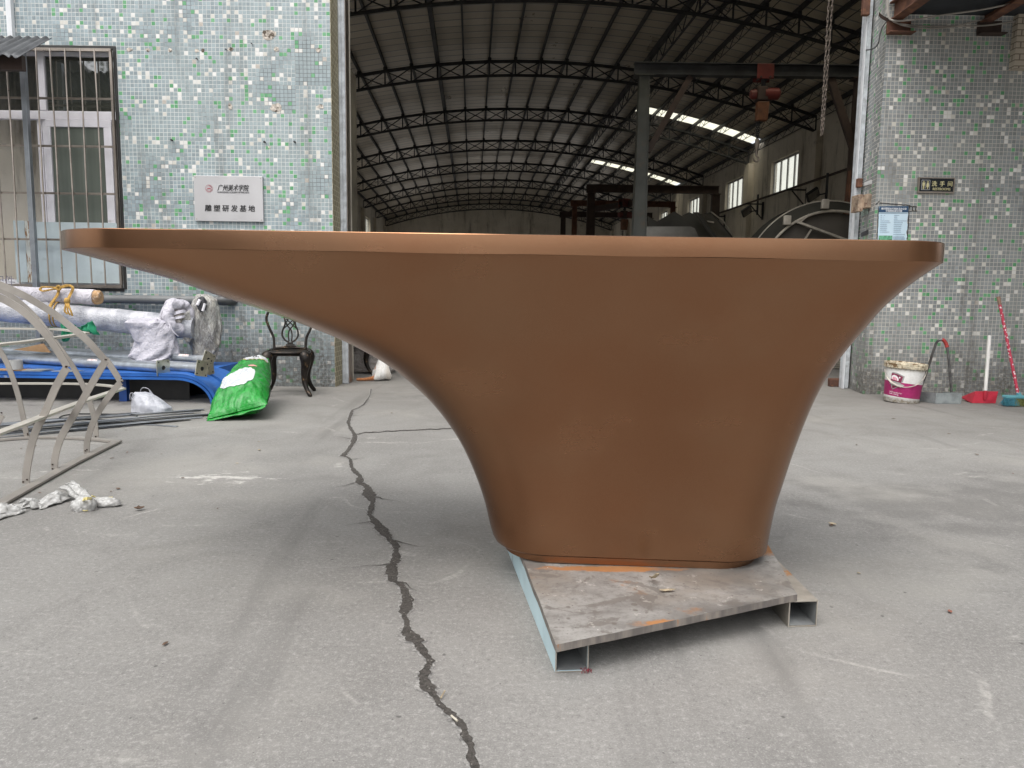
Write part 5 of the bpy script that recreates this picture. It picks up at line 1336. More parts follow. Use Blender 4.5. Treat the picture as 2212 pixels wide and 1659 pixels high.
# two curved blue steel sections, flat on top, bent down to the ground at the right
def arch(y0, y1, label, xr, ztop):
    o = thing('curved_steel_section', label, 'steel section', (xr - .6, y0, 0), 'blue curved steel sections')
    R = ztop
    prof = [V((-8.2, 0, ztop)), V((xr - R * 1.32, 0, ztop))] + [V((xr - R * 1.32 + R * 1.32 * math.sin(a), 0, ztop * math.cos(a) if a < 1.57 else 0.0)) for a in [math.pi / 2 * i / 20 for i in range(1, 21)]]
    prof = [V((p.x, 0, max(p.z, .003))) for p in prof]
    def off(d):
        out = []
        for i, p in enumerate(prof):
            t = (prof[min(i + 1, len(prof) - 1)] - prof[max(i - 1, 0)]).normalized(); out.append(p + V((-t.z * -1, 0, t.x * -1)) * d * 1 if False else p + V((t.z, 0, -t.x)) * d)
        for p in out: p.z = max(p.z, .002)
        return out
    P0, P1 = prof, off(.052)
    def sweep(g, A, B, ya, yb):
        for i in range(len(A) - 1):
            a, b, c, d = A[i], A[i + 1], B[i + 1], B[i]
            q = lambda p, y: V((p.x, y, p.z))
            g.face([q(a, ya), q(b, ya), q(b, yb), q(a, yb)]); g.face([q(d, ya), q(c, ya), q(c, yb), q(d, yb)])
            g.face([q(a, ya), q(b, ya), q(c, ya), q(d, ya)]); g.face([q(a, yb), q(b, yb), q(c, yb), q(d, yb)])
    g = MB(); sweep(g, off(.0), off(.006), y0, y1); g.build('skin', BLUE, o, smooth=True, sharp=40)
    g = MB(); sweep(g, off(.0065), off(.028), y0 + .002, y0 + .03); sweep(g, off(.036), off(.058), y0 - .006, y0 + .03); sweep(g, off(.028), off(.036), y0 + .015, y0 + .032); g.build('edge_flange', BLUE, o, smooth=True, sharp=40)
    g = MB(); g.box((-8.2, y1 - .012, 0), (xr - ztop * 1.32, y1 - .004, ztop - .062)); g.build('added_shade_panel', DARKPAINT, o)  # added black sheet, stands in for the dark under the section
    for x in (-3.62, -5.4, -7.2):
        g = MB(); g.box((x - .035, (y0 + y1) / 2 - .03, 0), (x + .035, (y0 + y1) / 2 + .03, ztop - .061)); g.build('support_leg', BLUED, o)
    return o
XR = aty(469, 876, 6.72).x
ZT = aty(300, 806, 6.72).z
arch(6.72, 7.00, 'blue curved steel section lying in front, pipes resting along its edge', XR, ZT)
arch(7.04, 7.42, 'blue curved steel section lying behind the front one, by the green sack', XR + .02, ZT)
sb = thing('steel_bench', 'low blue steel bench slab against the wall under the wrapped bundles', 'bench', (-4, 7.7, 0))
g = MB(); bz1, bx1 = aty(474, 793, 7.47).z, aty(490, 785, 7.68).x
g.box((-8.2, 7.47, bz1 - .09), (bx1, 8.05, bz1)); g.build('slab', BLUE, sb, bevel=.006)
g = MB(); g.box((-8.2, 7.53, 0), (bx1 - .75, 7.545, bz1 - .091)); g.build('added_shade_skirt', DARKPAINT, sb)  # added black sheet that deepens the shade beneath the slab
for x in (bx1 - .9, bx1 - 2.4, -7.6):
    for y in (7.55, 7.92):
        g = MB(); g.box((x, y, 0), (x + .06, y + .06, bz1 - .091)); g.build('leg', BLUED, sb)
PIPEM = pm('galvanized_pipe', (.40, .43, .46), .34, .8, .2, 9, ((.24, .25, .26), .5, .75, 4), .05, 50)
# galvanized pipes with square flanges
def pipe(px, py, Y, L, label, yaw=22, r=.044, tilt=0.0, rotf=45, stick=None):
    o = thing('flanged_pipe', label, 'pipe', tuple(aty(px, py, Y)), 'galvanized pipes on the blue steel')
    e = OFF[o.name]; d = V((math.cos(math.radians(yaw)), -math.sin(math.radians(yaw)), -tilt)).normalized()
    g = MB(); g.tube([e - d * L, e - d * .012], r, 18, caps=False); g.build('tube', PIPEM, o, smooth=True)
    s1 = V((0, 0, 1)); s2 = d.cross(s1).normalized(); s1 = s2.cross(d)
    a0 = math.radians(rotf); hs_ = .104
    sq = [e + s1 * hs_ * math.cos(a0 + k * math.pi / 2) + s2 * hs_ * math.sin(a0 + k * math.pi / 2) for k in range(4)]
    g = MB(); n = 24
    cir = lambda rr_, off: [e + d * off + s1 * rr_ * math.cos(2 * math.pi * i / n + a0) + s2 * rr_ * math.sin(2 * math.pi * i / n + a0) for i in range(n)]
    def per(i):       # outer square point (slightly clipped corners) in direction i
        q = i / n * 4; k = int(q) % 4; f = q - int(q); f = min(1, max(0, (f - .06) / .88)) if True else f
        c = sq[k].lerp(sq[(k + 1) % 4], f); return c + (e - c) * (.03 if abs(f - .5) > .45 else 0)
    out = [per(i) for i in range(n)]; inn = cir(.021, 0); th = d * .007
    g.mesh(out + inn, [(i, (i + 1) % n, n + (i + 1) % n, n + i) for i in range(n)])
    g.mesh([p + th for p in out + inn], [(i, (i + 1) % n, n + (i + 1) % n, n + i) for i in range(n)])
    g.mesh(out + [p + th for p in out], [(i, (i + 1) % n, n + (i + 1) % n, n + i) for i in range(n)])
    g.mesh(inn + [p + th for p in inn], [(i, (i + 1) % n, n + (i + 1) % n, n + i) for i in range(n)])
    g.build('flange', ZINC, o)
    g = MB(); g.face(cir(.0215, -.004)); 
    for k in range(4):
        c = e + (sq[k] - e) * .72 + d * .0085
        g.face([c + (s1 * math.cos(q) + s2 * math.sin(q)) * .0075 for q in [2 * math.pi * i / 10 for i in range(10)]])
    g.build('bolt_hole', DARKPAINT, o)
    if stick:
        g = MB(); c = e - d * stick
        for i in range(6):
            a, b = -1.9 + .26 * i, -1.9 + .26 * (i + 1)
            w = lambda q: s1 * math.cos(q + math.pi) * (r + .0015) + s2 * math.sin(q + math.pi) * (r + .0015)
            w = lambda q: (V((0, 0, 1)) * math.cos(q) + s2 * -math.sin(q) * -1 * (1 if s2.y < 0 else -1)) * (r + .0015)
            w2 = lambda q: (V((0, 0, 1)) * math.cos(q) + V((0, -1, 0)) * math.sin(q)) * (r + .0018)
            a, b = .25 + .26 * i, .25 + .26 * (i + 1)
            g.face([c + w2(a), c + d * .13 + w2(a), c + d * .13 + w2(b), c + w2(b)])
        g.build('sticker', pm('pink_printed_sticker', (.70, .62, .60), .5, 0, .25, 90, ((.62, .25, .22), .56, .62, 45)) if 'pink_printed_sticker' not in bpy.data.materials else bpy.data.materials['pink_printed_sticker'], o, smooth=True)
    return o
p = C2(692, 940); pipe(p[0], p[1], 6.78, 4.6, 'galvanized pipe in front, its flange alone short of the other two', stick=.95)
p = C2(1128, 950); pipe(p[0], p[1], 6.86, 5, 'galvanized pipe whose flange leans over the bend of the blue steel', stick=.52, rotf=30)
p = C2(1192, 936); pipe(p[0], p[1], 7.0, 5, 'galvanized pipe with flange tucked close behind the leaning flange', rotf=52)
p = C2(1200, 850); pipe(p[0], p[1], 7.16, 5, 'galvanized pipe lying highest with a white sticker by its flange', stick=.36, rotf=20)
p = C2(690, 842); pipe(p[0], p[1], 7.3, 5, 'galvanized pipe at the back, its flange under the white sack', rotf=45)
# cardboard, tape roll and thin plates on the blue steel
CARD = pm('brown_cardboard', (.33, .20, .10), .85, 0, .15, 5, None, .1, 50)
g = MB(); pts = [aty(*C1(160, 950), 7.75), aty(*C1(640, 985), 7.75), aty(*C1(545, 868), 7.85), aty(*C1(400, 900), 7.85)]
g.prism(pts, (0, .006, 0)); tag(g.build('cardboard_sheet', CARD), 'brown cardboard wedge standing behind the galvanized pipes', 'cardboard')
g = MB(); pts = [aty(*C1(865, 1000), 7.8), aty(*C1(985, 1000), 7.8), aty(*C1(960, 958), 7.82), aty(*C1(890, 962), 7.82)]
g.prism(pts, (0, .006, 0)); tag(g.build('cardboard_scrap', CARD), 'small brown cardboard scrap behind the galvanized pipes', 'cardboard')
g = MB(); a = aty(*C1(60, 1262), 6.76); g.prism([V((a.x - .5, 6.74, ZT + .004)), V((a.x + .16, 6.735, ZT + .004)), V((a.x + .28, 6.83, ZT + .010)), V((a.x - .5, 6.84, ZT + .010))], (0, 0, .005)); tag(g.build('cardboard_sheet', CARD), 'flat cardboard under the tape roll on the blue steel', 'cardboard')
a = aty(*C1(202, 1195), 6.79); g = MB(); M = Matrix.Translation((a.x, 6.785, ZT + .014))
g.lathe([(.046, 0), (.060, 0), (.060, .085), (.046, .085), (.046, 0)], 28, M); tag(g.build('tape_roll', pm('grey_tape', (.40, .40, .39), .55, 0, .12, 12), smooth=True), 'grey tape roll standing on the cardboard on the blue steel', 'tape roll')
PLATES = pm('pale_zinc_plate', (.46, .49, .50), .4, .6, .15, 8)
for k, (x0, x1, yy, lb) in enumerate(((295, 640, 1235, 'pair of pale thin plates lying beside the tape roll'), (665, 1010, 1222, 'dull thin plate lying along the front edge of the blue steel'))):
    a, b = aty(*C1(x0, yy), 6.75), aty(*C1(x1, yy - 15), 6.78)
    g = MB()
    for i in range(2 if k == 0 else 1): g.prism([V((a.x + .03 * i, 6.727 + .01 * i, ZT + .003 + .009 * i)), V((b.x - .05 + .02 * i, 6.727 + .01 * i, ZT + .003 + .009 * i)), V((b.x, 6.83, ZT + .003 + .009 * i)), V((a.x + .08, 6.83, ZT + .003 + .009 * i))], (0, 0, .006))
    tag(g.build('thin_plate', PLATES), lb, 'plate')

# wrapped rolls
def fabric(name, col, lo, sc=40, rough=.8, tr=0):
    t = NT(name); f = t.noise(3.0, 5, .65, None, (1, 1, 1), .6); h = t.noise(sc, 4, .7)
    t.set(Base_Color=t.mix(t.ramp(f, .3, .7), lo, col), Roughness=rough, Normal=t.bump(t.math('ADD', t.math('MULTIPLY', f, 1.5), t.math('MULTIPLY', h, .5)), .8, .02, t.bump(t.math('ABSOLUTE', t.math('SUBTRACT', t.noise(7, 4, .55, None, (1, 1, .8), 1.2), .5)), .8, .05))); return t.m
WCLOTH = fabric('white_woven_cloth', (.62, .60, .63), (.48, .46, .50)); WBAG = fabric('white_sack_cloth', (.60, .58, .63), (.44, .43, .48), 22)
t = NT('grey_bubble_film'); f = t.noise(6, 5, .7, None, (1, 1, 2)); b_ = t.voro(70); bn = t.noise(2.0, 3, .6, None, (6, 1, 1))
t.set(Base_Color=t.mix(t.ramp(t.math('ADD', t.math('MULTIPLY', f, .6), t.math('MULTIPLY', bn, .4)), .36, .64), (.26, .27, .30), (.56, .56, .59)), Roughness=.32, Normal=t.bump(t.math('ADD', b_, f), .5, .008)); GFILM = t.m
def roll(name, label, a, b, r, mat, seed, cat='roll', sag=.01):
    o = thing(name, label, cat, tuple(b))
    g = MB(); n, m_ = 60, 26; d = (V(b) - V(a)); L = d.length; d.normalize(); s2 = d.cross(V((0, 0, 1))).normalized(); s1 = s2.cross(d)
    def fn(u, v):
        q = 2 * math.pi * u; rr_ = r * (1 + .035 * mn.noise(V((v * L * 7, math.cos(q) * 1.2, math.sin(q) * 1.2 + seed))) + .012 * math.sin(v * L * 38 + 2 * mn.noise(V((v * 9, q, seed)))))
        return V(a).lerp(V(b), v) + s1 * (rr_ * math.cos(q) - sag * math.sin(math.pi * v)) + s2 * rr_ * math.sin(q)
    g.grid(m_, n, fn, True)
    g.f.append(tuple(range(m_))); g.m.append(0); k = n * m_; g.f.append(tuple(range(k, k + m_))); g.m.append(0)
    g.build('wrapping', mat, o, smooth=True, sharp=60)
    return o, d, s1, s2
ra, rb_ = aty(-260, 618, 7.35), aty(205, 642, 7.45)
RA, d, s1, s2 = roll('wrapped_roll', 'white cloth roll tied with ochre rope on top of the grey roll', ra, rb_, .077, WCLOTH, 3)
g = MB(); e = rb_
g.lathe([(.0, .0), (.070, .0), (.074, .035), (.06, .06), (.0, .068)], 10, Matrix.Translation(e) @ d.to_track_quat('Z', 'Y').to_matrix().to_4x4()); g.build('cardboard_core', pm('worn_cardboard_core', (.40, .25, .13), .85, 0, .35, 14, ((.6, .5, .42), .55, .7, 30)), RA)
q = aty(-2, 613, 7.27); text('handwriting', '配件', .11, pm('faded_marker', (.16, .15, .18), .8, 0, .2, 8), RA, (aty(-14, 615, 7.28).x, 7.276, aty(0, 615, 7.28).z), xdir=(d.x, 0, d.z), depth=.0008)
ga, gb = aty(-260, 640, 7.22), aty(420, 708, 7.55)
RBo, d2, t1, t2 = roll('wrapped_roll', 'long grey bubble film roll under the white one', ga, gb, .118, GFILM, 8)
ROPE = pm('ochre_rope', (.42, .25, .06), .8, 0, .3, 30, None, .4, 120)
g = MB(); R_ = lambda x, y, Y: aty(*C1(x, y), Y)
for k in range(3):
    o_ = (k - 1) * .006
    g.tube(smooth_path([R_(740, 175, 7.34) + V((o_, -.01, o_)), R_(640, 195, 7.33) + V((o_, -.015, 0)), R_(535, 210, 7.33), R_(505, 180, 7.335) + V((o_, 0, o_)), R_(560, 160, 7.34), R_(735, 172, 7.335)], 5), .008, 6)
    g.tube(smooth_path([R_(740, 175, 7.34) + V((o_, 0, 0)), R_(720, 260, 7.33) + V((o_, 0, 0)), R_(650, 360, 7.20) + V((o_, 0, 0)), R_(620, 425, 7.13) + V((o_ * 1.5, 0, 0))], 5), .009, 6)
    g.tube(smooth_path([R_(740, 175, 7.335) + V((0, 0, o_)), R_(850, 142, 7.36) + V((0, 0, o_)), R_(915, 170, 7.35) + V((o_, 0, 0)), R_(880, 260, 7.33) + V((o_, 0, 0)), R_(845, 330, 7.22) + V((o_, 0, 0))], 5), .008, 6)
    g.tube(smooth_path([R_(845, 335, 7.20) + V((o_, 0, 0)), R_(820 + k * 25, 410, 7.16), R_(815 + k * 38, 465, 7.15), R_(850 + k * 30, 500 + k * 12, 7.16)], 4), .009, 6)
g.tube([V(R_(735, 172, 7.32)) + V((.02 * math.cos(q), 0, .02 * math.sin(q))) for q in [2 * math.pi * i / 10 for i in range(10)]], .011, 6, closed=True); blob(g, R_(842, 335, 7.19), (.028, .022, .03), (.9, .9), 12, 8, .1, 3, 2)
# the loop that goes right round both rolls
for kk in (620, 660):
    pts = []
    c = ga.lerp(gb, ((R_(kk, 560, 7.3).x - ga.x) / (gb.x - ga.x)))
    for i in range(16):
        q = 2 * math.pi * i / 16; pts.append(c + t1 * .126 * math.cos(q) + t2 * .126 * math.sin(q))
    g.tube(pts, .007, 6, closed=True)
g.build('rope', ROPE, RA, smooth=True)
# white cloth wound round the end of the grey roll, white sack, plastic wrapped bundle
def shape(name, label, cat, prof, Y, ry, mat, seed, fold=.10, nf=7, amp=.06, lean=0.0):
    """slumped bag: prof = (photo y, x left, x right) rows top to bottom at distance Y"""
    rows = [(aty(l, y, Y), aty(r, y, Y)) for y, l, r in prof]
    g = MB(); nu = 48; nv = 36
    def fn(u, v):
        k = v * (len(rows) - 1); i = min(int(k), len(rows) - 2); f = k - i; f = f * f * (3 - 2 * f)
        l = rows[i][0].lerp(rows[i + 1][0], f); r = rows[i][1].lerp(rows[i + 1][1], f)
        c = (l + r) / 2; hw = (r - l).length / 2; q = 2 * math.pi * u
        wr = 1 + amp * mn.noise(V((math.cos(q) * 1.8, math.sin(q) * 1.8, v * 4 + seed))) + fold * (abs(mn.noise(V((q * nf / 6.28 + v * 3.0, v * 2.0, seed * 3)))) - .25) * (1 if 0 < v < 1 else 0)
        end = min(1, min(v, 1 - v) * 9) ** .5 if False else 1
        return c + V((hw * wr * math.cos(q), ry * (hw / .2 if hw < .2 else 1) * wr * math.sin(q), 0))
    g.grid(nu, nv, fn, True)
    g.f.append(tuple(range(nu))); g.m.append(0); k = nv * nu; g.f.append(tuple(range(k, k + nu))); g.m.append(0)
    return tag(g.build(name, mat, smooth=True, sharp=75), label, cat)
shape('white_sack', 'slumped white cloth sack on the blue bench, below the wound cloth', 'sack', [(687, 322, 338), (690, 282, 350), (697, 277, 362), (706, 277, 368), (720, 281, 372), (738, 289, 376), (752, 287, 381), (764, 281, 383), (772, 279, 382), (777, 283, 378)], 7.34, .17, WBAG, 2, .55, 9, .10)
ww = thing('cloth_wrapped_end', 'white cloth wound round the end of the grey roll, gaping open', 'cloth', tuple(aty(385, 675, 7.4)))
g = MB(); c = aty(384, 684, 7.46)
ax_ = V((.80, -.58, .12)).normalized(); sd_1 = V((0, 0, 1)); sd_2 = ax_.cross(sd_1).normalized(); sd_1 = sd_2.cross(ax_)
def wfn(u, v):
    # thick folded collar turned out over the end of the roll, drawn in to a tied neck below
    q = 2 * math.pi * u; w = 2 * math.pi * v
    R_0 = .118 * (1 + .10 * mn.noise(V((math.cos(q) * 1.5, math.sin(q) * 1.5, 3)))); r0 = .056 * (1 + .35 * mn.noise(V((math.cos(q) * 2.5, math.sin(q) * 2.5, math.cos(w) * .8 + 7))) + .25 * (abs(mn.noise(V((q * 2.4, w * 1.2, 1)))) - .25))
    rr_ = R_0 + r0 * math.cos(w)
    return c + sd_1 * (rr_ * math.cos(q) * 1.05) + sd_2 * (rr_ * math.sin(q)) + ax_ * (r0 * 1.3 * math.sin(w))
g.grid(54, 22, wfn, True); g.build('cloth', WBAG, ww, smooth=True, sharp=80)
g = MB(); blob(g, c - ax_ * .035, (.10, .10, .10), (1, 1), 30, 20, .18, 3.4, 6); g.build('stuffed_end', pm('crumpled_grey_film', (.30, .27, .25), .45, 0, .5, 12, ((.55, .5, .44), .5, .62, 18), .3, 30), ww, smooth=True)
g = MB(); g.strip(smooth_path([c + sd_1 * .02 + sd_2 * .08 + ax_ * .05, c + sd_1 * .045 + ax_ * .09, c + sd_1 * .03 - sd_2 * .08 + ax_ * .06], 5), (0, .35, .93), .035, .006); g.strip(smooth_path([c - sd_1 * .02 + sd_2 * .07 + ax_ * .06, c - sd_1 * .01 + ax_ * .085, c + sd_1 * .005 - sd_2 * .06 + ax_ * .06], 5), (0, .5, .85), .03, .006); g.build('folded_edge', WBAG, ww, smooth=True)
g = MB()
for (p, q, r_) in (((760, 440), (740, 545), (770, 500)), ((770, 440), (865, 585), (800, 520)), ((700, 440), (620, 520), (650, 500)), ((720, 450), (660, 530), (700, 500))):
    a, b, m_ = aty(*C2(*p), 7.22), aty(*C2(*q), 7.18), aty(*C2(*r_), 7.17); g.tube(smooth_path([a, m_, b], 4), .004, 5)
g.build('tie_string', WBAG, ww, smooth=True)
t = NT('yellowed_stretch_film'); p_ = t.tc.outputs['Object']; f = t.noise(5, 5, .7, None, (1, 1, .5), 1.6); f2 = t.noise(22, 4, .7, None, (1.4, 1.4, .5), 2); z_ = t.sep(t.pos)[2]
cc = t.mix(t.ramp(f, .35, .68), (.24, .23, .22), (.62, .60, .54)); cc = t.mix(t.ramp(f2, .50, .64, 0, .7), cc, (.74, .73, .70)); cc = t.mix(t.ramp(f2, .46, .34, 0, .6), cc, (.17, .16, .15)); cc = t.mix(t.ramp(t.noise(2.2, 3), .5, .65, 0, .45), cc, (.48, .41, .29))
t.set(Base_Color=cc, Roughness=t.ramp(f2, .3, .7, .15, .4), Normal=t.bump(f2, .9, .02)); t.b.inputs['Coat Weight'].default_value = .5; FILM = t.m
pb = shape('film_wrapped_bundle', 'upright bundle in yellowed stretch film beside the white sack', 'bundle', [(635, 430, 448), (639, 424, 456), (648, 418, 468), (665, 413, 471), (690, 409, 473), (715, 407, 474), (740, 411, 472), (758, 414, 469), (772, 416, 464), (777, 422, 460)], 7.66, .17, FILM, 5, .55, 11, .12)
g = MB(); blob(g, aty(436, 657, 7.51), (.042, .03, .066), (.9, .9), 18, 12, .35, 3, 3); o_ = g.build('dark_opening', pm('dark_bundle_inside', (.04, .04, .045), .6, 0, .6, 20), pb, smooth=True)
g = MB(); a, b = aty(*C2(1078, 232), 7.46), aty(*C2(1108, 172), 7.48); g.tube([a, b], .016, 10); a, b = aty(*C2(1140, 300), 7.465), aty(*C2(1165, 215), 7.47); g.tube([a, b], .014, 8); g.build('pipe_end', PVCW, pb, smooth=True)
# film skirt joining the bundle and the wound cloth
g = MB(); A = [aty(*C2(*q), 7.44) for q in ((800, 450), (880, 380), (990, 280))]; B = [aty(*C2(*q), 7.5) for q in ((960, 660), (1000, 640), (1030, 600))]
def fn(u, v):
    k = u * 2; i = min(int(k), 1); f = k - i
    a, b = A[i].lerp(A[i + 1], f), B[i].lerp(B[i + 1], f); p = a.lerp(b, v); return p + V((0, .02 * mn.noise(V((u * 6, v * 2, 3))), .01 * mn.noise(V((u * 9, v * 2, 8)))))
g.grid(18, 12, fn); g.build('film_skirt', FILM, pb, smooth=True, solid=.003)
# green cloth hanging from the roll
t = NT('green_net_cloth'); f = t.noise(9, 4, .6); t.set(Base_Color=t.mix(f, (.005, .13, .06), (.02, .28, .14)), Roughness=.8, Normal=t.bump(t.noise(90, 3), .3, .004)); GRN = t.m
gc = thing('green_cloth', 'green net cloth knotted and dangling under the grey roll', 'cloth', tuple(aty(160, 715, 7.0)))
def sheet(quad, Y, wav, seed, n=16):
    P = [aty(*C1(*q), Y) for q in quad]
    def fn(u, v):
        p = P[0].lerp(P[1], u).lerp(P[3].lerp(P[2], u), v); return p + V((.012 * mn.noise(V((u * 3, v * 3, seed + 5))), wav * mn.noise(V((u * 5, v * 2.2, seed))) + wav * .6 * math.sin(u * 15), .010 * mn.noise(V((u * 4, v * 4, seed + 9)))))
    g.grid(n, n, fn)
g = MB(); sheet([(765, 600), (1000, 690), (900, 770), (775, 830)], 7.02, .03, 1); sheet([(840, 590), (1010, 680), (985, 720), (790, 640)], 7.0, .03, 4); sheet([(990, 690), (1145, 575), (1245, 770), (1010, 715)], 7.0, .035, 2); sheet([(860, 740), (960, 730), (820, 850), (770, 830)], 7.03, .02, 7); g.build('net', GRN, gc, smooth=True, solid=.003)

# white carrier bag and steel strips on the ground under the blue steel
CB = thing('carrier_bag', 'thin white plastic carrier bag with looped handles under the blue steel', 'bag', tuple(atz(325, 893)))
t = NT('thin_white_plastic'); f = t.noise(7, 5, .7, None, (1, 1, .5), 1.2); t.set(Base_Color=t.mix(t.ramp(f, .3, .7), (.36, .37, .41), (.56, .57, .61)), Roughness=.3, Normal=t.bump(f, .7, .02)); t.b.inputs['Subsurface Weight'].default_value = 0.0; THIN = t.m
by = atz(325, 893).y
g = MB(); c = aty(322, 872, by + .08); 
def rowsbag():
    rows = [(aty(l, y, by + .1), aty(r, y, by + .1)) for y, l, r in ((846, 292, 312), (852, 289, 330), (862, 287, 345), (872, 289, 358), (880, 290, 369), (888, 287, 371), (894, 287, 366))]
    def fn(u, v):
        k = v * 6; i = min(int(k), 5); f = k - i; l = rows[i][0].lerp(rows[i + 1][0], f); r = rows[i][1].lerp(rows[i + 1][1], f)
        q = 2 * math.pi * u; hw = (r - l).length / 2; w = 1 + .22 * (abs(mn.noise(V((math.cos(q) * 3, math.sin(q) * 3, v * 2.5)))) - .2)
        return (l + r) / 2 + V((hw * w * math.cos(q), min(.11, hw * .8) * w * math.sin(q), 0))
    return fn
g.grid(40, 26, rowsbag(), True); g.f.append(tuple(range(26 * 40, 27 * 40))); g.m.append(0); g.build('body', THIN, CB, smooth=True, sharp=80)
g = MB()
for (path, w) in (([(322, 1300), (318, 1250), (340, 1222), (375, 1245), (415, 1320), (420, 1340)], .03), ([(450, 1260), (440, 1195), (470, 1165), (530, 1180), (580, 1240), (600, 1290)], .03)):
    g.strip(smooth_path([aty(*C2(*q), by + (.05 if path[0][0] == 322 else .14)) for q in path], 5), (.3, -.8, .3), w, .002)
for (quad, yy) in (([(322, 1240), (345, 1290), (450, 1370), (350, 1360)], by + .05), ([(380, 1250), (420, 1320), (560, 1340), (450, 1280)], by + .06), ([(445, 1210), (500, 1270), (640, 1330), (520, 1320)], by + .13), ([(530, 1180), (560, 1270), (650, 1340), (600, 1260)], by + .14)):
    P = [aty(*C2(*q), yy) for q in quad]; g.grid(8, 8, lambda u, v: P[0].lerp(P[1], u).lerp(P[3].lerp(P[2], u), v) + V((0, .012 * mn.noise(V((u * 4, v * 4, yy))), 0)))
g.build('handle', THIN, CB, smooth=True, solid=.0015)
random.seed(21)
GS = pm('grey_mill_strip', (.36, .38, .40), .42, .75, .35, 3.5, ((.12, .12, .12), .5, .7, 6)); GS2 = pm('dark_mill_strip', (.06, .065, .07), .55, .5, .4, 5)
for k in range(16):
    u0 = random.uniform(-.3, .25)
    ex = 466 - random.uniform(0, 60) if k % 3 else 440 - random.uniform(0, 140)
    ey = 882 + (k / 15) * 26 + random.uniform(-2, 2) - (466 - ex) * -.04
    a = atz(ex, ey, .004); b = atz(-40, 918 + (k / 15) * 34 + random.uniform(-3, 3), .004)
    a.z = b.z = .003 + .0035 * (k % 5)
    m_ = a.lerp(b, .5) + V((0, random.uniform(-.03, .03), .004))
    g = MB(); g.strip(smooth_path([a, m_, b + (b - a) * .2], 5), 'h', random.choice((.03, .04, .04)), .0028)
    tag(g.build('steel_strip', GS if k % 4 else GS2), 'thin flat steel strip in the loose bundle on the ground under the blue steel', 'steel strip', 'flat steel strips on the ground')
a, b = atz(*C2(850, 1600), .004), atz(*C2(420, 1572), .004); g = MB(); g.strip([a, b], 'h', .035, .003); tag(g.build('steel_strip', GS), 'short steel strip poking out towards the yard from the loose bundle', 'steel strip')
g = MB(); a = atz(*C4(1075, 390), .01); g.tube([a + V((.3 * math.cos(q), .16 * math.sin(q), .004 * math.sin(3 * q))) for q in [2 * math.pi * i / 40 for i in range(36)]], .006, 6); tag(g.build('wire_loop', DARKPAINT, smooth=True), 'loose loop of black wire on the ground behind the steel strips', 'wire')

# green and white sack leaning on the end of the blue steel
SK = thing('printed_sack', 'bright green plastic sack with white printed panels beside the chair', 'sack', tuple(atz(510, 905)))
t = NT('shiny_green_film'); f = t.noise(6, 5, .65, None, None, 1.5); f2 = t.noise(17, 4, .7, None, None, 1.5)
t.set(Base_Color=t.mix(t.ramp(f, .3, .7), (.004, .17, .016), (.012, .30, .032)), Roughness=.25, Normal=t.bump(t.math('ADD', f, t.math('MULTIPLY', f2, .7)), .6, .03)); t.b.inputs['Coat Weight'].default_value = .3; GFM = t.m
sa_, sb_ = V(atz(512, 908)), V(aty(556, 781, 6.95))
sa_.z = .07
sax = (sb_ - sa_); SL = sax.length; sd_ = sax.normalized(); sw = V((.93, -.30, .10)); sw = (sw - sd_ * sw.dot(sd_)).normalized(); sn = sd_.cross(sw) * -1
if sn.z < 0: sn = -sn
def sacksurf(u, v, side, lift=0.0):
    """u,v in 0..1; side +1 = upper face"""
    x = (u - .5) * 2; y = v
    hw = .245 * (1 - .48 * y ** 1.2) * (1 - .15 * max(0, y - .8) * 5)
    th = .15 * max(0, 1 - abs(x) ** 2.6) ** .5 * min(1, y * 4.5) ** .55 * min(1, (1 - y + .01) * 3.2) ** .6
    wr = .018 * mn.noise(V((x * 2.2, y * 5, 1.5))) + .020 * (abs(mn.noise(V((x * 3.2, y * 9, 4)))) - .2)
    wr += .016 * (.22 - abs(mn.noise(V((x * 2.0 + y * 6, y * 7 - x * 3, 11))))) + .008 * (.25 - abs(mn.noise(V((x * 6, y * 17 + x * 5, 17)))))
    p = sa_ + sd_ * (SL * y) + sw * (x * hw * (1 + .05 * mn.noise(V((y * 6, 9, side))))) + sn * (side * (th + (wr if th > .02 else 0)) + lift)
    p.z = max(p.z, .006)
    return p
g = MB(); g.grid(56, 84, lambda u, v: sacksurf(u, v, 1)); g.grid(30, 44, lambda u, v: sacksurf(u, v, -1)); g.build('film_body', GFM, SK, smooth=True, sharp=75, weld=True)
g = MB(); g.grid(26, 3, lambda u, v: (lambda p: V((p.x, p.y, max(.004, p.z))))(sacksurf(.02 + .96 * u, .004, -1) - sd_ * (.045 * v) + sn * (.010 * mn.noise(V((u * 6, v, 2))) + .004))); g.build('seam', GFM, SK, smooth=True, solid=.004)
t = NT('printed_white_panel'); p_ = t.sep(t.pos); ln = t.math('FRACT', t.math('MULTIPLY', t.math('ADD', p_[1], t.math('MULTIPLY', p_[2], 1.2)), 26.0)); w_ = t.noise(34, 3, .6, None, (1, .1, .1))
t.set(Base_Color=t.mix(t.math('MULTIPLY', t.ramp(ln, .62, .70), t.ramp(w_, .48, .52)), t.mix(t.noise(4, 4), (.52, .54, .56), (.64, .65, .66)), (.35, .40, .44)), Roughness=.3); PWP = t.m
t = NT('white_panel_film'); t.set(Base_Color=t.mix(t.noise(4, 4), (.54, .55, .56), (.66, .67, .67)), Roughness=.3); WPF = t.m
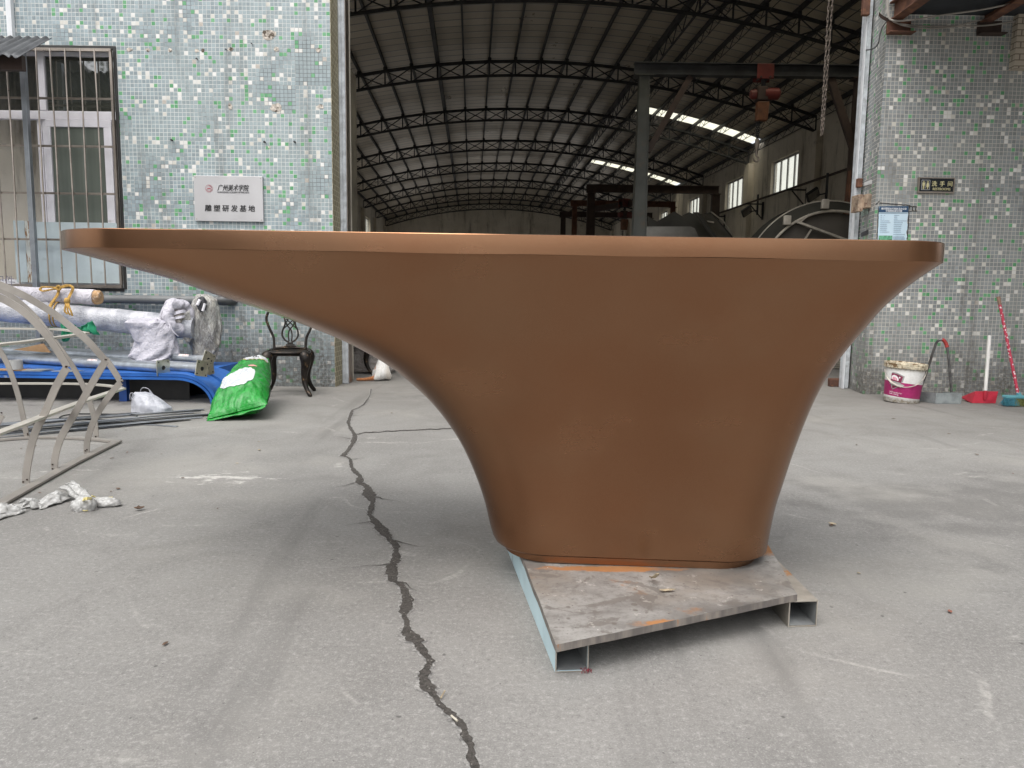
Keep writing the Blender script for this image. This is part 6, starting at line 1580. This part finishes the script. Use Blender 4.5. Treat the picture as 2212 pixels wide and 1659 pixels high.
def patch(u0, u1, v0, v1, mat, nm, rnd=.25, lift=.004):
    g = MB(); n = 24
    def fn(a, b):
        # rounded rectangle through squircle map
        x, y = a * 2 - 1, b * 2 - 1
        k = 1 - rnd * (abs(x) ** 4) * (abs(y) ** 4)
        return sacksurf((u0 + u1) / 2 + (u1 - u0) / 2 * x * k, (v0 + v1) / 2 + (v1 - v0) / 2 * y * k, 1, lift)
    g.grid(n, n, fn); return g.build(nm, mat, SK, smooth=True)
patch(.16, .80, .20, .50, PWP, 'printed_panel'); patch(.30, .98, .70, .905, pm('yellow_panel_border', (.68, .60, .28), .35), 'panel_border', .4, .003); patch(.36, .98, .715, .895, WPF, 'printed_panel', .4, .006)
patch(.62, .80, .535, .555, pm('pink_print', (.70, .30, .30), .4), 'printed_mark', 0, .004)
def sacktext(s, size, u, v, mat):
    o = text('printed_text', s, size, mat, SK, (0, 0, 0), depth=.0)
    off = OFF[SK.name]; M = o.data
    for q in M.vertices:
        w = q.co + off; x, z = w.x, w.z
        uu, vv = u + x / .44, v + z / SL
        q.co = sacksurf(uu, vv, 1, .008) - off
BLK = INK
sacktext('tth', .10, .52, .775, BLK); sacktext('PEARL', .04, .25, .565, pm('dark_green_print', (.01, .13, .03), .4))
g = MB(); g.grid(6, 20, lambda a, b: sacksurf(.985 - .05 * a, .16 + .42 * b, -1, 0) + V((.008, -.012, .004))); 
o_ = g.build('side_panel', WPF, SK, smooth=True)

# ------------------------------------------------------------------ curved flat-bar framework
FB = pm('bare_flat_bar', (.33, .305, .275), .5, .35, .18, 3.5, ((.17, .14, .12), .60, .75, 9), .04, 60)
FBW = pm('pale_edge_bar', (.56, .53, .47), .45, .4, .12, 5, ((.25, .22, .19), .66, .8, 12))
FRM = thing('curved_bar_skeleton', 'skeleton of curved flat steel bars standing on the yard floor', 'sculpture skeleton', (-2.9, 4.2, 0))
def bars_(pts, Y, w=.036):
    D = [Z2(*p) for p in pts]
    return [aty(x, y, Y(i / (len(D) - 1)) if callable(Y) else Y) for i, (x, y) in enumerate(D)]
def rib(a, b, Y, mat=FB, w=.038):
    A = bars_(a, Y); g = MB(); 
    z0 = A[0]; A[0] = V((z0.x, z0.y, max(.012, z0.z)))
    g.strip(smooth_path(A, 5), None, w, .006)
    if b:
        B = bars_([a[-1]] + b, (lambda t: (Y(1) if callable(Y) else Y) + .008)); g.strip(smooth_path(B, 5), None, w, .006)
    # weld marks at kink and foot
    for p in (A[-1], A[0]):
        for q in range(2): 
            c = p + V((random.uniform(-.012, .012), -.005, random.uniform(.0, .03))); g2.box((c.x - .004, c.y - .002, c.z - .004), (c.x + .004, c.y + .001, c.z + .004))
    return g.build('rib', mat, FRM)
g2 = MB(); random.seed(4)
rib([(155, 1303), (160, 1200), (200, 1010), (270, 860), (330, 720), (385, 620), (402, 598)], [(330, 480), (250, 375), (150, 275), (60, 215), (-30, 175), (-220, 130)], 3.75)
rib([(325, 1218), (328, 1130), (365, 1010), (440, 880), (520, 740), (590, 620), (628, 560)], [(520, 440), (430, 365), (330, 285), (230, 222), (130, 165), (30, 120), (-60, 88), (-260, 50)], 4.08)
rib([(515, 1118), (520, 1030), (560, 910), (640, 780), (700, 705), (718, 688)], [(690, 640), (650, 580), (628, 548)], 4.5, w=.036)
rib([(572, 1018), (560, 900), (520, 770), (480, 680), (430, 590), (360, 490), (290, 400), (230, 320), (150, 240), (60, 170), (-60, 110)], None, 5.03, w=.036)
rib([(160, 1018), (135, 880), (95, 720), (40, 570), (-30, 450)], None, 5.0, w=.036)
rib([(-45, 1018), (-20, 940), (0, 900), (12, 880)], None, 4.3, w=.036)
zA = aty(186, 719, 4.75).z; zB = aty(264, 841, 4.9).z
def hb(pts, z, w, name='ring_band', mat=FBW, conv=Z2):
    P = [atz(*conv(*p), z) for p in pts]; g = MB(); g.strip(smooth_path(P, 4), 'h', w, .012); return g.build(name, mat, FRM)
hb([(-160, 490), (0, 463), (130, 450), (250, 433), (400, 413), (508, 396)], zA, .05)
hb([(512, 395), (440, 384), (360, 374), (250, 370), (0, 367), (-160, 367)], zA - .002, .035)
hb([(-140, 1045), (0, 985), (150, 930), (300, 872), (470, 808), (600, 765), (726, 724)], zB, .05)
hb([(722, 721), (640, 707), (490, 697), (250, 694), (0, 694), (-160, 696)], zB - .002, .035)
g = MB(); P = [atz(*C4(*p), .012) for p in ((-300, 1490), (0, 1335), (400, 1110), (800, 890), (1280, 655))]; g.strip(P, 'h', .055, .012); g.build('base_bar', FB, FRM)
g = MB(); P = [atz(*C4(*p), .010) for p in ((1275, 658), (1160, 648), (1000, 632), (800, 620), (560, 612), (300, 618), (0, 640), (-250, 670))]; g.strip(smooth_path(P, 4), 'h', .05, .012); g.build('base_bar', FB, FRM)
g2.build('weld_mark', RUSTDK, FRM)

# bubble wrap left on the ground
t = NT('bubble_wrap'); v_ = t.voro(55); f = t.noise(9, 4, .6)
t.set(Base_Color=t.mix(t.ramp(t.math('ADD', v_, t.math('MULTIPLY', f, .3)), .3, .85), (.54, .54, .525), (.38, .375, .36)), Roughness=.45, Normal=t.bump(v_, .35, -.008)); BUB = t.m
B4 = lambda x, y, z: atz(*C4(x, y), z)
bw = thing('bubble_wrap', 'crumpled bubble wrap twisted and tied with yellow string', 'bubble wrap', tuple(B4(930, 1390, 0)))
def bsheet(g, quad, seed, amp, n=22):
    P = [B4(*q) for q in quad]
    def fn(u, v):
        p = P[0].lerp(P[1], u).lerp(P[3].lerp(P[2], u), v)
        p.z += amp * (mn.noise(V((u * 4, v * 3, seed))) + .4 * mn.noise(V((u * 11, v * 9, seed)))) + .03 * math.sin(math.pi * u) * math.sin(math.pi * v)
        p.x += .012 * mn.noise(V((u * 6, v * 6, seed + 3))); p.y += .02 * mn.noise(V((u * 5, v * 5, seed + 6)))
        p.z = max(p.z, .003); return p
    g.grid(n, n, fn)
g = MB(); bsheet(g, [(645, 1165, .045), (800, 1085, .085), (1000, 1255, .055), (885, 1320, .03)], 3, .010); g.build('film', BUB, bw, smooth=True, solid=.003)
g = MB(); blob(g, B4(920, 1350, .022), (.05, .04, .036), (.9, .9), 26, 16, .28, 3, 5); blob(g, B4(1090, 1325, .016), (.088, .03, .022), (.9, .9), 30, 14, .28, 4, 8); blob(g, B4(890, 1395, .008), (.02, .02, .014), (.9, .9), 14, 8, .3, 3, 2); g.build('twisted_tail', BUB, bw, smooth=True, sharp=80)
g = MB(); YS = pm('pale_yellow_string', (.60, .52, .22), .7, 0, .2, 40)
for k in range(4):
    q0 = .01 * k
    g.tube(smooth_path([B4(880, 1290 + k * 8, .03), B4(930, 1270 + k * 8, .075), B4(985, 1268 + k * 6, .06), B4(1030, 1255 + k * 4, .03)], 4), .0022, 5)
g.tube(smooth_path([B4(1000, 1250, .05), B4(1060, 1275, .03), B4(1130, 1272, .02), B4(1225, 1268, .012)], 5), .0035, 5); g.tube(smooth_path([B4(880, 1390, .01), B4(910, 1412, .006), B4(955, 1408, .006), B4(950, 1385, .012)], 5), .0025, 5); g.build('string', YS, bw, smooth=True)
g = MB(); bsheet(g, [(385, 1300, .02), (690, 1215, .03), (790, 1275, .012), (440, 1395, .006)], 8, .012); bsheet(g, [(150, 1350, .01), (420, 1300, .03), (450, 1380, .01), (190, 1380, .004)], 12, .014)
tag(g.build('bubble_wrap', BUB, smooth=True, solid=.003), 'long crumpled strip of bubble wrap trailing away from the tied piece', 'bubble wrap')
g = MB(); bsheet(g, [(-120, 1360, .03), (110, 1362, .035), (325, 1408, .006), (-120, 1540, .006)], 15, .012); tag(g.build('bubble_wrap', BUB, smooth=True, solid=.003), 'flat corner sheet of bubble wrap lying nearest to the camera', 'bubble wrap')

# ------------------------------------------------------------------ cleaning things by the right-hand wall
C6 = lambda x, y: (1755.6 + x * .2646, 493.7 + y * .2646)
bk_ = thing('paint_bucket', 'dirty white and magenta paint bucket with a wire handle', 'bucket', (0, 0, 0))
bc = atz(*C6(718, 1432)); kx = bc.y / FPX
br0, br1, bh = 134 * .2646 * kx, 153 * .2646 * kx, .405
cb_ = V((0, 0, 0))
t = NT('bucket_plastic'); p_ = t.tc.outputs['Object']; x_ = t.sep(p_); f = t.noise(9, 6, .7, p_); f2 = t.noise(40, 4, .7, p_)
hgt = t.math('ADD', x_[2], t.math('MULTIPLY', x_[0], .05))
col = t.mix(t.ramp(f2, .3, .7), (.70, .69, .66), (.80, .79, .77))
mag = t.math('MULTIPLY', t.math('GREATER_THAN', hgt, .058), t.math('LESS_THAN', hgt, .205))
col = t.mix(mag, col, t.mix(t.ramp(f, .3, .7), (.30, .012, .10), (.46, .03, .17)))
dl = t.ramp(t.math('ADD', x_[2], t.math('MULTIPLY', f, .05)), .085, .05); du_ = t.ramp(t.math('SUBTRACT', x_[2], t.math('MULTIPLY', f, .05)), .28, .33)
dirt = t.math('MULTIPLY', t.math('MAXIMUM', dl, du_), t.ramp(f2, .35, .6, .3, .9))
col = t.mix(dirt, col, (.20, .16, .10)); col = t.mix(t.ramp(t.noise(5, 6, .75, p_), .58, .70, 0, .45), col, (.28, .24, .18))
t.set(Base_Color=col, Roughness=.5); BUK = t.m
RIMM = pm('crusted_rim', (.52, .46, .34), .8, 0, .4, 22, ((.16, .10, .05), .46, .58, 14), .4, 60, local=True)
g = MB(); g.lathe([(0, 0), (br0 - .006, 0), (br0, .008), (br0 + (br1 - br0) * .86, bh * .86)], 48); g.build('pail', BUK, bk_, smooth=True)
g = MB(); a = br0 + (br1 - br0) * .86; g.lathe([(a + .001, bh * .858), (a + .016, bh * .862), (a + .019, bh * .93), (a + .013, bh * .945), (a + .020, bh * .955), (a + .017, bh), (a + .004, bh + .003), (a - .004, bh - .012), (a - .008, bh * .86)], 48); g.build('rim', RIMM, bk_, smooth=True, sharp=30)
g = MB(); g.lathe([(0, bh * .90), (a - .006, bh * .90), (a - .005, bh * .91)], 40); g.build('contents', pm('rusty_contents', (.35, .15, .05), .9, 0, .5, 30, ((.08, .05, .03), .5, .6, 25), .6, 40, local=True), bk_)
g = MB(); pts = []
for i in range(17):
    q = math.radians(-12 - 156 * i / 16) ; rr_ = br0 + (br1 - br0) * (.5 + .3 * abs(math.cos(q))) + .012
    pts.append(V((rr_ * math.cos(q), rr_ * math.sin(q), bh * .84 - .165 * math.sin(math.pi * i / 16) ** .8 - .02 * (i / 16))))
g.tube(pts, .0042, 6); g.tube([p * 1.0 for p in pts[9:15]], .009, 8); g.build('wire_handle', pm('grimy_handle', (.50, .46, .40), .6, .1, .2, 12), bk_, smooth=True)
def onb(q, z, d=.0016):
    r_ = br0 + (br1 - br0) * z / bh + d; return V((r_ * math.cos(q), r_ * math.sin(q), z))
def wrap(poly, mat, nm, d):
    # polygon in (arc metres from the front-left, height), tessellated in strips
    bm = bmesh.new(); vs = [bm.verts.new((x, y, 0)) for x, y in poly]; bm.faces.new(vs)
    bmesh.ops.triangulate(bm, faces=bm.faces); bmesh.ops.subdivide_edges(bm, edges=bm.edges, cuts=5, use_grid_fill=True); bmesh.ops.triangulate(bm, faces=bm.faces)
    g = MB(); g.mesh([onb(-math.pi * .5 + v.co.x / br1, v.co.y, d) for v in bm.verts], [tuple(v.index for v in f.verts) for f in bm.faces if not bm.verts.index_update()]); bm.free()
    return g.build(nm, mat, bk_, smooth=True)
SHG = pm('shield_grey', (.30, .29, .28), .5, 0, .15, 9); SHM = pm('shield_maroon', (.20, .015, .06), .45, 0, .2, 9); WPR = pm('white_label_print', (.78, .74, .74), .5, 0, .06, 9); PKP = pm('pink_label_print', (.62, .16, .25), .5)
S_ = lambda x, y: ((x - 640) * .00037, (1475 - y) * .000372 * .76)
def sp(pts): return [((x - 600) / 1000 * .37, (1478 - y) / 1240 * bh) for x, y in pts]
wrap(sp([(215, 570), (260, 548), (370, 556), (575, 645), (548, 810), (500, 870), (470, 970), (290, 1088), (235, 1000), (200, 830)]), SHG, 'shield', .0022)
wrap(sp([(222, 590), (270, 580), (400, 606), (536, 665), (500, 855), (205, 800)]), SHM, 'shield_field', .0032)
wrap(sp([(255, 965), (420, 970), (285, 1060)]), SHM, 'shield_tip', .0032)
wrap(sp([(180, 850), (360, 880), (540, 895), (600, 920), (565, 945), (580, 985), (510, 985), (180, 915)]), pm('ribbon_grey', (.42, .41, .39), .5, 0, .15, 12), 'ribbon', .0040)
wrap(sp([(228, 760), (225, 700), (250, 650), (300, 628), (370, 650), (420, 710), (436, 770), (425, 805)]), WPR, 'emblem', .0042)
wrap(sp([(262, 755), (262, 720), (285, 690), (300, 690), (300, 770)]), PKP, 'emblem_mark', .0050); wrap(sp([(312, 775), (312, 690), (345, 700), (350, 785)]), PKP, 'emblem_mark', .0050); wrap(sp([(362, 788), (362, 720), (385, 730), (390, 792)]), PKP, 'emblem_mark', .0050)
wrap(sp([(430, 695), (442, 675), (462, 676), (476, 695), (470, 712), (450, 720), (434, 712)]), WPR, 'emblem_dot', .0044)
def btext(s, size, x0, y0):
    o = text('label_print', s, size, WPR, bk_, (0, 0, 0), depth=0); (bx, bz), = sp([(x0, y0)])
    for q in o.data.vertices: q.co = onb(-math.pi * .5 + (bx + q.co.x) / br1, bz + q.co.z - q.co.x * .08, .0024)
btext('building exterior', .020, 200, 1170); btext('wall coatings', .020, 200, 1225)
bk_.location = (bc.x * (bc.y + br0) / bc.y, bc.y + br0, .0005); bk_.rotation_euler = (Matrix.Rotation(math.radians(3.6), 3, 'Y') @ Matrix.Rotation(math.radians(-24), 3, 'Z')).to_euler()
# grey long-handled dustpan
GP = pm('dull_zinc_pan', (.30, .33, .33), .5, .35, .25, 9, ((.16, .16, .15), .55, .75, 7))
dpn = thing('metal_dustpan', 'grey metal dustpan with a tall bent tube handle and red grip', 'dustpan', tuple(atz(*C6(1030, 1432))))
y_ = OFF[dpn.name].y
a0, a1, a2 = aty(*C6(1003, 1432), y_), aty(*C6(1212, 1430), y_ + .02), aty(*C6(858, 1392), y_ + .22)
a0.z = a1.z = a2.z = .002
h0 = aty(*C6(1003, 1345), y_).z
g = MB(); U = V((0, 0, 1)) * (h0)
b1 = a1 + V((-.02, .30, 0)); 
g.prism([a0, a1, a1 + U, a0 + U], (0, .004, 0)); g.prism([a2, a0 + V((-.002, .001, 0)), a0 + U + V((-.002, .001, 0)), a2 + U * .86], (.002, .004, 0)); g.prism([a1 + V((0, .005, 0)), b1, b1 + U * .8, a1 + U + V((0, .005, 0))], (.003, 0, 0))
g.face([a0 + V((0, .004, .002)), a1 + V((0, .004, .002)), b1 + V((0, 0, .002)), a2 + V((.1, .12, .002)), a2 + V((0, 0, .002))])
g.bar(a0 + V((.0, -.003, 0)), a0 + U + V((0, -.003, 0)), .012, .006); g.build('pan', GP, dpn, bevel=.002)
hy = y_ + .02
hpnts = smooth_path([aty(*C6(*q), yy) for q, yy in (((1132, 1335), hy), ((1118, 1150), hy), ((1100, 985), hy + .01), ((1080, 925), hy + .02), ((1050, 905), hy + .03), ((1015, 925), hy + .05), ((985, 1000), hy + .08), ((930, 1170), hy + .14), ((874, 1330), hy + .2))], 6)
g = MB(); g.tube(hpnts, .0125, 10); g.build('tube_handle', pm('worn_steel_tube', (.16, .16, .16), .35, .8, .35, 12, ((.12, .10, .09), .5, .7, 9)), dpn, smooth=True)
g = MB(); g.tube(hpnts[13:24], [.0195] + [.0175] * 10, 10); g.build('grip', pm('red_grip', (.30, .03, .025), .5, 0, .25, 20), dpn, smooth=True)
# red dustpan with a white pole
rp = thing('plastic_dustpan', 'red plastic dustpan with a straight white pole', 'dustpan', tuple(atz(*C6(1410, 1428))))
y_ = OFF[rp.name].y
RPL = pm('faded_red_plastic', (.50, .035, .06), .4, 0, .18, 7, ((.35, .22, .2), .64, .8, 14))
q = lambda x, y, dy=0: aty(*C6(x, y), y_ + dy)
F = [q(1300, 1418), q(1492, 1428), q(1515, 1330), q(1330, 1328)]; Lt = q(1220, 1388, .22)
for p in F[:2]: p.z = .003
Lt.z = .02
g = MB(); g.prism(F, (0, .005, 0)); g.prism([F[0] + V((-.001, .002, 0)), F[3] + V((-.001, .002, 0)), Lt + V((0, 0, .02)), Lt], (0, .005, 0)); Rt = F[1] + V((.02, .25, 0)); g.prism([F[1] + V((0, .006, 0)), Rt, Rt + V((0, 0, .03)), F[2] + V((0, .006, 0))], (.004, 0, 0)); g.face([F[0] + V((0, .005, .002)), F[1] + V((0, .005, .002)), Rt + V((0, 0, .002)), Lt]); g.build('pan', RPL, rp, bevel=.003)
g = MB(); a, b = q(1406, 1395, -.012), q(1411, 1325, -.006); g.tube([a + V((0, 0, -.01)), a + V((0, 0, .008)), b], [.004, .016, .019], 12); g.build('pole_socket', RPL, rp, smooth=True)
g = MB(); a, b = q(1410, 1322, -.005), q(1445, 872, .06); g.tube([a, b], .0165, 14); g.build('pole', pm('scuffed_white_pole', (.74, .72, .68), .5, 0, .08, 9, ((.35, .3, .25), .6, .8, 12)), rp, smooth=True)
# broom
bro = thing('broom', 'broom with a red white-spotted handle and teal bristles', 'broom', tuple(atz(*C6(1640, 1450))))
y_ = OFF[bro.name].y
t = NT('spotted_red_handle'); vv = t.voro(46, None, 'F1', (1, 1, .8)); 
t.set(Base_Color=t.mix(t.ramp(vv, .34, .28), t.mix(t.noise(12, 4), (.36, .02, .05), (.50, .05, .09)), (.72, .62, .62)), Roughness=.4)
a, b = q(1672, 1338), q(1519, 575, 0); 
def Q6(x, y, dy=0): return aty(*C6(x, y), y_ + dy)
A, B = Q6(1674, 1340, 0), Q6(1528, 622, .16); g = MB(); g.tube([A, B], .0145, 12); g.build('handle', t.m, bro, smooth=True)
Tp = Q6(1515, 556, .175); g = MB(); g.tube([B, Tp], [.0165, .0175], 12); g.build('handle_tip', pm('worn_brown_tip', (.22, .13, .09), .6, 0, .3, 20), bro, smooth=True)
TEAL = pm('teal_broom_head', (.10, .30, .34), .5, 0, .2, 9)
hd0, hd1 = Q6(1562, 1372), Q6(1900, 1380)
g = MB(); g.bar(hd0 + V((0, 0, .0)), hd1, .07, .03); g.tube([Q6(1688, 1370), Q6(1676, 1335)], [.026, .018], 12); g.build('head', TEAL, bro, bevel=.008)
random.seed(8)
for nm, c, x0, x1 in (('teal_bristles', (.05, .20, .25), 1560, 1655), ('olive_bristles', (.16, .17, .05), 1640, 1900)):
    g = MB()
    for k in range(520):
        f = random.random(); xx = x0 + (x1 - x0) * f; top = Q6(xx, 1380, random.uniform(-.03, .03)); bot = top + V((random.gauss(0, .016), random.gauss(-.01, .02), 0)); bot.z = random.uniform(.003, .02)
        g.tube([top, top.lerp(bot, .5) + V((random.gauss(0, .004), random.gauss(0, .004), 0)), bot], .0017, 3, caps=False)
    g.build('bristles', pm(nm, c, .6, 0, .35, 60), bro)

# ------------------------------------------------------------------ litter on the concrete
random.seed(31)
SP = [(160, 928, LEAFD), (140, 938, LEAFD), (272, 930, LEAFD), (275, 978, LEAFR), (349, 982, LEAFD), (242, 991, LEAFD), (395, 1034, LEAFD), (512, 1002, LEAFM), (559, 955, LEAFM), (255, 1057, LEAFD), (240, 1063, LEAFD),
      (86, 1066, LEAFD), (46, 970, LEAFD), (75, 964, LEAFD), (560, 973, LEAFM), (1850, 962, LEAFD), (2050, 938, LEAFD), (2188, 1024, LEAFR), (1796, 1136, LEAFD), (1855, 1240, LEAFM), (2052, 1323, LEAFR), (357, 1393, LEAFD), (470, 1100, LEAFD), (1000, 905, LEAFD), (846, 893, LEAFD), (1930, 905, LEAFD), (2110, 983, LEAFD)]
for k, (x, y, m_) in enumerate(SP):
    a = atz(x, y, .001); L = random.uniform(.012, .028) * (1 + .15 * a.y * .3)
    leaf(a, L, L * .5, random.uniform(0, 6.28), m_, 'small dry leaf scrap lying on the bare concrete', .2, .25, 'dry leaf scraps on the concrete', name='leaf_scrap')
a = atz(301, 1102, .002); leaf(a, .045, .03, .4, LEAFD, 'dark shrivelled leaf beside the tied bubble wrap', .9, .8)
a = atz(1798, 1134, .002); leaf(a, .04, .02, 2.2, LEAFM, 'pale curled leaf on the open concrete beside the table foot', .35, .4)
a, b = atz(952, 1508, .006), atz(961, 1492, .012); g = MB(); g.tube([a, b], .0022, 5); tag(g.build('twig', LEAFM), 'thin pale twig standing across the wide crack', 'twig')
a, b = atz(975, 1546, .006), atz(988, 1557, .006); g = MB(); g.tube([a, b], .003, 5); tag(g.build('twig', pm('bleached_twig', (.5, .46, .38), .8)), 'short bleached twig lying inside the wide crack', 'twig')
# ------------------------------------------------------------------ the rest of the yard, seen only as reflections in glass and copper
ys = thing('yard_shelter', 'dark open shelter roof along the far side of the yard', 'shelter', (-11, -2, 0))
g = MB(); g.prism([V((-16, 5, 5.25)), V((-7.6, 4.2, 5.25)), V((-11.2, -9, 5.25)), V((-16, -9, 5.25))], (0, 0, .08)); g.build('roof_sheet', pm('grey_shelter_sheet', (.12, .12, .115), .7, .2, .3, 2), ys)
g = MB()
for (x, y) in ((-8.4, 3.5), (-9.9, -2.2), (-11.5, -8.5), (-15.5, 4), (-15.5, -8.5)): g.box((x - .08, y - .08, 0), (x + .08, y + .08, 5.24))
g.build('post', STEEL_DK, ys)
REND = pm('weathered_render', (.27, .255, .23), .9, 0, .3, .6, ((.08, .075, .065), .5, .75, .9))
nb = thing('yard_wall', 'low grey boundary wall far across the yard', 'wall', (0, -36, 0))
g = MB(); g.box((-16, -36.3, 0), (18, -36, 2.1)); g.build('wall_panel', REND, nb)
g = MB(); g.box((-16, -36.4, 2.101), (18, -35.9, 2.2)); g.build('coping', pm('dark_roof_edge', (.08, .08, .08), .7), nb)
for (x0, x1, y0, y1, hh, lb) in ((11.5, 18, -30, 3.2, 6.0, 'unseen dark block added along the restroom side of the yard'), (-17, -12.2, -34, -9.5, 6.0, 'unseen dark block added beyond the shelter roof of the yard')):
    nb = thing('added_side_block', lb, 'building', ((x0 + x1) / 2, y0, 0))  # dark side masses, added to darken what the copper's ends reflect
    g = MB(); g.box((x0, y0, 0), (x1, y1, hh)); g.build('wall', REND, nb)
    g = MB(); g.box((x0 - .4, y0 - .4, hh + .001), (x1 + .4, y1 + .4, hh + .2)); g.build('roof', bpy.data.materials['dark_roof_edge'], nb)
tr = thing('yard_tree', 'tall thin tree beyond the shelter across the yard', 'tree', (-12.5, -10, 0))
random.seed(77); g = MB(); BRK = pm('tree_bark', (.10, .08, .06), .9, 0, .3, 9); tips = []
for (bx, by, lean, hh) in ((-12.5, -10, .5, 12), (-11.0, -10.8, -.4, 13), (-13.8, -9.6, .2, 12)):
    tk_ = smooth_path([(bx, by, 0), (bx + lean * .3, by, hh * .35), (bx + lean * .6, by + .2, hh * .7), (bx + lean, by + .3, hh)], 5); g.tube(tk_, [.17 - .15 * i / len(tk_) for i in range(len(tk_))], 8)
    for k in range(16):
        i = int(len(tk_) * (.35 + .6 * k / 16)); p = tk_[i]; a = random.uniform(0, 6.28); L = random.uniform(1.2, 2.6)
        e = p + V((math.cos(a) * L, math.sin(a) * L, random.uniform(.3, 1.4))); m_ = p.lerp(e, .5) + V((0, 0, random.uniform(-.2, .3))); g.tube([p, m_, e], [.05, .03, .012], 5); tips += [m_, e, p.lerp(e, .8)]
g.build('trunk', BRK, tr, smooth=True)
g = MB()
for t_ in tips:
    for k in range(34):
        c = t_ + V((random.gauss(0, .45), random.gauss(0, .45), random.gauss(0, .35))); d = V((random.gauss(0, 1), random.gauss(0, 1), random.gauss(0, 1))).normalized(); e = d.orthogonal().normalized(); s_ = random.uniform(.06, .12)
        g.face([c - d * s_, c + e * s_ * .5, c + d * s_, c - e * s_ * .5])
g.build('crown', pm('light_leaves', (.11, .16, .05), .6, 0, .4, 3), tr)
